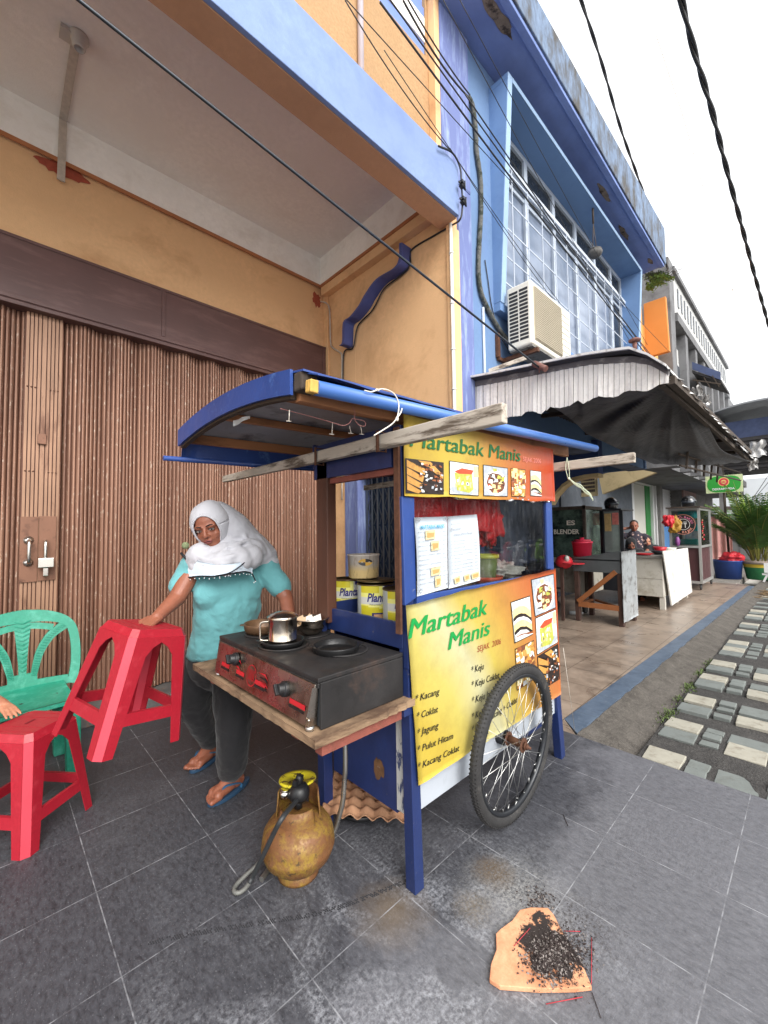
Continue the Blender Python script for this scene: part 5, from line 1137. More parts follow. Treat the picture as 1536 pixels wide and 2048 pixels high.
def remesh(o, vox, smooth=3, disp=None):
    m = o.modifiers.new('r', 'REMESH'); m.mode = 'VOXEL'; m.voxel_size = vox; m.use_smooth_shade = True
    if smooth: q = o.modifiers.new('s', 'SMOOTH'); q.iterations = smooth; q.factor = .5
    if disp:
        for (sc_, st) in disp:
            tx = bpy.data.textures.new('folds', 'CLOUDS'); tx.noise_scale = sc_; tx.noise_depth = 2
            dm = o.modifiers.new('d', 'DISPLACE'); dm.texture = tx; dm.strength = st; dm.mid_level = .5; dm.texture_coords = 'LOCAL'
def hand(g, wrist, dirv, palm_n, curl=.5, s=1.0, thumb=1, spread=.12):
    """palm and five separate fingers; dirv towards the knuckles, palm_n out of the palm"""
    d = Vector(dirv).normalized(); n = Vector(palm_n).normalized(); n = (n-d*n.dot(d)).normalized(); w = d.cross(n)*thumb
    W0 = Vector(wrist)
    for k in (-1.4, -.5, .4, 1.3): capsule(g, W0+w*k*.013*s, W0+d*.078*s+w*k*.018*s, .013*s, .0115*s, 10)
    for k, L in ((-1.5, .062), (-.52, .075), (.46, .080), (1.42, .070)):
        b = W0+d*.080*s+w*k*.0185*s; a = curl*.55; dd = (d*cos(a)+n*sin(a)+w*k*spread*.35).normalized(); p = b; r = .0088*s
        for q, fr in enumerate((.45, .32, .23)):
            e = p+dd*L*fr*s; capsule(g, p, e, r, r*.9, 9); p = e; r *= .9; a += curl*.75; dd = (d*cos(a)+n*sin(a)+w*k*spread*.35).normalized()
    t0 = W0+d*.022*s+w*.024*s; t1 = t0+(d*.45+w*.75+n*.35).normalized()*.036*s; t2 = t1+(d*.75+w*.35+n*.5).normalized()*.030*s; t3 = t2+(d*.85+n*.6+w*.05).normalized()*.024*s
    capsule(g, t0, t1, .0145*s, .0115*s, 10); capsule(g, t1, t2, .0112*s, .010*s, 10); capsule(g, t2, t3, .0098*s, .0082*s, 10)
def foot(g, ank, fd, z=0.018, s=1.0, side=1):
    f = Vector(fd); f.z = 0; f.normalize(); l = V(-f.y, f.x, 0)*side; A = Vector(ank); h = V(A.x, A.y, z+.022*s)-f*.035*s
    capsule(g, A, h+f*.02*s, .036*s, .032*s); capsule(g, h, h+f*.13*s, .030*s, .024*s); capsule(g, A-V(0, 0, .01), h+f*.13*s+V(0, 0, .004), .034*s, .022*s)
    capsule(g, h+f*.06*s+l*.012, h+f*.135*s+l*.026*s, .026*s, .020*s); capsule(g, h+f*.06*s-l*.008, h+f*.14*s-l*.022*s, .026*s, .020*s)
    tips = []
    for k, (o_, L, r) in enumerate(((-.030, .060, .0125), (-.010, .058, .0095), (.006, .050, .009), (.021, .040, .0085), (.035, .028, .008))):
        b = h+f*.135*s+l*o_*s; b.z = z+.013*s; e = b+f*L*.8*s; e.z = z+r*s; capsule(g, b, e, r*1.05*s, r*s, 9); tips.append(e)
    return f, l, h, tips
def head(g, c, R, s=1.0):
    """R columns forward, left, up. Continuous skull, jaw, nose, lips, brow, ears"""
    def P(a, b, u): return Vector(c)+R@V(a*s, b*s, u*s)
    g.ball(P(-.012, 0, .022), 1, 24, sc3=(.094*s, .076*s, .098*s), R=R); g.ball(P(.024, 0, -.030), 1, 20, sc3=(.062*s, .060*s, .074*s), R=R)
    g.ball(P(.052, 0, -.080), 1, 14, sc3=(.026*s, .028*s, .022*s), R=R)
    for sd in (-1, 1):
        g.ball(P(.046, .034*sd, -.032), 1, 12, sc3=(.028*s, .026*s, .028*s), R=R); capsule(g, P(.03, .05*sd, -.05), P(.055, .015*sd, -.085), .018*s, .016*s, 10)
        capsule(g, P(.080, .012*sd, .018), P(.070, .046*sd, .018), .008*s, .009*s, 8); g.ball(P(-.008, .076*sd, -.008), 1, 10, sc3=(.018*s, .008*s, .030*s), R=R); g.ball(P(.089, .010*sd, -.030), .0085*s, 8)
        g.ball(P(.070, .030*sd, -.000), .0125*s, 10)
    capsule(g, P(.082, 0, .012), P(.099, 0, -.022), .0075*s, .0115*s, 10); g.ball(P(.101, 0, -.027), .0108*s, 10)
    g.ball(P(.078, 0, -.050), 1, 12, sc3=(.014*s, .024*s, .012*s), R=R)
    capsule(g, P(.086, -.015, -.0525), P(.086, .015, -.0525), .0052*s, .0052*s, 8); capsule(g, P(.084, -.012, -.0620), P(.084, .012, -.0620), .006*s, .006*s, 8)
def face_parts(parent, c, R, s=1.0, look=(0, 0), lipcol=None):
    def P(a, b, u): return Vector(c)+R@V(a*s, b*s, u*s)
    for sd in (-1, 1):
        g = MB(); g.ball(P(.0745, .031*sd, .000), 1, 16, m=0, sc3=(.0105*s, .0145*s, .0078*s), R=R); g.ball(P(.0815+.000, .031*sd+look[0], look[1]-.0003), 1, 12, m=1, sc3=(.0046*s, .0062*s, .0062*s), R=R)
        capsule_m(g, P(.083, .017*sd, .003), P(.0855, .031*sd, .0085), .0018*s, 2); capsule_m(g, P(.0855, .031*sd, .0085), P(.076, .046*sd, .002), .0018*s, 2)
        g.build('eye', [M_EYEW, M_IRIS, M_LASH], parent)
        g = MB(); capsule_m(g, P(.0885, .014*sd, .021), P(.0845, .032*sd, .0255), .0026*s, 0); capsule_m(g, P(.0845, .032*sd, .0255), P(.074, .048*sd, .0195), .0020*s, 0); g.build('eyebrow', M_LASH, parent)
        g = MB(); g.ball(P(.0955, .0055*sd, -.0355), 1, 8, sc3=(.003*s, .003*s, .002*s), R=R); g.build('nostril', M_LASH, parent)
    g = MB()
    capsule_m(g, P(.0905, -.019, -.0545), P(.0935, -.004, -.0515), .0030*s, 0); capsule_m(g, P(.0935, -.004, -.0515), P(.0935, .004, -.0515), .0032*s, 0); capsule_m(g, P(.0935, .004, -.0515), P(.0905, .019, -.0545), .0030*s, 0)
    capsule_m(g, P(.0885, -.015, -.0610), P(.0905, .0, -.0635), .0040*s, 0); capsule_m(g, P(.0905, .0, -.0635), P(.0885, .015, -.0610), .0040*s, 0)
    capsule_m(g, P(.0930, -.018, -.0570), P(.0930, .018, -.0570), .0013*s, 1)
    g.build('mouth', [M_LIP, M_LASH], parent)
def capsule_m(g, p0, p1, r, m):
    n0 = len(g.f); capsule(g, p0, p1, r, r, 8)
    for i in range(n0, len(g.f)): g.m[i] = m
def skin(name, c): 
    t = NT(name); a = t.noise(28, 5, .65); cc = t.mix(t.ramp(a, .35, .65), sc(c, .86), sc(c, 1.1)); cc = t.mix(.15, cc, C(170, 80, 60))
    t.b.inputs['Subsurface Weight'].default_value = .12; t.b.inputs['Subsurface Radius'].default_value = (.010, .004, .002); t.b.inputs['Subsurface Scale'].default_value = .5
    return t.out(cc, .5, t.bump(t.noise(300, 3), .12, .001))
M_SKIN = skin('warm brown skin', C(140, 90, 68)); M_SKIN2 = skin('light brown skin', C(186, 132, 104))
M_EYEW = mat('eye white', C(150, 138, 130), .3, var=.03, bump=0); M_IRIS = mat('dark iris', C(28, 18, 16), .15, bump=0, var=0); M_LASH = mat('dark lashes', C(34, 24, 22), .7, bump=0); M_LIP = mat('lip', C(138, 70, 66), .45, var=.08, bump=0)
def cloth(name, c, r=.85, wr=.35, var=.07, metal=0):
    t = NT(name); a = t.noise(9, 5, .6, dist=1.2); cc = t.mix(t.ramp(t.noise(3, 4, .6), .3, .7), sc(c, 1-var), sc(c, 1+var)); w = t.noise(420, 2)
    t.b.inputs['Sheen Weight'].default_value = .15
    return t.out(cc, r, t.bump(w, .25, .0008, t.bump(a, wr, .02)))
M_SHIRT = cloth('aqua cotton knit', C(98, 160, 164)); M_HIJ = cloth('white voile', C(186, 186, 192), .8, .3, .04); M_TROU = cloth('faded black cloth', C(24, 23, 26), .9, .35, .18)
M_SAND = mat('navy rubber sandal', C(38, 66, 92), .6, var=.12, bump=.2); M_STRAP = mat('blue rubber strap', C(46, 92, 126), .5, var=.08, bump=.1)

# ---- the cart keeper
kx = D(440, 1330, 2.2)
woman = thing('person', 'woman in white headscarf and aqua shirt behind the stove holding a red stool', 'person', (kx.x, kx.y, 0))
pel, chest, neck = D(434, 1318, 2.24), D(455, 1178, 2.19), D(448, 1108, 2.17)
hc = D(421, 1052, 2.10)
shR, shL = D(392, 1130, 2.10), D(528, 1122, 2.27)
elR, wrR = D(354, 1196, 2.00), D(314, 1234, 1.86)
elL, wrL = D(572, 1196, 2.22), D(585, 1268, 2.08)
hpR, hpL = D(408, 1325, 2.27), D(466, 1325, 2.20)
knL, anL = D(468, 1440, 2.08), D(466, 1545, 2.085)
knR, anR = D(384, 1398, 2.24), D(420, 1492, 2.37)
anL.z = .085; anR.z = .095
toc = (O-hc); toc.normalize()
fwd = (toc*1.0 + V(-.10, -.05, -.30)-_R*.28).normalized(); upv = V(0, 0, 1)-_R*.20
HR = frame(fwd, upv)
g = MB(); HS = .98
head(g, hc, HR, HS); capsule(g, hc+HR@V(-.02, 0, -.05), neck, .048, .05)
capsule(g, neck, chest, .06, .11); capsule(g, chest, pel, .115, .12); capsule(g, shR, shL, .05, .05)
limb(g, [shR, elR, wrR], [.050, .040, .026]); limb(g, [shL, elL, wrL], [.050, .040, .026])
limb(g, [hpR, knR, anR], [.085, .058, .036]); limb(g, [hpL, knL, anL], [.085, .058, .036])
hd_ = (D(286, 1254, 1.78)-wrR).normalized()
hand(g, wrR, hd_, V(.1, .25, -1), curl=.75, s=1.0, thumb=-1)
hand(g, wrL, (V(-.2, -.5, -.5)), V(-.3, 0, -1), curl=.5, s=1.0, thumb=1)
fdL = PZ(430, 1592, .03)-PZ(478, 1560, .03); fdR = PZ(391, 1524, .03)-PZ(425, 1500, .03)
tL = foot(g, anL, fdL, .022, 1.0, -1); tR = foot(g, anR, fdR, .022, 1.0, 1)
body = g.build('body', M_SKIN, woman); remesh(body, .0042, 3)
face_parts(body, hc, HR, HS, look=(.003, .0005))
# sandals
for (f, l, h, tips) in (tL, tR):
    g = MB(); pts = []
    for k in range(28):
        a = 2*pi*k/28; yy = sin(a)*(.043+.008*cos(a)); xx = cos(a)*.125+.055; pts.append(h+f*xx+l*yy)
    g.prism([V(p.x, p.y, .003) for p in pts], (0, 0, .019)); sdl = g.build('sandal', M_SAND, woman, bevel=.003)
    g = MB(); tp = h+f*.135-l*.018; tp.z = .022
    for s_ in (-1, 1):
        e = h+f*.02+l*.040*s_; e.z = .024; mid = (tp+e)/2+V(0, 0, .040)+l*.010*s_; top_ = tp+V(0, 0, .028)
        pth = smooth_path([tp+V(0, 0, .012), top_, (top_+mid)/2+V(0, 0, .012), mid+V(0, 0, .004), e+V(0, 0, .020), e], 5)
        for a_, b_ in zip(pth, pth[1:]): g.bar(a_, b_, .013, .004, up=(0, 0, 1))
    g.build('strap', M_STRAP, sdl)
# toenails kept simple: small pale plates
# trousers
g = MB(); kr = D(384, 1392, 2.25)
limb(g, [pel+V(0, 0, .06), pel], [.145, .155]); limb(g, [hpR, kr, D(404, 1452, 2.30), D(417, 1478, 2.35)], [.120, .098, .066, .056]); limb(g, [hpL, knL, D(466, 1500, 2.075), D(463, 1533, 2.075)], [.118, .092, .080, .073])
tr = g.build('trousers', M_TROU, woman); remesh(tr, .009, 4, [(.10, .022), (.035, .008)])
# shirt
g = MB(); C2 = _R*1.0
def ell_stack(g, pts, n=18):
    for i in range(len(pts)-1):
        (p0, a0, b0), (p1, a1, b1) = pts[i], pts[i+1]
        for k in range(9):
            t_ = k/9; p = p0*(1-t_)+p1*t_; a = a0*(1-t_)+a1*t_; b = b0*(1-t_)+b1*t_
            g.ball(p, 1, n, sc3=(a, b, .055), R=Matrix((BX, BY, V(0, 0, 1))).transposed())
BX = (shL-shR); BX.z = 0; BX.normalize(); BY = V(-BX.y, BX.x, 0)
hem = D(437, 1300, 2.22)
ell_stack(g, [(D(458, 1142, 2.20), .165, .110), (D(456, 1175, 2.18), .176, .128), (D(456, 1215, 2.19), .176, .138), (D(448, 1262, 2.21), .164, .140), (D(438, 1306, 2.235), .168, .145)])
for sd in (-1, 1): g.ball(D(458, 1184, 2.14)+BX*.070*sd, .095, 16, sc3=(1.1, .8, 1.0))
slR = D(362, 1170, 2.06); slL = D(560, 1172, 2.24)
limb(g, [shR, D(378, 1150, 2.085), slR], [.068, .064, .059]); limb(g, [shL, D(540, 1150, 2.26), slL], [.068, .068, .062]); limb(g, [shR, shL], [.074, .074])
sh = g.build('shirt', M_SHIRT, woman); remesh(sh, .007, 10, [(.11, .020), (.035, .006)])
# faint dotted pattern on the chest
rr = random.Random(6); g = MB(); M_DOT = mat('dark print dots', C(52, 92, 104), .8, bump=0)
# headscarf
g = MB()
def HP(a, b, u): return hc+HR@V(a*HS, b*HS, u*HS)
g.ball(HP(-.055, 0, -.02), 1, 26, sc3=(.080, .086, .105), R=HR)
g.ball(HP(-.03, -.0, -.095), 1, 22, sc3=(.085, .098, .06), R=HR)
# under-chin wrap
for (a, b, u, r) in ((.000, .062, -.092, .032), (.030, .042, -.122, .028), (.042, .0, -.138, .026), (.030, -.042, -.122, .028), (.000, -.062, -.092, .032), (.01, 0, -.145, .045)): g.ball(HP(a, b, u), r, 14)
# sweep from the back of the head to the shoulder
bk = HP(-.075, .02, .02)
# (image right is her left side)
pts = [(HP(-.06, .03, .03), .082), (D(470, 1060, 2.19), .088), (D(494, 1083, 2.23), .080), (D(520, 1106, 2.26), .078)]
for (p0, r0), (p1, r1) in zip(pts, pts[1:]): capsule(g, p0, p1, r0, r1, 18)
# chest drape
capsule(g, D(398, 1106, 2.08), D(445, 1112, 2.09), .050, .070, 16); capsule(g, D(445, 1112, 2.09), D(505, 1102, 2.18), .070, .070, 16)
capsule(g, shR+V(0, 0, .022), D(404, 1112, 2.06), .062, .07, 16); capsule(g, shL+V(0, 0, .03), D(490, 1110, 2.16), .074, .07, 16)
capsule(g, D(526, 1118, 2.26), D(536, 1126, 2.27), .070, .062, 16)
for (x, y, d, r) in ((402, 1128, 2.06, .060), (425, 1130, 2.03, .062), (450, 1126, 2.03, .066), (478, 1120, 2.06, .066), (500, 1114, 2.12, .066)): g.ball(D(x, y, d), r, 16)
for (ps, r) in (([D(380, 1100, 2.03), D(400, 1114, 2.00), D(430, 1122, 1.98), D(464, 1114, 1.99), D(498, 1096, 2.08)], .016), ([D(505, 1060, 2.20), D(525, 1085, 2.21), D(545, 1112, 2.22)], .014), ([D(470, 1040, 2.15), D(488, 1070, 2.14), D(500, 1100, 2.10), D(490, 1120, 2.06)], .013), ([D(440, 1100, 2.01), D(470, 1090, 2.05), D(500, 1080, 2.13), D(530, 1090, 2.20)], .012), ([D(390, 1118, 2.015), D(420, 1130, 1.975), D(455, 1126, 1.975), D(495, 1112, 2.07), D(535, 1104, 2.19)], .010), ([D(392, 1096, 2.03), D(412, 1114, 2.005), D(440, 1118, 1.99), D(462, 1104, 2.03)], .008), ([D(400, 1140, 2.01), D(430, 1146, 1.98), D(470, 1138, 2.0)], .008)):
    P = smooth_path(ps, 8); n_ = len(P); g.tube(P, [r*(.25+.75*sin(pi*i/(n_-1))) for i in range(n_)], 10)
hj = g.build('headscarf', M_HIJ, woman); remesh(hj, .0058, 14, [(.09, .010), (.03, .003)])
def hoodP(u, v):
    ph = 2*pi*u; sn = sin(ph)
    th0 = radians(38+(-7 if sn > 0 else 0)*sn+(14*(-sn) if sn < 0 else 0)); th = th0+(pi-th0)*v
    k = 1+.018*sin(ph*5+1.2)*sin(pi*v)*(1 if sn > -.6 else .3)+.03*nz(cos(ph)*2, sn*2, v*3)
    lo = 1.0+(.14*(-sn) if sn < 0 else 0)
    return HP(-.024+.112*cos(th)+(-.006 if v == 0 else 0), .099*sin(th)*cos(ph)*k, .012+.116*sin(th)*sn*k*lo)
g = MB(); g.grid(hoodP, 64, 26)
o = g.build('headscarf_hood', M_HIJ, hj, solid=.005)
g = MB(); g.tube([hoodP(k/48, .012) for k in range(48)], .0048, 8, closed=True); g.build('headscarf_rim', M_HIJ, hj)
# flat lower panel with dark beaded hem
M_PANELB = cloth('pale blue white panel', C(206, 220, 232), .85, .15, .03); M_BEAD = mat('black lace trim', C(24, 26, 32), .7, bump=0); M_PEARL = mat('pearl bead', C(230, 232, 236), .2, bump=0)
g = MB()
topE = [(374, 1112, 2.035), (400, 1122, 1.985), (430, 1128, 1.962), (462, 1128, 1.966), (490, 1120, 2.03), (508, 1106, 2.10)]; botE = [(373, 1155, 2.035), (400, 1152, 1.985), (430, 1152, 1.955), (462, 1147, 1.958), (488, 1143, 2.02), (504, 1146, 2.09)]
T_, B_ = smooth_path([D(*q) for q in topE], 6), smooth_path([D(*q) for q in botE], 6)
n_ = len(T_)
g.slab(lambda u, v: T_[round(u*(n_-1))]*(1-v)+B_[round(u*(n_-1))]*v+V(0, 0, 0)-toc*(-.004)*sin(pi*v), n_-1, 6, _f*.003); g.build('headscarf_panel', M_PANELB, hj)
g = MB(); Bq = [p-_f*.004 for p in B_]
g.tube(Bq, .0035, 6); up_ = smooth_path([D(430, 1152, 1.945), D(458, 1146, 1.945), D(478, 1134, 1.98), D(490, 1124, 2.02)], 6); g.tube(up_, .003, 6)
g.tube([D(504, 1146, 2.08), D(511, 1162, 2.09)], .003, 6); g.tube([D(362, 1106, 2.04), D(373, 1118, 2.03)], .006, 6)
g.build('lace_trim', M_BEAD, hj)
g = MB()
for k, p in enumerate(Bq[::2]+up_[2::4]): g.ball(p+V(0, 0, -.009-.003*(k % 2))-_f*.002, .0028, 6)
for q in ((511, 1163), (508, 1165), (504, 1146)): g.ball(D(q[0], q[1], 2.08), .0036, 6)
g.build('beads', M_PEARL, hj)
g = MB(); g.ball(D(371, 1091, 2.05), .018, 12); g.build('pompom', mat('green pompom', C(120, 130, 96), .95, var=.3, vscale=200, bump=.8, bscale=300), hj)
for q in range(70):
    x, y = rr.gauss(428, 22), rr.gauss(1178, 14)
# ================================================================== STOOLS
M_REDPL = mat('worn red plastic', C(164, 28, 44), .42, var=.09, vscale=5, dirt=C(176, 48, 60), dscale=14, dth=(.56, .72), bump=.2, bscale=120, fine=(90, .12))
M_REDLT = mat('paler red plastic', C(182, 50, 66), .5, var=.09, vscale=5, bump=.15)  # paler red for the flat outer chamfers of the legs
def stool(label, H=.46, wt=.125, wb=.178):
    T = thing('plastic_stool', label, 'stool', (0, 0, 0), 'red plastic stools'); c = .023
    g = MB()
    def hw(z): return wb+(wt-wb)*z/H
    zt = H-.03
    t_ = MB(); n = 8   # seat: chamfered square with raised ribs and hand slot
    def sq(h, cc, z): return [V(h-cc, -h, z), V(h, -h+cc, z), V(h, h-cc, z), V(h-cc, h, z), V(-h+cc, h, z), V(-h, h-cc, z), V(-h, -h+cc, z), V(-h+cc, -h, z)]
    a, b = sq(wt+.002, c, zt), sq(wt-.012, c*.9, H); vs = a+b
    t_.add(vs, [(i, (i+1) % 8, 8+(i+1) % 8, 8+i) for i in range(8)]+[tuple(range(8, 16))], 0)
    for k in range(-2, 3):
        if k == 0: continue
        t_.box(k*.045-.0018, k*.045+.0018, -wt+.02, wt-.02, H, H+.0015, 0)
    t_.box(-.022, .022, -.006, .006, H+.0002, H+.0022, 1)
    t_.build('seat', [M_REDPL, mat('slot shadow red', C(120, 20, 34), .6, bump=0)], T, bevel=.003)
    Mr = [Matrix.Rotation(pi/2*k, 3, 'Z') for k in range(4)]
    # legs: angled L plates with a flat outer chamfer
    def P(s, z): return V(s, -hw(z), z)            # on the -y face
    for k in range(4):
        g = MB(); LW = .058
        zs = [0, .105, .155, .30, .355, .39, .41, zt]
        def inner(z):
            if z <= .355: return hw(z)-c-LW*(.62+.38*(z/zt))
            t2 = (z-.355)/(.41-.355); t2 = min(1, t2); return (hw(z)-c-LW)*(1-t2**2.2)
        for q in range(len(zs)-1):
            z0, z1 = zs[q], zs[q+1]
            for (fn) in (lambda s, z: V(s, -hw(z), z), lambda s, z: V(hw(z), -s, z)):
                A, B_, C_, D_ = fn(inner(z0), z0), fn(hw(z0)-c, z0), fn(hw(z1)-c, z1), fn(inner(z1), z1)
                g.add([Mr[k]@A, Mr[k]@B_, Mr[k]@C_, Mr[k]@D_], [(0, 1, 2, 3)], 0)
            A, B_ = V(hw(z0)-c, -hw(z0), z0), V(hw(z0), -hw(z0)+c, z0); C_, D_ = V(hw(z1), -hw(z1)+c, z1), V(hw(z1)-c, -hw(z1), z1)
            g.add([Mr[k]@A, Mr[k]@B_, Mr[k]@C_, Mr[k]@D_], [(0, 1, 2, 3)], 1)
        g.build('leg', [M_REDPL, M_REDLT], T, solid=.004)
        g = MB(); s0, s1 = hw(.105)-c-.036, hw(.15)-c-.036
        g.hexa([Mr[k]@q for q in (V(-s0, -hw(.105)-.001, .105), V(s0, -hw(.105)-.001, .105), V(s0, -hw(.105)+.014, .105), V(-s0, -hw(.105)+.014, .105), V(-s1, -hw(.15)-.001, .15), V(s1, -hw(.15)-.001, .15), V(s1, -hw(.15)+.014, .15), V(-s1, -hw(.15)+.014, .15))])
        g.build('stretcher', M_REDPL, T)
    return T
st1 = stool('red plastic stool standing on the tiles at the left with a hand on it')
n0 = PZ(50, 1722); n1 = PZ(177, 1617); e = (n1-n0).normalized(); pe = V(-e.y, e.x, 0); cen = n0+(e+pe)*.178
st1.location = (cen.x, cen.y, 0); st1.rotation_euler = (0, 0, atan2(e.y, e.x))
st2 = dup(st1, (0, 0, 0), 0, 'red plastic stool lifted and tilted in the hand of the woman')
# lifted stool: solve its frame from three measured points
ctop = D(268, 1268, 1.64); cbot = D(220, 1509, 1.61)
upd = (ctop-cbot).normalized()
lft = (D(188, 1275, 1.80)-D(262, 1266, 1.64)).normalized(); rgt = (D(345, 1290, 1.78)-D(272, 1268, 1.64)).normalized()
Z_ = (upd*1.0+V(0, 0, 0)+_f*.10+_R*(-.0)).normalized(); Xa = (rgt-Z_*rgt.dot(Z_)).normalized(); Ya = Z_.cross(Xa)
# put local corner (-,-) at the near corner
Mx = Matrix((Xa, Ya, Z_)).transposed(); loc = ctop-Mx@V(-.118, -.118, .445)
st2.matrix_world = Matrix.Translation(loc)@Mx.to_4x4()
# ================================================================== GREEN CHAIR
M_GRN = mat('faded green plastic', C(38, 140, 114), .5, var=.12, vscale=4, dirt=C(84, 168, 146), dscale=10, dth=(.5, .72), bump=.2, bscale=90, fine=(60, .12))
fl = PZ(146, 1556); chair = thing('plastic_chair', 'faded green plastic chair with fan shaped back slats', 'chair', (fl.x-.2, fl.y+.1, 0))
bdir = V(.99, .06, 0).normalized()         # along the chair's width, to image right
fd = V(bdir.y, -bdir.x, 0)                 # chair faces the camera
base = fl+V(0, 0, 0)-bdir*.0
def CP(a, b, z): return base+bdir*a-fd*b+V(0, 0, z)      # a width (0 right leg .. -.42), b backwards, z
def plate(g, f2, pts, th=.012):
    P = [f2(*p) for p in pts]; n = fd*th
    g.prism(P, n)
bk0, SH = .36, .42
def BP(a, z):   # back plane leans backwards and bows
    return CP(-.21+a, bk0+.02+(z-SH)*.22-.35*a*a, z)
g = MB(); g.slab(lambda u, v: CP(-.43+.44*u, -.02+.40*v, SH-.012*sin(pi*u)*sin(pi*v)+.018*(v**4)), 14, 12, (0, 0, -.02))
for (u, v) in ((.12, .5), (.25, .66), (.3, .45), (.47, .66), (.52, .45), (.72, .62), (.88, .5)):
    p = CP(-.43+.44*u, -.02+.40*v, SH+.001-.012*sin(pi*u)*sin(pi*v)); g.poly([p+bdir*.012+fd*.004, p-fd*.012+bdir*.004, p-bdir*.012-fd*.004, p+fd*.012-bdir*.004], 1)
g.build('seat', [M_GRN, M_GRIME], chair)
for (a, b) in ((0, .0), (-.42, .0), (.0, .36), (-.42, .36)):
    g = MB(); sx = 1 if a == 0 else -1
    g.hexa([CP(a-.03, b-.025, 0), CP(a+.03, b-.025, 0), CP(a+.03, b+.025, 0), CP(a-.03, b+.025, 0), CP(a-.035-.01*sx, b-.03, SH-.015), CP(a+.035-.01*sx, b-.03, SH-.015), CP(a+.035-.01*sx, b+.03, SH-.015), CP(a-.035-.01*sx, b+.03, SH-.015)]); g.build('leg', M_GRN, chair, bevel=.006)
def ribbon(g, pts, w, th=.012, m=0, ws=None):   # flat strip in the back surface
    P = smooth_path([(p[0]*1.08+.035, p[1], 0) for p in pts], 6); n = len(P)
    tn = [(P[min(i+1, n-1)]-P[max(i-1, 0)]).normalized() for i in range(n)]
    for i in range(n-1):
        a, b = P[i], P[i+1]; qa = V(-tn[i].y, tn[i].x, 0); qb = V(-tn[i+1].y, tn[i+1].x, 0); w0 = (ws(i/(n-1)) if ws else w)/2; w1 = (ws((i+1)/(n-1)) if ws else w)/2
        c4 = [BP((a+qa*w0).x, (a+qa*w0).y), BP((a-qa*w0).x, (a-qa*w0).y), BP((b-qb*w1).x, (b-qb*w1).y), BP((b+qb*w1).x, (b+qb*w1).y)]
        g.hexa([p+fd*th for p in c4]+[p for p in c4][0:4], m)
g = MB(); ribbon(g, [(.205, SH-.01), (.225, .52), (.225, .66), (.20, .76), (.12, .81), (0, .825), (-.12, .81), (-.20, .76), (-.225, .66), (-.225, .52), (-.205, SH-.01)], .05, .016, ws=lambda t_: .045+.03*max(0, 1-abs(t_-.5)*5)); g.build('back_frame', M_GRN, chair)
g = MB(); ribbon(g, [(-.13, .745), (-.06, .765), (0, .77), (.06, .765), (.13, .745)], .035, .014); ribbon(g, [(-.06, .800), (.06, .800)], .02, .004, 0); g.build('top_rail', M_GRN, chair)
g = MB(); ribbon(g, [(0, SH+.07), (0, .6), (0, .76)], .05, .013, ws=lambda t_: .034+.04*t_**2); 
for k in range(12):
    z = SH+.10+k*.024; w = .017+.018*((z-SH)/.34)**2
    for s_ in (-1, 1): g.bar(BP(.035, z)+fd*.015, BP(.035+s_*w, z+.016)+fd*.015, .006, .006, up=fd)
g.build('back_slat', M_GRN, chair)
for s_ in (-1, 1):
    g = MB(); pth = [(s_*.045, SH+.06), (s_*.055, .54), (s_*.075, .62), (s_*.12, .70), (s_*.185, .755)]; ribbon(g, pth, .03, .013, ws=lambda t_: .028+.022*t_)
    P = smooth_path([(a*1.08+.035, z, 0) for a, z in pth], 6)
    for i in range(1, len(P)-1): g.bar(BP(P[i].x-.012, P[i].y+.006)+fd*.015, BP(P[i].x+.012, P[i].y-.002)+fd*.015, .006, .006, up=fd)
    g.build('back_slat', M_GRN, chair)
g = MB(); ribbon(g, [(-.19, SH+.015), (0, SH+.02), (.19, SH+.015)], .05, .014); ribbon(g, [(-.06, SH+.06), (.06, SH+.06)], .05, .014); g.build('back_base', M_GRN, chair)
# ================================================================== CHILD at the left edge, hand resting on the stool
sp = PZ(28, 1432, .474)
wr = PZ(6, 1410, .50); wr.z = .500
M_CSHIRT = cloth('grey child shirt', C(120, 112, 140))
cb = wr+V(-.42, -.02, 0); cb.z = 0
child = thing('person', 'child at the left edge resting a hand on the red stool', 'person', cb)
g = MB(); cs = V(cb.x+.05, cb.y, .78); ce = wr*.6+cs*.4+V(0, 0, .04)
capsule(g, V(cb.x-.02, cb.y, .80), V(cb.x-.02, cb.y, .50), .075, .085); limb(g, [cs, ce, wr], [.036, .034, .025]); limb(g, [V(cb.x-.08, cb.y, .78), V(cb.x-.16, cb.y-.04, .62), V(cb.x-.10, cb.y-.1, .50)], [.034, .028, .02])
hand(g, wr, (PZ(40, 1438, .476)-wr), V(0, 0, -1), curl=.16, s=.86, thumb=-1)
hand(g, V(cb.x-.10, cb.y-.1, .50), V(.1, -.3, -1), V(1, 0, 0), curl=.4, s=.7)
CHc = V(cb.x, cb.y, .98); CHR = frame(V(.9, -.3, -.3)); head(g, CHc, CHR, .86); capsule(g, CHc-V(0, 0, .05), V(cb.x-.01, cb.y, .82), .035, .038)
for s_ in (-1, 1): limb(g, [V(cb.x-.02, cb.y+.06*s_, .5), V(cb.x, cb.y+.06*s_, .28), V(cb.x-.01, cb.y+.06*s_, .07)], [.06, .045, .03]); foot(g, V(cb.x-.01, cb.y+.06*s_, .07), V(1, -.2, 0), .004, .72, s_)
cbod = g.build('body', M_SKIN2, child); remesh(cbod, .0045, 2); face_parts(cbod, CHc, CHR, .86)
g = MB(); capsule(g, V(cb.x-.02, cb.y, .80), V(cb.x-.02, cb.y, .48), .095, .11); capsule(g, cs, cs*.75+ce*.25, .05, .05); capsule(g, V(cb.x-.08, cb.y, .78), V(cb.x-.11, cb.y-.01, .72), .05, .05); o = g.build('shirt', M_CSHIRT, child); remesh(o, .009, 3, [(.06, .012)])
g = MB()
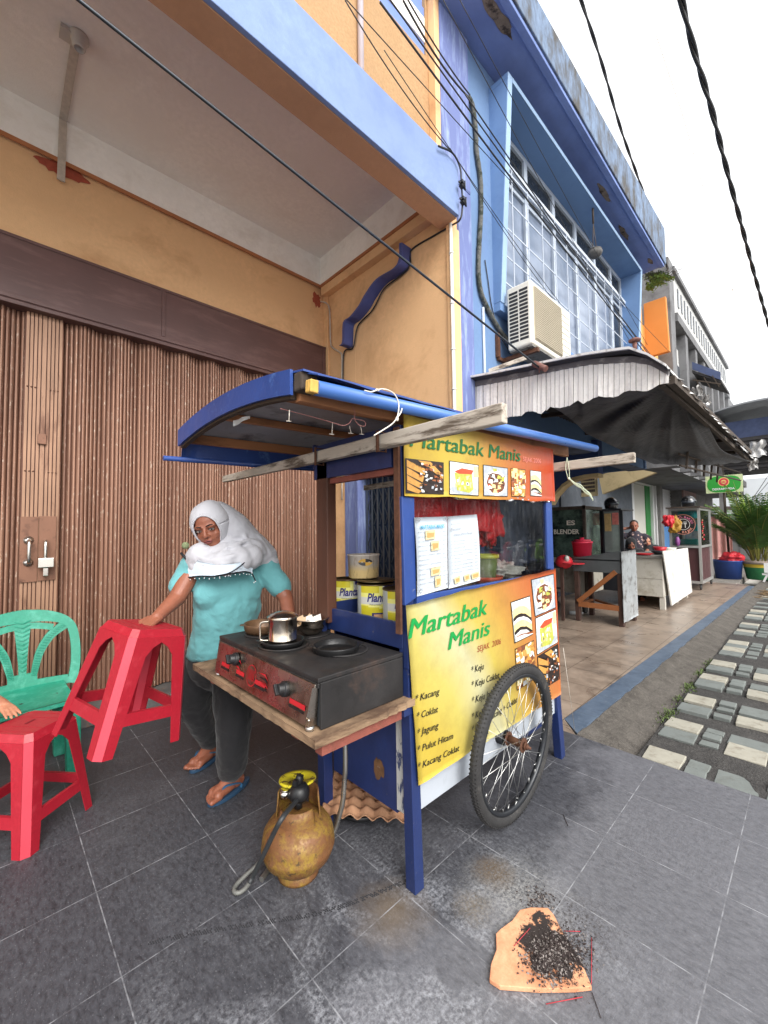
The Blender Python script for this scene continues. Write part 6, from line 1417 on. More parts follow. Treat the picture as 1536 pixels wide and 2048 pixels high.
for s_ in (-1, 1): capsule(g, V(cb.x-.02, cb.y+.055*s_, .5), V(cb.x, cb.y+.06*s_, .3), .082, .075)
o = g.build('shorts', M_TROU, child); remesh(o, .009, 3)
g = MB(); g.ball(CHc+CHR@V(-.022, 0, .030), 1, 20, sc3=(.082, .074, .082), R=CHR); g.build('hair', M_LASH, child)
# ================================================================== AWNING, TARPAULIN
M_APR = mat('dirty white corrugated sheet', C(226, 222, 216), .6, var=.08, vscale=4, dirt=C(150, 142, 134), dscale=9, dth=(.60, .76), bump=.2, dstretch=(1, 1, .4), fine=(50, .10))
M_DKROOF = mat('sooty roofing sheet', C(52, 50, 52), .8, var=.2, dirt=C(92, 84, 78), dscale=8, dth=(.6, .75))
M_TARP = cloth('black shade cloth', C(44, 43, 46), .75, .5, .2)
M_TRIMG = mat('grey roof trim', C(96, 92, 92), .8, var=.15, dirt=C(150, 146, 142), dscale=12)
M_TORN = mat('torn white sheeting', C(206, 204, 202), .6, var=.08, dirt=C(120, 116, 112), dscale=20)
M_BAMB = mat('rusty pipe', C(112, 74, 66), .7, var=.3, vscale=30)
XA_ = 2.93
awn = thing('awning', 'battered awning with white corrugated end apron on the blue shophouse', 'awning', (5.5, 1.95, 2.3))
top = [(945, 772), (1000, 762), (1070, 748), (1130, 736), (1180, 727), (1265, 722), (1300, 728), (1337, 748)]
bot = [(945, 820), (976, 829), (995, 836), (1022, 834), (1040, 832), (1052, 823), (1062, 821), (1082, 828), (1090, 822), (1104, 811), (1112, 817), (1138, 812), (1156, 800), (1166, 807), (1185, 797), (1198, 793), (1232, 795), (1250, 783), (1262, 781), (1292, 783), (1321, 768), (1340, 767)]
def lerp_tab(tab, x):
    for (a, b), (c, d) in zip(tab, tab[1:]):
        if a <= x <= c: return b+(d-b)*(x-a)/(c-a)
    return tab[0][1] if x < tab[0][0] else tab[-1][1]
g = MB(); x = 945.0; rr = random.Random(1); k = 0
while x < 1337:
    w = 6.8+5.5*(x-945)/392; x2 = min(x+w, 1338); o = .004*(k % 2); tl = rr.uniform(-.004, .004)
    P = [PX(x+.3, lerp_tab(bot, x)+rr.uniform(-1, 1), XA_), PX(x2-.5, lerp_tab(bot, x2)+rr.uniform(-1, 1), XA_), PX(x2-.5, lerp_tab(top, x2), XA_), PX(x+.3, lerp_tab(top, x), XA_)]
    P[0].x -= .012*abs(nz(x*.1, 1, 0))+tl; P[1].x -= .012*abs(nz(x*.1+.6, 1, 0))
    g.prism([p+V(o, 0, 0) for p in P], (.003, 0, 0)); x = x2; k += 1
g.build('apron', M_APR, awn)
g = MB()
for a, b in zip(top, top[1:]):
    A, B = PX(a[0], a[1]+2, XA_-.004), PX(b[0], b[1]+2, XA_-.004); A2, B2 = PX(a[0], a[1]-10, XA_-.004), PX(b[0], b[1]-10, XA_-.004)
    g.hexa([A, B, B+V(.03, 0, 0), A+V(.03, 0, 0), A2, B2, B2+V(.03, 0, 0), A2+V(.03, 0, 0)])
g.build('fascia_trim', M_TRIMG, awn)
prof = [PX(x_, y_, XA_) for x_, y_ in ((937, 762), (945, 760), (1000, 750), (1070, 736), (1130, 724), (1180, 715), (1230, 708), (1265, 704), (1300, 716), (1337, 738))]
prof = [(p.y, p.z) for p in prof]
XE = 8.3
def roofz2(u, x): 
    n = len(prof)-1; f = u*n; i = min(int(f), n-1); t_ = f-i; return prof[i][0]*(1-t_)+prof[i+1][0]*t_, prof[i][1]*(1-t_)+prof[i+1][1]*t_
def awnP(u, v):
    x = XA_-.06+v*(XE-XA_); y, z = roofz2(u, x); return V(x, y+.004*sin(x*70)+(.03*nz(x*3, 5, 0) if u > .97 else 0), z-.010+.006*sin(x*75)+.02*(x-2.9)/5+.02*nz(x*2, y, 3)*(u))
g = MB(); g.slab(awnP, 22, 300, (0, 0, .003)); g.build('roof_sheet', M_DKROOF, awn)
g = MB()   # pale upper skin seen along the verge
for (a, b), (c, d) in zip(prof, prof[1:]): g.hexa([V(XA_-.075, a, b-.002), V(XA_+.3, a, b-.002), V(XA_+.3, c, d-.002), V(XA_-.075, c, d-.002), V(XA_-.075, a, b+.014), V(XA_+.3, a, b+.014), V(XA_+.3, c, d+.014), V(XA_-.075, c, d+.014)])
g.build('verge', M_TORN, awn)
g = MB()
for k in range(46):
    u = k/45; x = XA_+.1+u**1.6*(XE-XA_-.2); y = prof[-1][0]; z = prof[-1][1]+.02*(x-2.9)/5
    s = random.Random(k)
    if s.random() < .3: continue
    g.poly([V(x, y+.004, z-.012), V(x+.10*(1+u), y+.004, z-.012), V(x+.09*(1+u), y-.02-s.uniform(0, .02), z-.012-s.uniform(.01, .035)), V(x+.02, y-.015, z-.012-s.uniform(.01, .03))])
g.build('torn_edge', M_TORN, awn)
for (x_, y_, X_, s_) in ((1393, 785, 3.75, .05), (1410, 800, 4.1, .05), (1516, 898, 8.1, .15), (1506, 930, 8.0, .09), (1480, 893, 6.8, .07)):
    p = PX(x_, y_, X_); g = MB()
    g.slab(lambda u, v: p+V(.03*sin(v*5), s_*(1.2*(u-.5)+.5*nz(v*3, x_, 0)), s_*(1.5*(v-.5)+.6*nz(u*3, x_, 2)))+V(.02*sin(u*14), 0, 0), 8, 8, (.003, 0, 0)); g.build('torn_sheet', M_TORN, awn)
for (a, b) in (((1340, 770), (1508, 905)),):
    g = MB(); g.bar(PX(1342, 760, 3.0), PX(1500, 905, 7.9), .04, .05); g.bar(V(3.0, .62, 2.2), V(8.2, .62, 2.25), .03, .04); g.build('eave_bar', M_GRIME, awn)
for x in (3.0, 4.2, 5.4, 6.6, 7.8): g = MB(); g.bar(V(x, 1.95, 2.50), V(x, .75, 2.38), .035, .04); g.build('rafter', M_GRIME, awn)
g = MB(); g.cyl(PX(1068, 727, 2.86), PX(1092, 738, 2.84), .022, 12); g.cyl(PX(1078, 735, 2.85), PX(1079, 745, 2.85), .006, 8); g.build('pipe_stub', M_BAMB, awn)
g = MB(); c = PX(1270, 703, 3.3); g.cyl(c, c+V(0, 0, .07), .014, 10); g.lathe([(.016, .07), (.038, .075), (.040, .085), (.02, .095), (.001, .1)], c, n=14); g.build('pipe_cap', M_BAMB, awn)
g = MB(); g.bar(PY(978, 742, 1.9), PY(1053, 715, 1.6), .02, .03); g.build('loose_batten', M_WOODG, awn)
g = MB(); x1, x2 = 5.2, 8.2
for z in (2.0, 2.12): g.cyl((x1, .95, z-.05), (x2, .75, z), .012, 8)
for k in range(5): x = x1+.2+k*.5; g.bar((x, .93, 1.93), (x, .90, 2.22), .03, .02)
g.build('hanging_rack', M_GRIME, awn)
Lp = smooth_path([V(1075, 822, 2.96), V(1105, 826, 3.1), V(1145, 852, 3.5), V(1200, 880, 4.0), V(1260, 908, 4.5), V(1305, 927, 4.8)], 6)
Rp = smooth_path([V(1337, 768, 2.95), V(1365, 792, 3.3), V(1393, 815, 3.9), V(1417, 854, 4.6), V(1441, 897, 5.6), V(1470, 912, 6.6), V(1502, 922, 7.4)], 5)
def samp(P, t_): f = t_*(len(P)-1); i = min(int(f), len(P)-2); return P[i].lerp(P[i+1], f-i)
def tarpP(u, v):
    a, b = samp(Lp, v), samp(Rp, v); w = a.lerp(b, u); top_sag = 0
    if v < .5:
        yb = lerp_tab(bot, w.x)-9
        if w.y > yb: w.y = w.y*(v/.5)+min(w.y, yb)*(1-v/.5)
    else: w.y += 10*sin(pi*u)*(v-.5)*2*.6+1.5*sin(u*46)*(v-.5)
    ang = atan2(w.y-760, 1345-w.x); fold = sin(ang*15+3*nz(u*3, v*3, 1))*.55+.9*nz(ang*9, v*1.2, 4)+.35*nz(ang*22, v*2, 8)
    amp = min(1, hypot(w.y-760, 1345-w.x)/110)*(1-.35*v)
    xx = w.z+.085*fold*amp+.05*nz(u*5, v*5, 2)
    return PX(w.x, w.y, max(2.945, xx))
g = MB(); g.grid(tarpP, 120, 60); g.build('tarpaulin', M_TARP, label='black shade cloth draped below the battered awning', cat='tarpaulin', solid=.004)
# ================================================================== AIR CONDITIONER
M_ACW = mat('ivory air conditioner casing', C(214, 210, 198), .5, var=.05, dirt=C(150, 142, 128), dscale=12, dth=(.62, .78), bump=.05)
M_ACB = mat('beige grille', C(176, 166, 146), .6, var=.06, bump=0); M_SLOT = mat('dark slot', C(30, 30, 32), .6, bump=0); M_ACU = mat('grimy galvanised base', C(128, 126, 122), .7, var=.25, vscale=10, dirt=C(66, 60, 56), dscale=12, dth=(.54, .64), metal=.2)
ax0, ax1, ay0, ay1, az0, az1 = 3.335, 4.17, 1.615, 1.845, 2.905, 3.475
ac = thing('air_conditioner', 'ivory outdoor air conditioner unit on rusty brackets above the awning', 'air conditioner', (3.7, 1.95, 2.8))
g = MB(); g.box(ax0, ax1, ay0, ay1, az0, az1); g.build('casing', M_ACW, ac, bevel=.018, bevseg=3)
g = MB(); g.box(ax0+.02, ax1-.02, ay0+.01, ay1-.01, az0-.012, az0-.0005); g.build('base_tray', M_ACU, ac)
g = MB(); g.box(ax0+.05, ax0+.60, ay0-.008, ay0-.0005, az0+.05, az1-.05, 0)
k = 0; x = ax0+.055
while x < ax0+.595: g.box(x, x+.007, ay0-.014, ay0-.0085, az0+.055, az1-.055, 0); x += .0145
z = az0+.06
while z < az1-.06: g.box(ax0+.052, ax0+.598, ay0-.017, ay0-.0145, z, z+.005, 0); z += .018
g.build('front_grille', M_ACB, ac)
g = MB()
for (ya, yb) in ((ay0+.028, ay0+.108), (ay0+.122, ay0+.205)):
    for j in range(14):
        z = az0+.055+j*.0335; g.hexa([V(ax0-.002, ya, z), V(ax0-.0005, ya, z), V(ax0-.0005, yb, z+.003), V(ax0-.002, yb, z+.003), V(ax0-.002, ya, z+.022), V(ax0-.0005, ya, z+.022), V(ax0-.0005, yb, z+.025), V(ax0-.002, yb, z+.025)])
g.build('side_louvre', M_SLOT, ac)
g = MB()
for j in range(8): g.box(ax0+.63, ax1-.03, ay0-.003, ay0-.0005, az0+.06+j*.06, az0+.064+j*.06)
g.build('panel_line', M_ACB, ac)
for x in (3.30, 4.02):
    g = MB(); g.bar((x+.12, 1.94, az0-.035), (x+.12, 1.60, az0-.035), .035, .035); g.bar((x+.02, 1.935, az0-.03), (x+.02, 1.935, az0+.19), .035, .03, up=(0, 1, 0)); g.bar((x+.02, 1.935, az0-.04), (x+.13, 1.935, az0-.04), .03, .03)
    g.build('bracket', M_RUST, ac)
g = MB(); pp = [PY(x, y, 1.93) for x, y in ((936, 192), (946, 215), (952, 270), (953, 300), (961, 360), (962, 420), (959, 480), (957, 540), (961, 580), (972, 610), (990, 645), (1008, 672))]+[PY(1028, 690, 1.86)]
P = smooth_path(pp, 10); g.tube(P, [.020+.0035*nz(i*.7, 0, 0)+.002*nz(i*2.1, 3, 0) for i in range(len(P))], 10); g.build('lagged_pipe', mat('perished pipe lagging', C(92, 92, 88), .95, var=.3, vscale=30, dirt=C(44, 52, 42), dscale=16, dth=(.48, .6), bump=.9, bscale=60, bdist=.01), ac)
g = MB(); g.tube(smooth_path([PY(970, 520, 1.945), PY(976, 560, 1.945), PY(984, 615, 1.945), PY(1000, 670, 1.94), PY(1018, 700, 1.9), PY(1040, 722, 1.85)], 8), .005, 6); g.build('drain_hose', M_BLKC, ac)
# hanging pot under the bay canopy
pot = thing('hanging_pot', 'small dark pot hanging on a chain before the bay window', 'hanging pot', PY(1190, 500, 1.72))
pc = PY(1190, 505, 1.72); ph = PY(1186, 432, 1.80)
g = MB(); g.lathe([(.001, -.06), (.04, -.06), (.075, -.03), (.085, 0), (.07, .02), (.078, .026), (.072, .028), (.06, .02), (.001, .0)], pc, n=18); g.build('bowl', mat('mottled clay', C(92, 90, 88), .8, var=.4, vscale=30), pot)
g = MB()
for s_ in (-1, 1): g.cyl(pc+V(.07*s_, 0, .02), ph+V(0, 0, -.1), .005, 5)
g.tube([ph+V(0, 0, -.1), ph+V(0, 0, .16)], .012, 6); g.build('chain', M_GRIME, pot)

# ================================================================== STALL FURNITURE BEYOND
M_GALV = mat('dented galvanised sheet', C(166, 170, 172), .5, var=.14, vscale=5, dirt=C(104, 100, 96), dscale=9, dth=(.52, .66), metal=.25, bump=.5, bscale=14, bdist=.02)
M_GALVD = mat('dull zinc sheet', C(92, 96, 98), .55, var=.15, vscale=4, metal=.3, bump=.2); M_WDK = mat('dark bench timber', C(70, 48, 40), .8, var=.25, vscale=14); M_WOR = mat('orange brown brace', C(150, 92, 52), .7, var=.15, vscale=12)
tb = thing('work_table', 'rough timber table clad with dented galvanised sheet beside the white counter', 'table', (6.3, 2.1, 0))
for (x, y) in ((6.09, 1.82), (6.09, 2.38), (6.60, 1.82), (6.60, 2.38)):
    g = MB(); g.box(x-.035, x+.035, y-.03, y+.03, 0, .90); g.build('leg', M_WDK, tb, bevel=.004)
g = MB(); g.hexa([V(6.045, 1.80, .70), V(6.065, 1.80, .70), V(6.065, 2.42, .70), V(6.045, 2.42, .70), V(6.045, 1.80, 1.0), V(6.065, 1.80, 1.0), V(6.065, 2.42, .88), V(6.045, 2.42, .88)]); g.build('end_sheet', M_GALVD, tb)
g = MB(); g.slab(lambda u, v: V(6.03+.63*u, 1.778-.008*nz(u*4, v*6, 1), .06+.93*v+.012*nz(u*6, 0, 2)*(v > .9)+.02*nz(u*5, 3, 0)*(v < .1)), 12, 20, (0, .004, 0)); g.build('side_sheet', M_GALV, tb)
g = MB(); g.box(6.045, 6.66, 1.80, 2.42, .86, .875); g.build('top', M_GALVD, tb)
g = MB(); g.box(6.05, 6.075, 1.84, 2.36, .20, .27); g.bar((6.045, 2.36, .27), (6.045, 1.86, .72), .06, .03, up=(1, 0, 0)); g.bar((6.12, 2.36, .235), (6.55, 2.36, .235), .05, .03); g.bar((6.12, 1.86, .235), (6.55, 2.3, .235), .04, .03); g.build('brace', M_WOR, tb)
M_TERR = mat('speckled terrazzo grey', C(132, 128, 122), .6, var=.2, vscale=60, fine=(120, .25)); M_CTR = mat('stained white counter', C(190, 186, 176), .7, var=.06, vscale=3, dirt=C(150, 142, 126), dscale=5, dth=(.52, .72), bump=.15)
ct = thing('counter', 'long white painted counter with terrazzo top and board front', 'counter', (8.6, 1.9, 0))
g = MB(); g.box(7.70, 9.42, 1.69, 2.30, .20, .80); g.build('body', M_CTR, ct, bevel=.006)
g = MB(); g.box(7.67, 9.45, 1.67, 2.34, .801, .845); g.build('top', M_TERR, ct, bevel=.005)
g = MB(); g.hexa([V(7.86, 1.62, .06), V(9.44, 1.62, .10), V(9.44, 1.64, .10), V(7.86, 1.64, .06), V(7.60, 1.655, .935), V(9.42, 1.655, .915), V(9.42, 1.667, .915), V(7.60, 1.667, .935)]); g.build('front_board', mat('white board', C(212, 210, 204), .6, var=.04, vscale=4, dirt=C(176, 170, 158), dscale=7), ct)
for (x, y) in ((7.76, 1.72), (8.6, 1.72), (9.36, 1.72), (7.76, 2.24), (9.36, 2.24)):
    g = MB(); g.box(x-.035, x+.035, y-.035, y+.035, 0, .2); g.build('leg', M_CTR, ct)
g = MB(); g.box(7.7015-.004, 7.6995, 1.70, 2.29, .478, .482); g.build('panel_joint', M_GRIME, ct)
def plate_(x, y, z, r, c, lab, cat, name, h=.03):
    g = MB(); g.lathe([(.001, 0), (r*.55, 0), (r, h), (r*.97, h), (r*.5, .008), (.001, .008)], (x, y, z), n=20); g.build(name, c, label=lab, cat=cat, loc=(x, y, z))
M_REDP2 = mat('red plastic', C(200, 40, 52), .4, var=.08, bump=0); M_DKP = mat('dark plastic', C(36, 38, 44), .4, bump=0); M_PINKP = mat('pink red plastic', C(208, 48, 76), .4, var=.06, bump=0)
plate_(7.86, 1.98, .846, .14, M_REDP2, 'flat red plate on the left end of the white counter', 'plate', 'plate')
plate_(8.22, 1.84, .846, .13, M_DKP, 'dark bowl on the white counter beside the red plate', 'bowl', 'bowl', .06)
plate_(8.62, 1.92, .846, .11, M_REDP2, 'red bowl at the right on the white counter', 'bowl', 'bowl', .11)
plate_(8.95, 1.88, .846, .15, mat('enamel white', C(210, 208, 196), .4, bump=0), 'pale basin on the far end of the white counter', 'basin', 'basin', .09)
# burgundy glass cart
M_BURG = mat('burgundy laminate', C(78, 48, 50), .45, var=.08, bump=.05); M_ALU2 = mat('aluminium frame', C(196, 196, 192), .35, metal=.6, var=.05, bump=0)
M_GL2 = clear_pane('cart glass', (.84, .90, .87, 1), 1.5, .04, .12)
gcx0, gcx1, gcy0, gcy1 = 10.64, 11.9, 1.66, 2.16
gc2 = thing('glass_cart', 'burgundy street food glass cart on castors beyond the white counter', 'food cart', (11.2, 1.9, 0))
g = MB(); g.box(gcx0+.02, gcx1-.02, gcy0+.02, gcy1-.02, .18, .86); g.build('cabinet', M_BURG, gc2)
g = MB()
for x in (gcx0, gcx1):
    for y in (gcy0, gcy1): g.box(x-.022, x+.022, y-.022, y+.022, .13, 1.70)
for z in (.15, .89, 1.68):
    for y in (gcy0, gcy1): g.box(gcx0+.023, gcx1-.023, y-.02, y+.02, z-.022, z+.022)
    for x in (gcx0, gcx1): g.box(x-.02, x+.02, gcy0+.023, gcy1-.023, z-.022, z+.022)
g.build('frame', M_ALU2, gc2)
g = MB(); g.box(gcx0+.005, gcx0+.009, gcy0+.023, gcy1-.023, .912, 1.657); g.box(gcx0+.03, gcx1-.03, gcy0-.003, gcy0+.002, .912, 1.657); g.build('glass', M_GL2, gc2)
g = MB(); g.box(gcx0-.12, gcx1+.06, gcy0-.05, gcy1+.05, 1.703, 1.73); g.build('roof', M_GRIME, gc2)
for (x, y) in ((gcx0+.02, gcy0+.02), (gcx1-.02, gcy0+.02), (gcx0+.02, gcy1-.02), (gcx1-.02, gcy1-.02)):
    g = MB(); g.cyl((x, y-.015, .055), (x, y+.015, .055), .052, 16); g.box(x-.02, x+.02, y-.022, y+.022, .09, .13); g.build('castor', M_RUB, gc2)
g = MB(); g.box(gcx0+.1, gcx1-.1, gcy0+.06, gcy1-.05, .93, 1.03); g.build('tray', mat('teal tray', C(50, 130, 130), .5, bump=0), gc2)
g = MB(); g.box(gcx0+.1, gcx1-.2, gcy0+.1, gcy1-.12, 1.50, 1.64); g.box(gcx0+.15, gcx1-.4, gcy0+.06, gcy0+.2, 1.22, 1.36); g.build('stacked_box', mat('teal box', C(40, 140, 150), .5, bump=0), gc2)
yc_, zc_ = 1.93, 1.36
g = MB()
def disc(g, x, r, m, n=36, r0=0):
    for k in range(n):
        a0, a1 = 2*pi*k/n, 2*pi*(k+1)/n; g.poly([V(x, yc_+r0*cos(a0), zc_+r0*sin(a0)), V(x, yc_+r*cos(a0), zc_+r*sin(a0)), V(x, yc_+r*cos(a1), zc_+r*sin(a1)), V(x, yc_+r0*cos(a1), zc_+r0*sin(a1))] if r0 else [V(x, yc_, zc_), V(x, yc_+r*cos(a0), zc_+r*sin(a0)), V(x, yc_+r*cos(a1), zc_+r*sin(a1))], m)
disc(g, gcx0-.006, .215, 0); disc(g, gcx0-.008, .118, 1, r0=.110); disc(g, gcx0-.008, .212, 3, r0=.203)
g.ball((gcx0-.010, yc_+.035, zc_+.030), .03, 10, 1, sc3=(.08, .8, 1.1)); g.box(gcx0-.011, gcx0-.009, yc_+.028, yc_+.042, zc_-.07, zc_+.01, 1)
g.box(gcx0-.011, gcx0-.009, yc_-.042, yc_-.030, zc_-.07, zc_+.01, 1); g.box(gcx0-.011, gcx0-.009, yc_-.060, yc_-.012, zc_+.005, zc_+.02, 1)
for q in range(4): g.box(gcx0-.011, gcx0-.009, yc_-.060+q*.0145, yc_-.055+q*.0145, zc_+.015, zc_+.065, 1)
def arc_text(g, st, r, a0, a1, m, sz, flip=False):
    n = len(st)
    for i, ch in enumerate(st):
        a = a0+(a1-a0)*i/(n-1)          # angle clockwise from top as seen by the viewer (viewer sees +y at left)
        c = V(gcx0-.012, yc_-r*sin(a), zc_+r*cos(a)); td = V(0, -cos(a), -sin(a)); ud = V(0, -sin(a), cos(a))
        if flip: td, ud = -td, -ud
        g.text(ch, c-td*sz*.33-ud*sz*.35, td, ud, m, width=sz*.62 if ch not in 'I-' else sz*.25, size=sz, off=.02)
arc_text(g, 'BAKSO-BAKSO', .158, -1.35, 1.35, 2, .062); arc_text(g, 'PAK RAJAK', .160, pi+1.0, pi-1.0, 3, .062, True)
g.build('sign_disc', [M_BLKINK, mat('sign white', C(226, 226, 222), .5, bump=0), mat('sign pink', C(206, 120, 150), .5, bump=0), mat('sign salmon', C(216, 150, 130), .5, bump=0)], gc2)
g = MB(); 
for k in range(10): s = random.Random(k); p = V(gcx0+.3+s.uniform(-.1, .1), gcy0-.006, 1.02+k*.045); g.poly([p, p+V(.16, 0, .01), p+V(.14, 0, .035), p+V(.02, 0, .04)], k % 2)
g.build('side_decal', [M_REDP2, mat('decal brown', C(150, 110, 80), .5, bump=0)], gc2)
# helmets
def helmet(c, r, lab, m, rz=0):
    h = thing('helmet', lab, 'helmet', c); R = Matrix.Rotation(rz, 3, 'Z'); g = MB(); g.ball(V(*c)+V(0, 0, r*.72), 1, 20, sc3=(r, r*.86, r*.84)); g.lathe([(r*.86, .0), (r*.9, r*.2), (r*.98, r*.62)], c, n=20, sx=1, sy=.88); g.build('shell', m, h)
    g = MB(); g.grid(lambda u, v: V(*c)+R@V(-r*1.02*cos((u-.5)*1.9)*cos((v-.3)*.9), r*.92*sin((u-.5)*1.9), r*(.45+.5*v)), 10, 5); g.build('visor', mat('visor', C(60, 64, 70), .08, bump=0, metal=.3), h, solid=.004)
M_HBLK = mat('gloss black helmet', C(24, 24, 26), .18, var=.1, bump=0, coat=.5)
helmet((11.0, 1.88, 1.732), .165, 'glossy black helmet on top of the burgundy glass cart', M_HBLK)
helmet((7.75, 2.42, 1.64), .125, 'black helmet on top of the dark glass cabinet', M_HBLK, .6)
# bags hanging on the cart
crump(tuple(PX(1349, 1049, 10.56)), (.06, .11, .17), 21).build('plastic_bag', mat('mustard bag', C(176, 134, 50), .5, var=.2), label='mustard plastic bag hanging on the left of the burgundy cart', cat='bag')
crump(tuple(PX(1337, 1042, 10.45)), (.05, .10, .12), 22).build('plastic_bag', M_REDP2, label='red plastic bag hanging beside the mustard bag', cat='bag')
crump((10.62, 2.04, 1.0), (.05, .045, .10), 23, .2).build('bottle', mat('purple bottle', C(130, 70, 130), .4, bump=0), label='purple bottle standing inside the burgundy cart', cat='bottle')
# dark glass cabinets of the drinks stall
es = thing('drinks_cart', 'dark drinks cart with lettered glass behind the food cart', 'food cart', (7.0, 2.8, 0))
t = NT('mirror like green glass'); c = t.ramp(t.noise(4, 5, .7), .4, .66, C(44, 56, 52), C(120, 142, 124)); M_ESG = t.out(c, .15, None, .5)
g = MB(); g.box(6.6, 7.3, 2.44, 3.0, .30, .84); g.box(6.62, 7.3, 2.46, 2.98, .841, 1.60, 1); g.build('cabinet', [mat('white cart base', C(170, 166, 154), .6, dirt=C(110, 100, 88)), M_ESG], es)
g = MB(); g.text('ES', (6.612, 2.72, 1.36), (0, -1, 0), (0, 0, 1), 0, width=.13, size=.10, off=.03); g.text('BLENDER', (6.612, 2.93, 1.22), (0, -1, 0), (0, 0, 1), 0, width=.40, size=.10, off=.03); g.build('lettering', mat('cream letters', C(220, 214, 200), .5, bump=0), es)
g = MB()
for y in (2.445, 2.99): g.box(6.585, 6.62, y-.02, y+.02, .3, 1.66)
g.box(6.585, 7.32, 2.42, 3.02, 1.601, 1.65); g.build('frame', M_GRIME, es)
for y in (2.50, 2.94):
    g = MB(); g.cyl((6.66, y-.02, .07), (6.66, y+.02, .07), .07, 16); g.box(6.63, 6.69, y-.015, y+.015, .12, .30); g.build('castor', M_RUB, es)
cb2 = thing('glass_cabinet', 'glass cabinet with posters and a red cloth beside the drinks cart', 'cabinet', (7.9, 2.5, 0))
g = MB(); g.box(7.62, 8.25, 2.25, 2.74, .25, .88); g.build('base', M_DKP, cb2)
g = MB(); g.box(7.62, 8.25, 2.50, 2.74, .881, 1.60); g.build('dark_side', M_DKP, cb2)
g = MB(); g.box(7.60, 7.615, 2.255, 2.49, .90, 1.58); g.build('glass', mat('pale reflecting glass', C(150, 160, 158), .15, var=.2, vscale=5, metal=.4, bump=0), cb2)
g = MB(); g.box(7.585, 7.599, 2.265, 2.36, 1.36, 1.56, 0); g.box(7.585, 7.599, 2.38, 2.48, 1.25, 1.55, 1); g.build('poster', [mat('poster red', C(206, 120, 112), .5, var=.2, vscale=30, bump=0), mat('poster sand', C(190, 160, 110), .5, var=.2, vscale=30, bump=0)], cb2)
g = MB(); g.box(7.58, 8.27, 2.22, 2.76, 1.601, 1.63); g.box(7.59, 7.62, 2.2, 2.25, .25, 1.6); g.box(7.59, 7.62, 2.49, 2.52, .88, 1.6); g.build('frame', M_DKP, cb2)
crump((7.55, 2.66, 1.08), (.05, .10, .17), 31, .5).build('red_cloth', M_REDP2, label='red cloth hanging on the dark side of the glass cabinet', cat='cloth')
bt = thing('low_table', 'narrow dark table carrying the red bucket and red cap', 'table', (6.3, 2.8, 0))
g = MB(); g.box(5.9, 6.5, 2.5, 3.1, .74, .78); g.build('top', M_DKP, bt)
for (x, y) in ((5.93, 2.53), (5.93, 3.07), (6.47, 2.53), (6.47, 3.07)):
    g = MB(); g.box(x-.02, x+.02, y-.02, y+.02, 0, .74); g.build('leg', M_WDK, bt)
g = MB(); g.bar((5.93, 2.55, .45), (5.93, 3.05, .45), .02, .03); g.build('stretcher', M_DKP, bt)
rb = thing('bucket', 'red lidded plastic bucket standing beyond the table', 'bucket', (6.25, 2.36, .88)); c = PX(1165, 1114, 6.20)
rb.location = (c.x, c.y, c.z); WL[rb] = V(c.x, c.y, c.z)
g = MB(); g.lathe([(.001, 0), (.115, 0), (.135, .20), (.142, .20), (.142, .225), (.001, .235)], c, n=28); g.build('pail', M_PINKP, rb)
g = MB(); g.lathe([(.001, .236), (.12, .236), (.11, .25), (.03, .255), (.03, .28), (.001, .28)], c, n=28); g.build('lid', M_PINKP, rb)
g = MB(); g.box(c.x-.12, c.x+.12, c.y-.12, c.y+.12, .8755, c.z-.001) if c.z > .88 else None
if c.z > .88: g.build('block', M_GRIME, label='dark block under the red bucket', cat='block')
c = PX(1128, 1128, 5.98); cp = thing('cap', 'red cap with white badge lying left of the red bucket', 'cap', c)
g = MB(); g.ball(c+V(0, 0, .03), 1, 18, sc3=(.12, .12, .10)); g.build('crown', M_REDP2, cp)
g = MB(); g.prism([c+V(.0+.15*cos(a)-.02, -.10+.16*sin(a)*.9-.04, .012) for a in [2*pi*k/18 for k in range(18)]], (0, 0, .012)); g.build('brim', M_REDP2, cp)
g = MB(); g.ball(c+V(-.08, -.075, .085), 1, 10, sc3=(.035, .035, .045)); g.build('badge', M_TINW, cp)
g = MB(); p = PZ(1139, 1229, .0); g.cyl(p+V(0, 0, .03), p+V(.06, -.14, .03), .028, 12); g.cyl(p+V(.06, -.14, .03), p+V(.075, -.175, .03), .012, 10); g.build('bottle', mat('clear plastic bottle', C(206, 212, 214), .15, bump=0), label='clear plastic bottle lying on the brown floor', cat='bottle', loc=p)
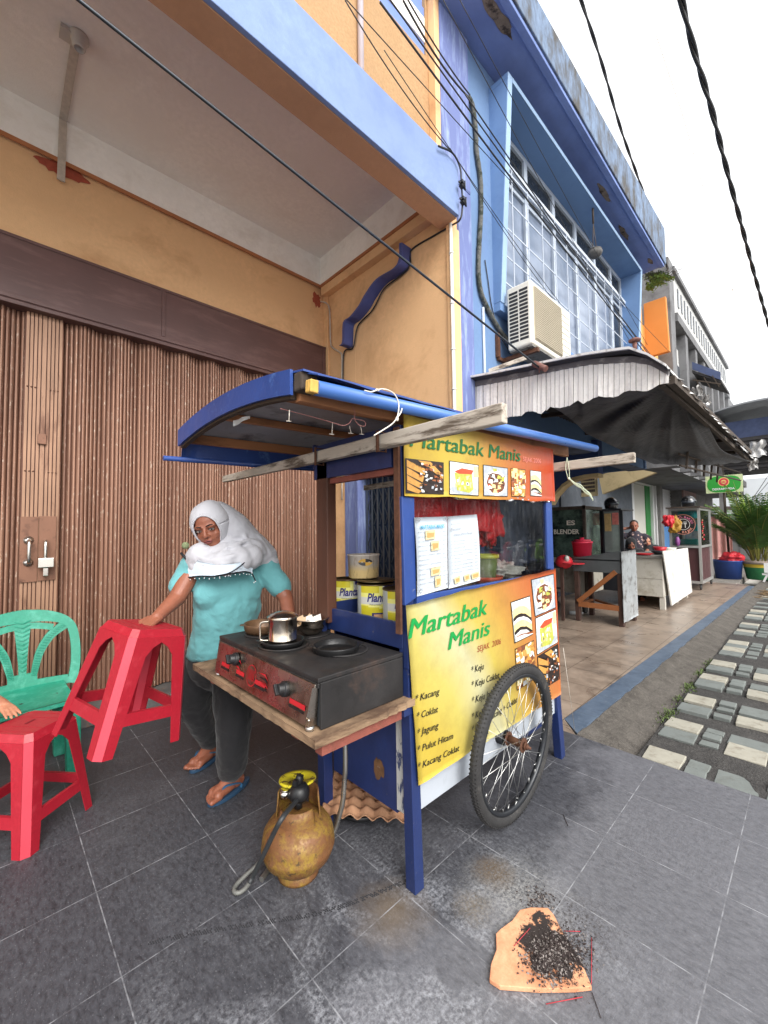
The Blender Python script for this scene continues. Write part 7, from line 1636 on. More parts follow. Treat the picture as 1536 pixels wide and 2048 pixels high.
# people behind the counter
def simple_person(label, hc_, fwd_, top_m, hijab=None, seated=False, hair=True, arm='', skin_=None):
    hc_ = V(*hc_); f = V(*fwd_).normalized(); R = frame(f); l = V(-f.y, f.x, 0).normalized(); fl_ = V(f.x, f.y, 0).normalized()
    T = thing('person', label, 'person', (hc_.x, hc_.y, 0)); g = MB(); head(g, hc_, R, 1.0); nk = hc_+V(0, 0, -.16)-fl_*.02; ch_ = nk+V(0, 0, -.20); hp = nk+V(0, 0, -.55)
    capsule(g, hc_+V(0, 0, -.05), nk, .045, .05); capsule(g, nk-V(0, 0, .05), ch_, .07, .11); capsule(g, ch_, hp, .11, .12)
    out = {}
    for s_ in (-1, 1):
        sh_ = nk+l*.17*s_-V(0, 0, .05)
        if arm == 'neck' and s_ == -1: el, wr_ = sh_+l*(-.17)+V(0, 0, .13)+fl_*.04, hc_+l*(-.09)-fl_*.06+V(0, 0, -.04)
        else: el, wr_ = sh_+l*.06*s_+V(0, 0, -.27), sh_+l*.0*s_+V(0, 0, -.34)+fl_*.24
        limb(g, [sh_, el, wr_], [.048, .038, .026]); out[s_] = (sh_, el)
        hand(g, wr_, (wr_-el).normalized(), V(0, 0, -1), curl=.5, s=.95, thumb=s_)
        kn = hp+l*.09*s_+(fl_*.42 if seated else V(0, 0, -.42)); an = kn+V(0, 0, -.38 if seated else -.40); an.z = max(.08, an.z if seated else .09)
        limb(g, [hp+l*.08*s_, kn, an], [.08, .055, .038]); foot(g, an, fl_, .0, 1, s_)
    b = g.build('body', skin_ or M_SKIN, T); remesh(b, .008, 2); face_parts(b, hc_, R, 1.0)
    g = MB(); capsule(g, nk-V(0, 0, .05), ch_, .13, .155); capsule(g, ch_, hp, .155, .155)
    for s_ in (-1, 1): sh_, el = out[s_]; capsule(g, sh_, sh_.lerp(el, .7), .066, .06); capsule(g, nk-V(0, 0, .04), sh_, .06, .066)
    o = g.build('shirt', top_m, T); remesh(o, .012, 3, [(.08, .02)])
    g = MB()
    for s_ in (-1, 1):
        kn = hp+l*.09*s_+(fl_*.42 if seated else V(0, 0, -.42)); an = kn+V(0, 0, -.33 if seated else -.36); limb(g, [hp+l*.08*s_, kn, an], [.11, .085, .07])
    o = g.build('trousers', M_TROU, T); remesh(o, .014, 3)
    if hijab:
        g = MB(); g.ball(hc_+R@V(-.03, 0, .03), 1, 22, sc3=(.108, .096, .112), R=R); g.ball(hc_+R@V(-.035, 0, -.04), 1, 20, sc3=(.10, .10, .10), R=R)
        capsule(g, hc_+V(0, 0, -.11), ch_+V(0, 0, .02), .085, .19); capsule(g, nk+l*.14, nk-l*.14, .10, .10); o = g.build('headscarf', hijab, T); remesh(o, .010, 4, [(.07, .02)])
    elif hair:
        g = MB(); g.ball(hc_+R@V(-.022, 0, .042), 1, 20, sc3=(.090, .079, .088), R=R); g.build('hair', M_LASH, T)
    return T
t = NT('dark floral shirt'); vo = t.n.new('ShaderNodeTexVoronoi'); vo.inputs['Scale'].default_value = 16; t.l.new(t.co(), vo.inputs['Vector']); c = t.mix(t.ramp(vo.outputs[0], .25, .35), C(176, 146, 138), C(50, 44, 54)); M_FLOR = t.out(c, .9)
M_BHIJ = cloth('black jersey', C(26, 26, 30), .9, .3, .1)
cc = PX(1268, 1052, 9.6); simple_person('man in dark floral shirt with one arm behind his head', cc, (-.9, -.25, -.05), M_FLOR, arm='neck', skin_=M_SKIN)
cc = PX(1262, 1090, 8.9); simple_person('woman in black headscarf bending low in front of the man', cc, (-.9, -.35, -.3), M_BHIJ, hijab=M_BHIJ, seated=True)
cc = PX(1294, 1083, 9.7); simple_person('woman in black headscarf sitting upright beside the green door', cc, (-.95, -.35, -.02), M_BHIJ, hijab=M_BHIJ, seated=True, skin_=M_SKIN2)
# shops further along
M_SLATE = mat('dark slate cladding', C(84, 90, 98), .7, var=.2, vscale=5, dirt=C(120, 124, 130), dscale=7, dth=(.6, .75), bump=.4); M_CRM = mat('cream door panel', C(206, 204, 194), .6, var=.04, bump=0); M_GRND = mat('green door edge', C(44, 128, 60), .6, bump=0); M_WFR = mat('white frame', C(222, 222, 222), .5, var=.03, bump=0); M_GRYW = mat('dirty grey render', C(126, 124, 122), .9, var=.12, vscale=2, dirt=C(84, 80, 78), dscale=3, dth=(.5, .75), bump=.4)
shop = thing('shop', 'grey shop row with white framed green edged door and blue roller shutter', 'building', (14, 3.6, 0))
g = MB(); g.box(8.05, 12.6, 3.405, 3.9, 0, 3.4); g.build('clad_wall', M_SLATE, shop)
g = MB(); g.box(12.6, 24, 3.46, 4.2, 2.62, 4.2); g.box(12.6, 24, 3.55, 4.2, 0, 2.62); g.box(15.05, 15.42, 3.30, 3.55, 0, 3.0); g.box(12.6, 24, 3.2, 3.46, 2.72, 2.98); g.box(17.5, 18.1, 3.2, 3.55, 0, 3.4); g.box(18.1, 24, 3.2, 3.5, 0, 2.9); g.build('wall', M_GRYW, shop)
dr = MB(); dr.box(13.1, 14.45, 3.50, 3.548, 0, 2.55); dr = dr.build('door', M_CRM, shop)
g = MB(); g.box(14.2, 14.65, 3.47, 3.499, 0, 2.6); g.build('green_panel', M_GRND, dr)
g = MB(); g.box(12.62, 12.78, 3.40, 3.50, 0, 2.62); g.box(14.66, 14.80, 3.40, 3.54, 0, 2.60); g.box(14.93, 15.04, 3.38, 3.54, 0, 2.62); g.box(12.785, 14.65, 3.42, 3.50, 2.56, 2.62); g.build('frame', M_WFR, dr)
sh_ = MB()
for k in range(52):
    z = .02+k*.05; sh_.box(15.5, 17.4, 3.49+(.012 if k % 2 else 0), 3.545, z, z+.045, 0 if z > 1.55 else 1)
sh_.build('roller_shutter', [mat('white shutter slats', C(214, 214, 214), .5, bump=0), mat('blue shutter slats', C(104, 156, 214), .5, bump=0)], shop)
g = MB(); g.box(15.8, 16.7, 3.16, 3.20, 3.02-.2, 3.5, 0); g.build('small_sign', mat('cream notice', C(190, 174, 140), .6, var=.15, vscale=12), shop)
g = MB(); g.box(17.6, 19.8, 3.14, 3.19, 2.35, 3.35, 0); g.build('faded_board', mat('faded red board', C(150, 122, 116), .8, var=.2, vscale=8), shop)
# dark concrete canopy beam beyond
g = MB(); g.box(12.5, 24, 2.0, 3.2, 3.0, 3.25); g.build('canopy_slab', M_GRYW, shop)
# green signboard
sg = thing('signboard', 'green signboard on a dark pole with a red round emblem', 'sign', (14.0, 1.58, 0))
g = MB(); g.box(14.0, 14.05, 1.24, 2.0, 2.20, 2.66); g.build('board', mat('cream sign border', C(196, 206, 160), .5, var=.2, vscale=40, bump=0), sg)
g = MB(); pts = []
for k in range(40):
    a = 2*pi*k/40; pts.append(V(13.995, 1.62+.345*math.copysign(abs(cos(a))**.55, cos(a)), 2.43+.215*math.copysign(abs(sin(a))**.8, sin(a))))
g.poly(pts, 0); 
for r, m, dx in ((.118, 1, .002), (.10, 2, .004), (.055, 1, .006)): g.poly([V(13.995-dx, 1.62+r*cos(a), 2.485+r*sin(a)) for a in [2*pi*k/28 for k in range(28)]], m)
for s_ in (-1, 0, 1): g.ball((13.985, 1.62+.03*s_, 2.50-.008*abs(s_)), .012, 8, 2, sc3=(.2, 1, 1)); g.box(13.984, 13.987, 1.612+.03*s_, 1.628+.03*s_, 2.455, 2.49, 2)
g.text('DEKRANASDA', (13.985, 1.86, 2.275), (0, -1, 0), (0, 0, 1), 3, width=.46, size=.075, off=.03)
g.build('panel', [mat('sign green', C(44, 150, 52), .45, var=.04, bump=0), mat('sign gold', C(224, 200, 120), .5, bump=0), mat('sign crimson', C(206, 52, 74), .5, bump=0), M_WFR], sg)
g = MB(); g.cyl((14.06, 1.58, 0), (14.06, 1.63, 2.2), .028, 10); g.cyl((14.06, 1.63, 2.66), (14.06, 1.63, 2.95), .01, 8); g.build('pole', M_GRIME, sg)
# blue tub, red bag, planter, palm
g = MB(); g.lathe([(.001, 0), (.255, 0), (.29, .42), (.30, .43), (.30, .455), (.275, .455), (.25, .1), (.001, .1)], (13.5, 1.56, 0), n=32); g.build('tub', mat('deep blue tub', C(40, 66, 128), .5, var=.12, vscale=4), label='big dark blue plastic tub on the yard beside the planter', cat='tub', loc=(13.5, 1.56, 0))
crump((13.5, 1.46, .52), (.17, .22, .15), 41, .7).build('plastic_bag', mat('bright red bag', C(220, 60, 70), .4, var=.2, vscale=14, bump=.6, bscale=14, bdist=.03), label='bright red plastic bag heaped in the dark blue tub', cat='bag')
pl = thing('potted_palm', 'tall bushy palm in a green and yellow banded pot', 'palm', (13.7, 1.0, 0))
g = MB(); pr_ = [(.001, .02), (.22, .02), (.235, .0), (.245, .02), (.29, .30), (.30, .34), (.31, .38), (.34, .40), (.345, .46), (.31, .46), (.28, .40), (.001, .38)]; g.lathe(pr_, (13.7, .99, 0), n=36)
for i, f_ in enumerate(g.f):
    z = sum(g.v[q].z for q in f_)/len(f_); g.m[i] = 1 if .30 < z < .36 else 2 if z > .36 else 0
g.build('pot', [mat('pot green', C(40, 110, 66), .7, var=.2, vscale=12), mat('pot yellow', C(206, 178, 60), .7, var=.1), mat('pot grey rim', C(140, 128, 118), .8)], pl)
M_FRD = mat('palm leaf', C(64, 98, 40), .55, var=.3, vscale=5, bump=0); M_FRD2 = mat('young palm leaf', C(140, 168, 50), .5, var=.25, vscale=5, bump=0)
g = MB(); rr = random.Random(12); stems = MB()
for k in range(64):
    a = rr.uniform(0, 2*pi); L = rr.uniform(1.3, 2.15); tilt = rr.uniform(.12, .95); b = V(13.7+.12*cos(a), .99+.12*sin(a), .40+rr.uniform(0, .3)); dirh = V(cos(a), sin(a), 0); P = []
    for i in range(12):
        t_ = i/11; ang = tilt*(.5+1.5*t_); P.append(b+dirh*(L*.62*t_*sin(tilt*.6+.9*t_*tilt))+V(0, 0, L*(t_*cos(tilt*.6)-.34*t_*t_*tilt)))
    stems.tube(P, [.010*(1-.8*i/11)+.002 for i in range(12)], 5)
    m = 1 if rr.random() < .3 and tilt < .6 else 0
    for i in range(3, 12):
        for q in range(3):
            t_ = (i-1+q/3)/11; j = int(t_*11); p = P[j].lerp(P[min(j+1, 11)], t_*11-j); d = (P[min(j+1, 11)]-P[max(j-1, 0)]).normalized(); sd = d.cross(V(0, 0, 1))
            if sd.length < .1: continue
            sd.normalize(); ll = .26*sin(pi*min(1, t_*.9+.12))+.06
            for s_ in (-1, 1):
                e = p+(sd*s_*.8+d*.7).normalized()*ll+V(0, 0, -.05*rr.random()-.02); mid = p.lerp(e, .45)+V(0, 0, .018); w = d*.019; g.add([p-w*.3, mid-w, e, mid+w, p+w*.3], [(0, 1, 2, 3, 4)], m)
g.build('fronds', [M_FRD, M_FRD2], pl); stems.build('stems', mat('palm stem', C(128, 128, 62), .6, var=.2, bump=0), pl)
g = MB(); p = PX(1530, 1152, 13.2); g.bar(V(13.1, .88, 0), V(13.1, .70, .44), .03, .04); g.bar(V(13.1, .50, 0), V(13.1, .66, .44), .03, .04); g.box(13.08, 13.12, .5, .9, .16, .2); g.box(13.06, 13.10, .55, .86, .22, .44); g.build('trestle', M_WFR, label='white trestle board standing right of the palm pot', cat='trestle')
g = MB(); rr = random.Random(30)
for k in range(60):
    a = rr.uniform(0, pi); p = V(11.3+rr.gauss(0, .5), .75+rr.gauss(0, .12), -.06+rr.uniform(0, .02)); d = V(cos(a), sin(a), rr.uniform(-.05, .15))*rr.uniform(.05, .22); g.cyl(p-d, p+d, .004, 4)
g.build('dry_twigs', mat('dry palm litter', C(128, 106, 78), .9, var=.3), kind='stuff')
# street end: pale wall, corrugated fence, pink cloth, cable pylon
g = MB(); g.box(30, 30.3, -12, 6, 0, 3.9); g.build('end_wall', mat('pale street end wall', C(196, 200, 204), .9, var=.08, vscale=.5, dirt=C(160, 164, 170), dscale=.8), label='long pale wall closing the street behind the palm', cat='wall')
fn = thing('fence', 'grey corrugated iron fence with a low pitched cap behind the signboard', 'fence', (17.5, 2.0, 0)); g = MB()
for k in range(40): y = -.6+k*.1; g.box(17.5+(.02 if k % 2 else 0), 17.56, y, y+.1, .35, 1.72)
g.build('sheet', mat('grey corrugated iron', C(134, 132, 130), .6, var=.12, bump=.1, metal=.2), fn)
g = MB(); g.hexa([V(17.2, -2.6, 1.66), V(17.7, -2.6, 1.66), V(17.7, 3.4, 1.90), V(17.2, 3.4, 1.90), V(17.2, -2.6, 1.76), V(17.7, -2.6, 1.76), V(17.7, 3.4, 2.02), V(17.2, 3.4, 2.02)]); g.build('cap', mat('brown cap beam', C(112, 96, 90), .8), fn)
g = MB(); g.box(17.3, 17.7, -2.6, 3.4, 0, .35); g.build('plinth', M_GRYW, fn)
g = MB(); c_ = PX(1437, 1065, 15.5); g.slab(lambda u, v: V(15.5+.03*sin(u*20), c_.y-.30+.60*u, .35+1.25*v), 20, 6, (.02, 0, 0)); g.build('hanging_cloth', mat('pink cloth', C(212, 156, 150), .9, var=.12, vscale=6), label='pink cloth hanging between the cart and the signboard pole', cat='cloth')
# ================================================================== UPPER BUILDINGS BEYOND
gb = thing('building', 'long grey unpainted concrete block beyond the blue shophouse', 'building', (14, 3, 0))
M_RAW = mat('raw stained concrete', C(112, 112, 114), .9, var=.12, vscale=1.2, dirt=C(78, 76, 76), dscale=2.6, dth=(.48, .72), bump=.4); M_PALEW = mat('pale painted panel', C(180, 180, 178), .8, var=.06, vscale=1); M_WDARK = mat('dark window glass', C(60, 66, 74), .2, bump=0)
G0, G1 = 10.45, 19.0
g = MB(); g.box(G0, G1, 2.15, 6.5, 2.6, 7.15); g.box(G0, G0+.42, 1.95, 2.1499, 2.6, 7.15)
g.build('wall', M_RAW, gb)
g = MB(); g.box(G0+.42, G1, 1.97, 2.1495, 6.05, 6.95); g.build('parapet_panel', M_PALEW, gb)
g = MB(); g.box(G0+.3, G1+.05, 1.90, 2.20, 6.951, 7.06); g.box(G0+.421, G1, 1.90, 2.149, 5.86, 6.049); g.build('cornice', M_RAW, gb)
g = MB(); x = G0+.85
while x < G1-.2: g.box(x, x+.12, 1.955, 1.9695, 6.35, 6.78); x += .36
g.build('slot', M_WDARK, gb)
xs_ = [G0+.42+k*(G1-G0-.42)/7 for k in range(8)]
for k in range(7):
    a, b = xs_[k], xs_[k+1]
    g = MB(); g.box(b-.26, b, 1.93, 2.1490, 2.6, 5.859); g.build('column', M_RAW, gb)
    g = MB(); g.box(a+.02, b-.27, 2.08, 2.1485, 3.0, 5.5, 0); g.box(a+.12, b-.36, 2.06, 2.0795, 4.1, 5.15, 1); w = g.build('window', [M_PALEW, M_PALEW], gb)
    g = MB(); g.box(a+.16, b-.40, 2.045, 2.0595, 4.55, 5.05); g.build('pane', M_WDARK, w)
blk2 = thing('building', 'small stepped grey block at the far end of the grey concrete block', 'building', (21, 3, 0)); g = MB(); g.box(19.1, 24, 2.1, 6, 2.6, 6.3); g.build('wall', M_RAW, blk2)
g = MB()
for k in range(5): g.box(19.4+k*.95, 19.9+k*.95, 2.07, 2.0995, 4.6, 5.9)
g.build('window', M_WDARK, blk2)
orb = thing('building', 'orange painted shop fin and wall beside the blue bay', 'building', (9.3, 2.3, 0)); M_ORG = mat('bright orange paint', C(198, 128, 62), .8, var=.05, vscale=2, bump=.1)
g = MB(); fa, fb = PX(1331, 592, 9.92), PX(1339, 702, 9.92); g.hexa([(9.92, fb.y, fb.z), (10.02, fb.y, fb.z), (10.02, 2.32, fb.z), (9.92, 2.32, fb.z), (9.92, fa.y, fa.z), (10.02, fa.y, fa.z), (10.02, 2.32, fa.z), (9.92, 2.32, fa.z)]); g.build('fin', M_ORG, orb, bevel=.01)
g = MB(); g.box(8.1, 9.915, 2.355, 2.6, 3.4, 6.0); g.box(9.925, 10.40, 2.2, 2.6, 3.4, 5.6); g.build('wall', mat('pale orange wall', C(224, 170, 104), .8, var=.06), orb)
g = MB()
for k in range(30):
    x = 8.12+k*.076; z = .010*(k % 2); g.hexa([V(x, 1.62, 4.02+z), V(x+.076, 1.62, 4.02+z), V(x+.076, 2.35, 4.30+z), V(x, 2.35, 4.30+z), V(x, 1.62, 4.03+z), V(x+.076, 1.62, 4.03+z), V(x+.076, 2.35, 4.31+z), V(x, 2.35, 4.31+z)])
g.build('corrugated_canopy', mat('rusty brown corrugated iron', C(120, 92, 78), .8, var=.15, dirt=C(90, 66, 54), dscale=6), orb)
# rooftop greenery
tr_ = thing('rooftop_bush', 'leafy bush growing over the grey roof edge', 'bush', (10.2, 2.6, 5.9)); g = MB(); rr = random.Random(5); M_LF = mat('bush leaf', C(84, 108, 52), .7, var=.4, vscale=6, bump=0); M_LF2 = mat('dark bush leaf', C(50, 62, 46), .7, var=.3, vscale=6, bump=0)
base_ = PX(1312, 572, 9.6); tw = MB()
for k in range(1500):
    cx = rr.choice([(1303, 553, 16, 8), (1322, 552, 14, 8), (1335, 556, 10, 4), (1300, 575, 8, 5), (1312, 566, 16, 5)]); p = PX(rr.gauss(cx[0], cx[2]*.5), rr.gauss(cx[1], cx[3]*.6), 9.6+rr.uniform(-.3, .3)); a = rr.uniform(0, 2*pi); s_ = rr.uniform(.012, .034); n1 = V(cos(a), sin(a), rr.uniform(-.6, .6)).normalized(); n2 = n1.cross(V(rr.random(), .3, 1)).normalized()
    g.poly([p-n1*s_, p+n2*s_*.5, p+n1*s_, p-n2*s_*.5], 0 if p.z < base_.z+.12 else 1)
g.build('leaves', [M_LF, M_LF2], tr_)
for k in range(14):
    a = PX(1325+k, 560, 9.8); b = PX(1330+rr.uniform(0, 45), 530+rr.uniform(-6, 16), 9.8+rr.uniform(-.2, .2)); c_ = a.lerp(b, .5)+V(0, 0, rr.uniform(-.03, .05)); tw.tube(smooth_path([a, c_, b], 4), .0035, 4)
tw.build('twigs', M_GRIME, tr_)
# blue trimmed steel canopies
bc_ = thing('canopy', 'small steel canopy with blue fascia on the grey block', 'canopy', (13, 1.5, 4.9)); q = [PX(1386, 722, 12.4), PX(1440, 712, 12.4), PX(1452, 735, 12.4), PX(1388, 755, 12.4)]
M_BFAS = mat('faded blue fascia', C(66, 78, 112), .7, var=.2, vscale=6); g = MB(); g.hexa([V(12.4, 1.38, 4.70), V(13.7, 1.38, 4.70), V(13.7, 1.93, 5.1), V(12.4, 1.93, 5.1), V(12.4, 1.38, 4.76), V(13.7, 1.38, 4.76), V(13.7, 1.93, 5.16), V(12.4, 1.93, 5.16)]); g.build('sheet', M_DKROOF, bc_)
g = MB(); g.hexa([V(12.38, 1.39, 4.76), V(12.40, 1.39, 4.76), V(12.40, 1.92, 5.17), V(12.38, 1.92, 5.17), V(12.38, 1.39, 4.95), V(12.40, 1.39, 4.95), V(12.40, 1.92, 5.36), V(12.38, 1.92, 5.36)]); g.build('fascia', M_BFAS, bc_)
g = MB()
for k in range(3): y = 1.42+k*.16; g.bar((12.36, y, 4.6), (12.36, y+.12, 4.9), .02, .02, up=(1, 0, 0))
g.bar((12.36, 1.40, 4.66), (12.36, 1.92, 4.9), .03, .03, up=(1, 0, 0)); g.build('brace', M_GRIME, bc_)
br = thing('shed', 'shed with curved grey roof and blue clerestory at the street end', 'shed', (18, .5, 0)); M_CURV = mat('curved zinc roof', C(140, 142, 146), .5, var=.1, metal=.3); g = MB()
def arcp(u, x): a = pi*(.02+.96*u); return V(x, .2-1.9*cos(a)*-1, 4.55+.55*sin(a))
g.slab(lambda u, v: V(16+v*6, 2.1-3.6*u, 4.55+.42*sin(pi*min(1, .15+.85*u))**.8-.25*u*u), 24, 6, (0, 0, .05)); g.build('curved_roof', M_CURV, br)
g = MB(); g.box(16.6, 16.7, -1.5, 2.0, 4.0, 4.55); g.build('clerestory', M_BFAS, br)
g = MB(); g.box(16.5, 16.9, -1.5, 2.05, 3.0, 4.0); g.box(16.3, 22, -1.5, 2.05, 3.35, 3.42)
for k in range(8): g.box(16.46, 16.499, -1.5, 2.05, 3.05+k*.12, 3.10+k*.12)
g.build('dark_louvre', M_DKROOF, br)
g = MB(); g.box(16.6, 16.75, 1.9, 2.05, 0, 3.0); g.box(16.6, 16.75, -1.5, -1.35, 0, 3.0); g.build('post', M_GRYW, br)
g = MB(); g.box(17, 24, -1.6, 2.2, 4.98, 5.02); g.build('flat_ledge', mat('pale ledge', C(200, 204, 206), .7), br)
# ================================================================== ACROSS THE STREET (seen only as reflections and shade)
M_OPP = mat('dark opposite shopfronts', C(86, 88, 92), .8, var=.4, vscale=.6, dirt=C(40, 44, 46), dscale=.8, dth=(.45, .6))
g = MB(); g.box(7, 60, -19, -13, 0, 5.0); g.build('building', M_OPP, label='dim shop row on the far side of the street, reflected in the cart window', cat='building', loc=(20, -16, 0))
def scooter(x, y, rz, col, lab):
    T = thing('scooter', lab, 'scooter', (0, 0, 0), 'parked scooters across the street'); R3 = None
    for a in (-.62, .62):
        g = MB(); g.tube([V(a+.22*cos(q), 0, .27+.22*sin(q)) for q in [2*pi*k/24 for k in range(24)]], .05, 8, closed=True); g.cyl((a, -.03, .27), (a, .03, .27), .14, 16); g.build('wheel', M_RUB, T)
    g = MB(); m_ = mat('scooter paint', col, .25, var=.05, bump=0, coat=.5)
    capsule(g, V(-.72, 0, .78), V(-.05, 0, .62), .09, .13); capsule(g, V(-.05, 0, .45), V(.28, 0, .36), .12, .10); capsule(g, V(.32, 0, .42), V(.48, 0, .85), .14, .12); capsule(g, V(.45, 0, .92), V(.50, 0, 1.0), .13, .09); capsule(g, V(.50, 0, .52), V(.78, 0, .50), .06, .05); o = g.build('body', m_, T); remesh(o, .02, 2)
    g = MB(); g.box(-.70, .02, -.12, .12, .80, .88); g.build('saddle', M_BLKP, T, bevel=.03)
    g = MB(); g.cyl((.42, -.34, 1.04), (.42, .34, 1.04), .018, 8); g.cyl((.62, 0, .30), (.42, 0, 1.02), .03, 8)
    for s_ in (-1, 1): g.cyl((.42, .22*s_, 1.04), (.40, .30*s_, 1.22), .006, 6); g.ball((.40, .30*s_, 1.25), .055, 10, sc3=(.3, 1, .7))
    g.build('handlebar', M_BLKP, T)
    g = MB(); g.ball((.575, 0, .90), .07, 12, sc3=(.5, 1.2, .8)); g.build('headlight', M_CHROME, T)
    T.location = (x, y, -.1); T.rotation_euler = (0, 0, rz); return T
for i, (c, l) in enumerate(((C(176, 40, 60), 'red scooter, nearest of the row reflected in the cart window'), (C(206, 210, 214), 'white scooter between the red and the navy one'), (C(36, 60, 110), 'navy scooter in the middle of the reflected row'), (C(120, 176, 40), 'lime green scooter in the reflected row'), (C(196, 196, 200), 'silver grey scooter at the far end of the reflected row'))):
    scooter(10.2+i*.82, -3.9-.1*i, radians(128), c, l)
# ================================================================== OVERHEAD CABLES
def cable(pts, r, label, sag=0.0, m=None, twist=0, group=None, n=6):
    P = [Vector(p) for p in pts]; out = []
    if len(P) == 2:
        for k in range(33): t_ = k/32; out.append(P[0].lerp(P[1], t_)-V(0, 0, sag*4*t_*(1-t_)))
    else: out = smooth_path(P, 10)
    g = MB()
    if twist:
        T = []; d = (out[-1]-out[0]).normalized(); s_ = d.cross(V(0, 0, 1)).normalized(); u = s_.cross(d); fine = []
        for a, b in zip(out, out[1:]):
            for q in range(10): fine.append(a.lerp(b, q/10))
        L = 0; rows = [[], []]
        for i, p in enumerate(fine):
            if i: L += (p-fine[i-1]).length
            for w in (0, 1): an = L*twist+pi*w; rows[w].append(p+(s_*cos(an)+u*sin(an))*r*.75)
        for w in (0, 1): g.tube(rows[w], r, n)
    else: g.tube(out, r, n)
    o = g.build('overhead_cable', m or M_BLKC, label=label, cat='cable', group=group, loc=out[0]); return o
M_STC = mat('steel grey cable', C(46, 52, 58), .4, var=.15, bump=0, metal=.4)
cable([D(120, -30, 1.5), D(165, 6, 1.52), PX(1082, 738, 2.86)], .0068, 'thick dark cable slanting across the ceiling down to the awning pipe stub', m=M_STC, n=10)
YWR = 1.58
wires = [((760, 4), (1295, 712), .0065, 'one of the wires strung along the upper facades'), ((775, -8), (1300, 708), .005, ''), ((806, 0), (935, 192), .0065, ''), ((815, -2), (940, 190), .005, ''), ((930, 188), (1303, 716), .005, ''), ((885, -3), (1270, 700), .003, ''), ((917, -5), (1295, 690), .003, ''),
         ((768, 100), (1120, 606), .0026, ''), ((690, 0), (900, 300), .0035, ''), ((690, -4), (1340, 705), .003, ''), ((900, 296), (1110, 604), .0026, ''), ((1048, -10), (1300, 640), .0001, '')]
GRP = 'thin wires strung along the upper facades'
WN = ['thick black facade wire leaving the top of the photo left of the pale pipe pair', 'black facade wire running just above the thickest one toward the far bay end', 'thick black wire dropping from the top edge to the lagged pipe head', 'thinner wire beside it dropping to the head of the lagged pipe', 'black wire running from the lagged pipe head past the bay window', 'thin wire crossing the corner of the roof soffit above the bay', 'second thin wire crossing the roof soffit over the bay front edge', 'thin wire ending at the upper left of the air conditioner', 'wire crossing the orange upper wall down to the beam end', 'thin wire crossing the orange upper wall and the bay to the far end', 'short thin wire from the beam end to the air conditioner top']
for i, (a, b, r, l) in enumerate(wires[:-1]):
    cable([PY(a[0], a[1], YWR+.01*(i % 5)), PY(b[0], b[1], YWR+.05+.012*(i % 4))], r, WN[i], sag=.03+.01*(i % 3), group=GRP, n=5)
cable([PY(877, 292, 1.80), PY(905, 306, 1.80), PY(920, 335, 1.80), PY(923, 372, 1.80), PY(925, 405, 1.80), PY(921, 437, 1.81), PX(905, 450, 2.612), PX(870, 470, 2.612), PX(823, 500, 2.612), PX(820, 530, 2.60), PX(800, 552, 2.60), PX(768, 578, 2.60), PX(745, 620, 2.60), PX(716, 652, 2.60), PX(706, 695, 2.60), PX(688, 706, 2.60), PX(686, 775, 2.60)], .0075, 'black cable running down the beam end and round the scalloped bracket')
cl = MB()
for (x, y) in ((924, 371), (926, 404)):
    p = PY(x, y, 1.785); cl = MB(); cl.obox(p, (.035, .03, .035), Matrix.Rotation(.4, 3, 'Y')); cl.cyl(p+V(-.04, 0, .01), p+V(.045, 0, -.01), .007, 8); cl.cyl(p+V(.01, -.02, .03), p+V(.01, -.02, -.035), .006, 8); cl.obox(p+V(-.02, -.01, .012), (.02, .03, .02))
    cl.build('cable_clamp', M_BLKP, label='upper black clamp on the cable at the beam end' if y < 390 else 'lower black clamp on the cable at the beam end', cat='clamp', loc=p)
cable([D(1160, -6, 5.0), D(1203, 125, 5.6), D(1243, 262, 6.4), D(1290, 395, 7.4), D(1328, 515, 8.6), D(1372, 640, 10.5), D(1405, 735, 12.5), D(1428, 790, 14), D(1440, 815, 15)], .0125, 'twisted cable sagging past the end of the blue canopy', twist=7, n=5)
cable([D(1361, -8, 3.0), D(1388, 100, 3.3), D(1425, 225, 3.8), D(1450, 325, 4.3), D(1483, 450, 5.0), D(1508, 545, 5.7), D(1540, 660, 6.8)], .0135, 'thick twisted cable in the sky at the far right', twist=8, n=6)
cable([D(1312, 70, 9), D(1340, 155, 9.5), D(1368, 240, 10), D(1413, 400, 11), D(1465, 580, 12.5), D(1485, 640, 14), D(1506, 712, 16)], .0065, 'thin faint wire in the sky between the two twisted cables', m=M_CABG, n=4)
g = MB(); p = D(1465, 580, 12.5)
for k in range(9): a = k*.7; g.cyl(p, p+_R*(.14*cos(a))+_U*(.10*sin(a)), .004, 4)
g.build('snagged_twig', M_CABG, label='dry twig snagged on the thin faint sky wire', cat='twig', loc=p)
for i, (a, b) in enumerate((((1400, 930), (1536, 1060)), ((1440, 1075), (1540, 945)), ((1455, 1040), (1540, 960)), ((1400, 1032), (1536, 1038)), ((1300, 945), (1330, 1010)))):
    if i == 4: continue
    cable([D(a[0], a[1], 18), D(b[0], b[1], 16)], .012, ['far wire falling left to right before the pale end wall', 'far wire rising to the right above the palm', 'shorter far wire rising close above the palm', 'level far wire crossing just above the iron fence'][i], sag=.15, group='wires before the pale street end wall', n=4)
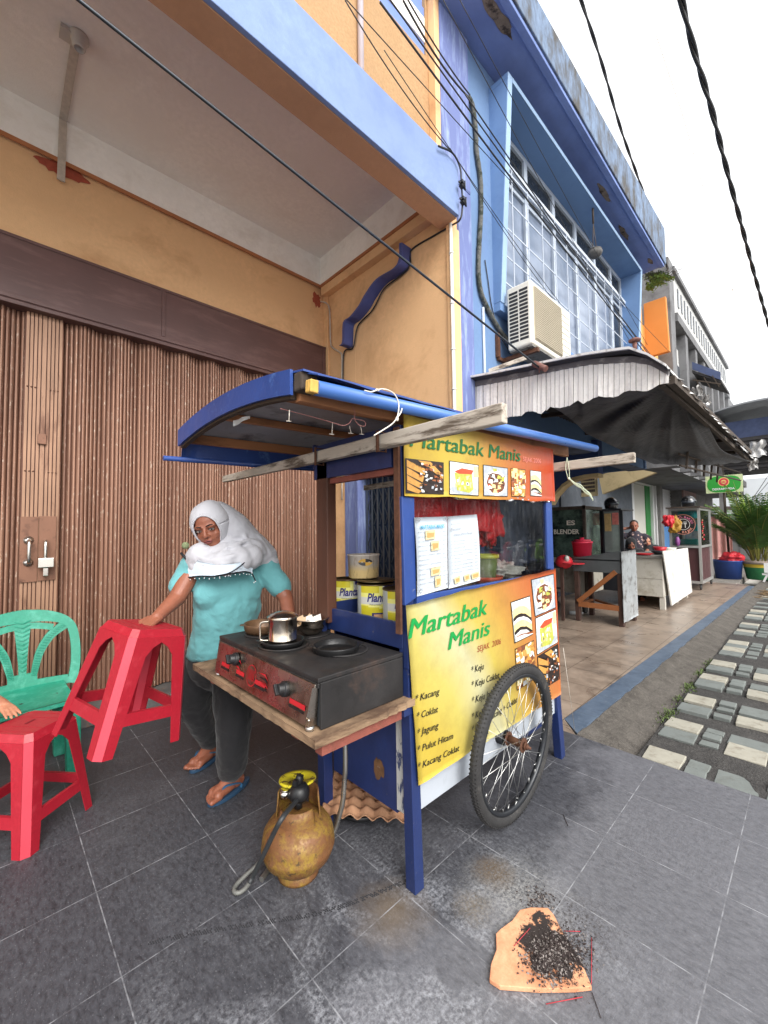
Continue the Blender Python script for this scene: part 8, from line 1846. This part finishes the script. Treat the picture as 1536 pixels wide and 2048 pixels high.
# ================================================================== BURNT SHARD AND INCENSE STICKS
t = NT('burnt terracotta'); a = t.noise(16, 7, .7); sep = t.new('ShaderNodeSeparateXYZ'); t.l.new(t.co(), sep.inputs[0])
cx_, cy_ = .045, -.055
d = t.math('SQRT', t.math('ADD', t.math('MULTIPLY', t.math('MULTIPLY', t.math('SUBTRACT', sep.outputs[0], cx_), 1.0), t.math('SUBTRACT', sep.outputs[0], cx_)), t.math('MULTIPLY', t.math('SUBTRACT', sep.outputs[1], cy_), t.math('SUBTRACT', sep.outputs[1], cy_))))
dd_ = t.math('ADD', d, t.math('MULTIPLY', t.math('SUBTRACT', t.noise(17, 6, .75, loc=(3, 0, 0)), .5), .30))
c = t.ramp(a, .35, .65, C(196, 132, 96), C(224, 166, 128)); c = t.mix(t.ramp(dd_, .085, .10, (1, 1, 1, 1), (0, 0, 0, 1)), c, C(44, 36, 34)); M_TER = t.out(c, .9, t.bump(t.noise(60, 5, .7), .4, .004))
oc = [PZ(*q) for q in ((992, 1876), (1002, 1866), (1024, 1850), (1040, 1828), (1062, 1823), (1096, 1824), (1108, 1838), (1122, 1866), (1140, 1895), (1166, 1940), (1184, 1983), (1150, 1987), (1080, 1988), (1000, 1982), (979, 1968), (982, 1938), (993, 1908))]
cen = V(sum(p.x for p in oc)/len(oc), sum(p.y for p in oc)/len(oc), 0)
g = MB(); g.prism([V(p.x, p.y, .0015) for p in oc], (0, 0, .013)); shard = g.build('terracotta_shard', M_TER, label='broken terracotta slab covered with burnt incense residue', cat='terracotta slab', loc=cen, bevel=.002)
M_CHAR = mat('charred flakes', C(50, 40, 38), .9, var=.5, vscale=200, bump=0); M_CHAR2 = mat('grey ash flakes', C(126, 118, 114), .95, var=.3, vscale=200, bump=0)
g = MB(); rr = random.Random(77); fc = PZ(1102, 1925)
for k in range(2600):
    if k < 2100: q = PZ(rr.gauss(1105, 24)+(rr.random()-.5)*20, rr.gauss(1925, 25)+(rr.random()-.5)*16); zt = .0155
    elif k < 2300: q = PZ(rr.gauss(1075, 18), rr.gauss(1800, 12)); zt = .001
    else: q = PZ(rr.gauss(1160, 16), rr.gauss(1915, 30)); zt = .001
    a, b = rr.uniform(0, 2*pi), rr.uniform(-.4, .4); l = rr.uniform(.0015, .006); d = V(cos(a)*cos(b), sin(a)*cos(b), sin(b))*l; e = V(-sin(a), cos(a), rr.uniform(-.8, .8)).normalized()*l*.5; p = V(q.x, q.y, zt+abs(sin(b))*l*.6+rr.uniform(0, .003 if k < 2100 else .0008))
    g.poly([p-d, p+e, p+d, p-e], 0 if rr.random() < .7 else 1)
g.build('burnt_residue', [M_CHAR, M_CHAR2], kind='stuff')
M_INC = mat('red incense stick', C(170, 52, 62), .7, bump=0)
for i, (a, b, z0, z1, l, m) in enumerate((((1028, 1892), (1060, 1856), .018, .018, 'pink incense stick lying on the upper left of the shard', M_INC), ((1128, 1862), (1160, 1863), .003, .003, 'short pink incense stick on the tiles right of the shard top', M_INC), ((1183, 1875), (1183, 1968), .003, .003, 'long dark red incense stick standing right of the shard', M_INC), ((1092, 2008), (1165, 1994), .003, .003, 'pink incense stick on the tiles below the shard', M_INC), ((1184, 1985), (1202, 2036), .003, .003, 'dark burnt stick pointing down from the shard corner', M_CHAR), ((1070, 1920), (1096, 1882), .022, .024, 'charred stick lying across the burnt residue', M_CHAR))):
    A, B = PZ(a[0], a[1], z0), PZ(b[0], b[1], z1); g = MB(); g.cyl(A, B, .0011, 6); g.build('incense_stick', m, label=l, cat='incense stick', loc=A)
for (a, b) in (((1126, 1628), (1136, 1652)),):
    g = MB(); g.cyl(PZ(*a, .002), PZ(*b, .002), .0012, 5); g.build('twig', M_CHAR, label='tiny dark twig on the tiles right of the wheel', cat='twig', loc=PZ(*a))
g = MB(); p = smooth_path([PZ(1131, 1387, .25), PZ(1140, 1420, .1), PZ(1150, 1466, .002)], 5); g.tube([V(2.40, 1.03, .62), PZ(1150, 1463, .004)], .0012, 4); g.build('string', M_ROPE, label='fine string running from the cart end to the kerb corner', cat='string', loc=p[0])
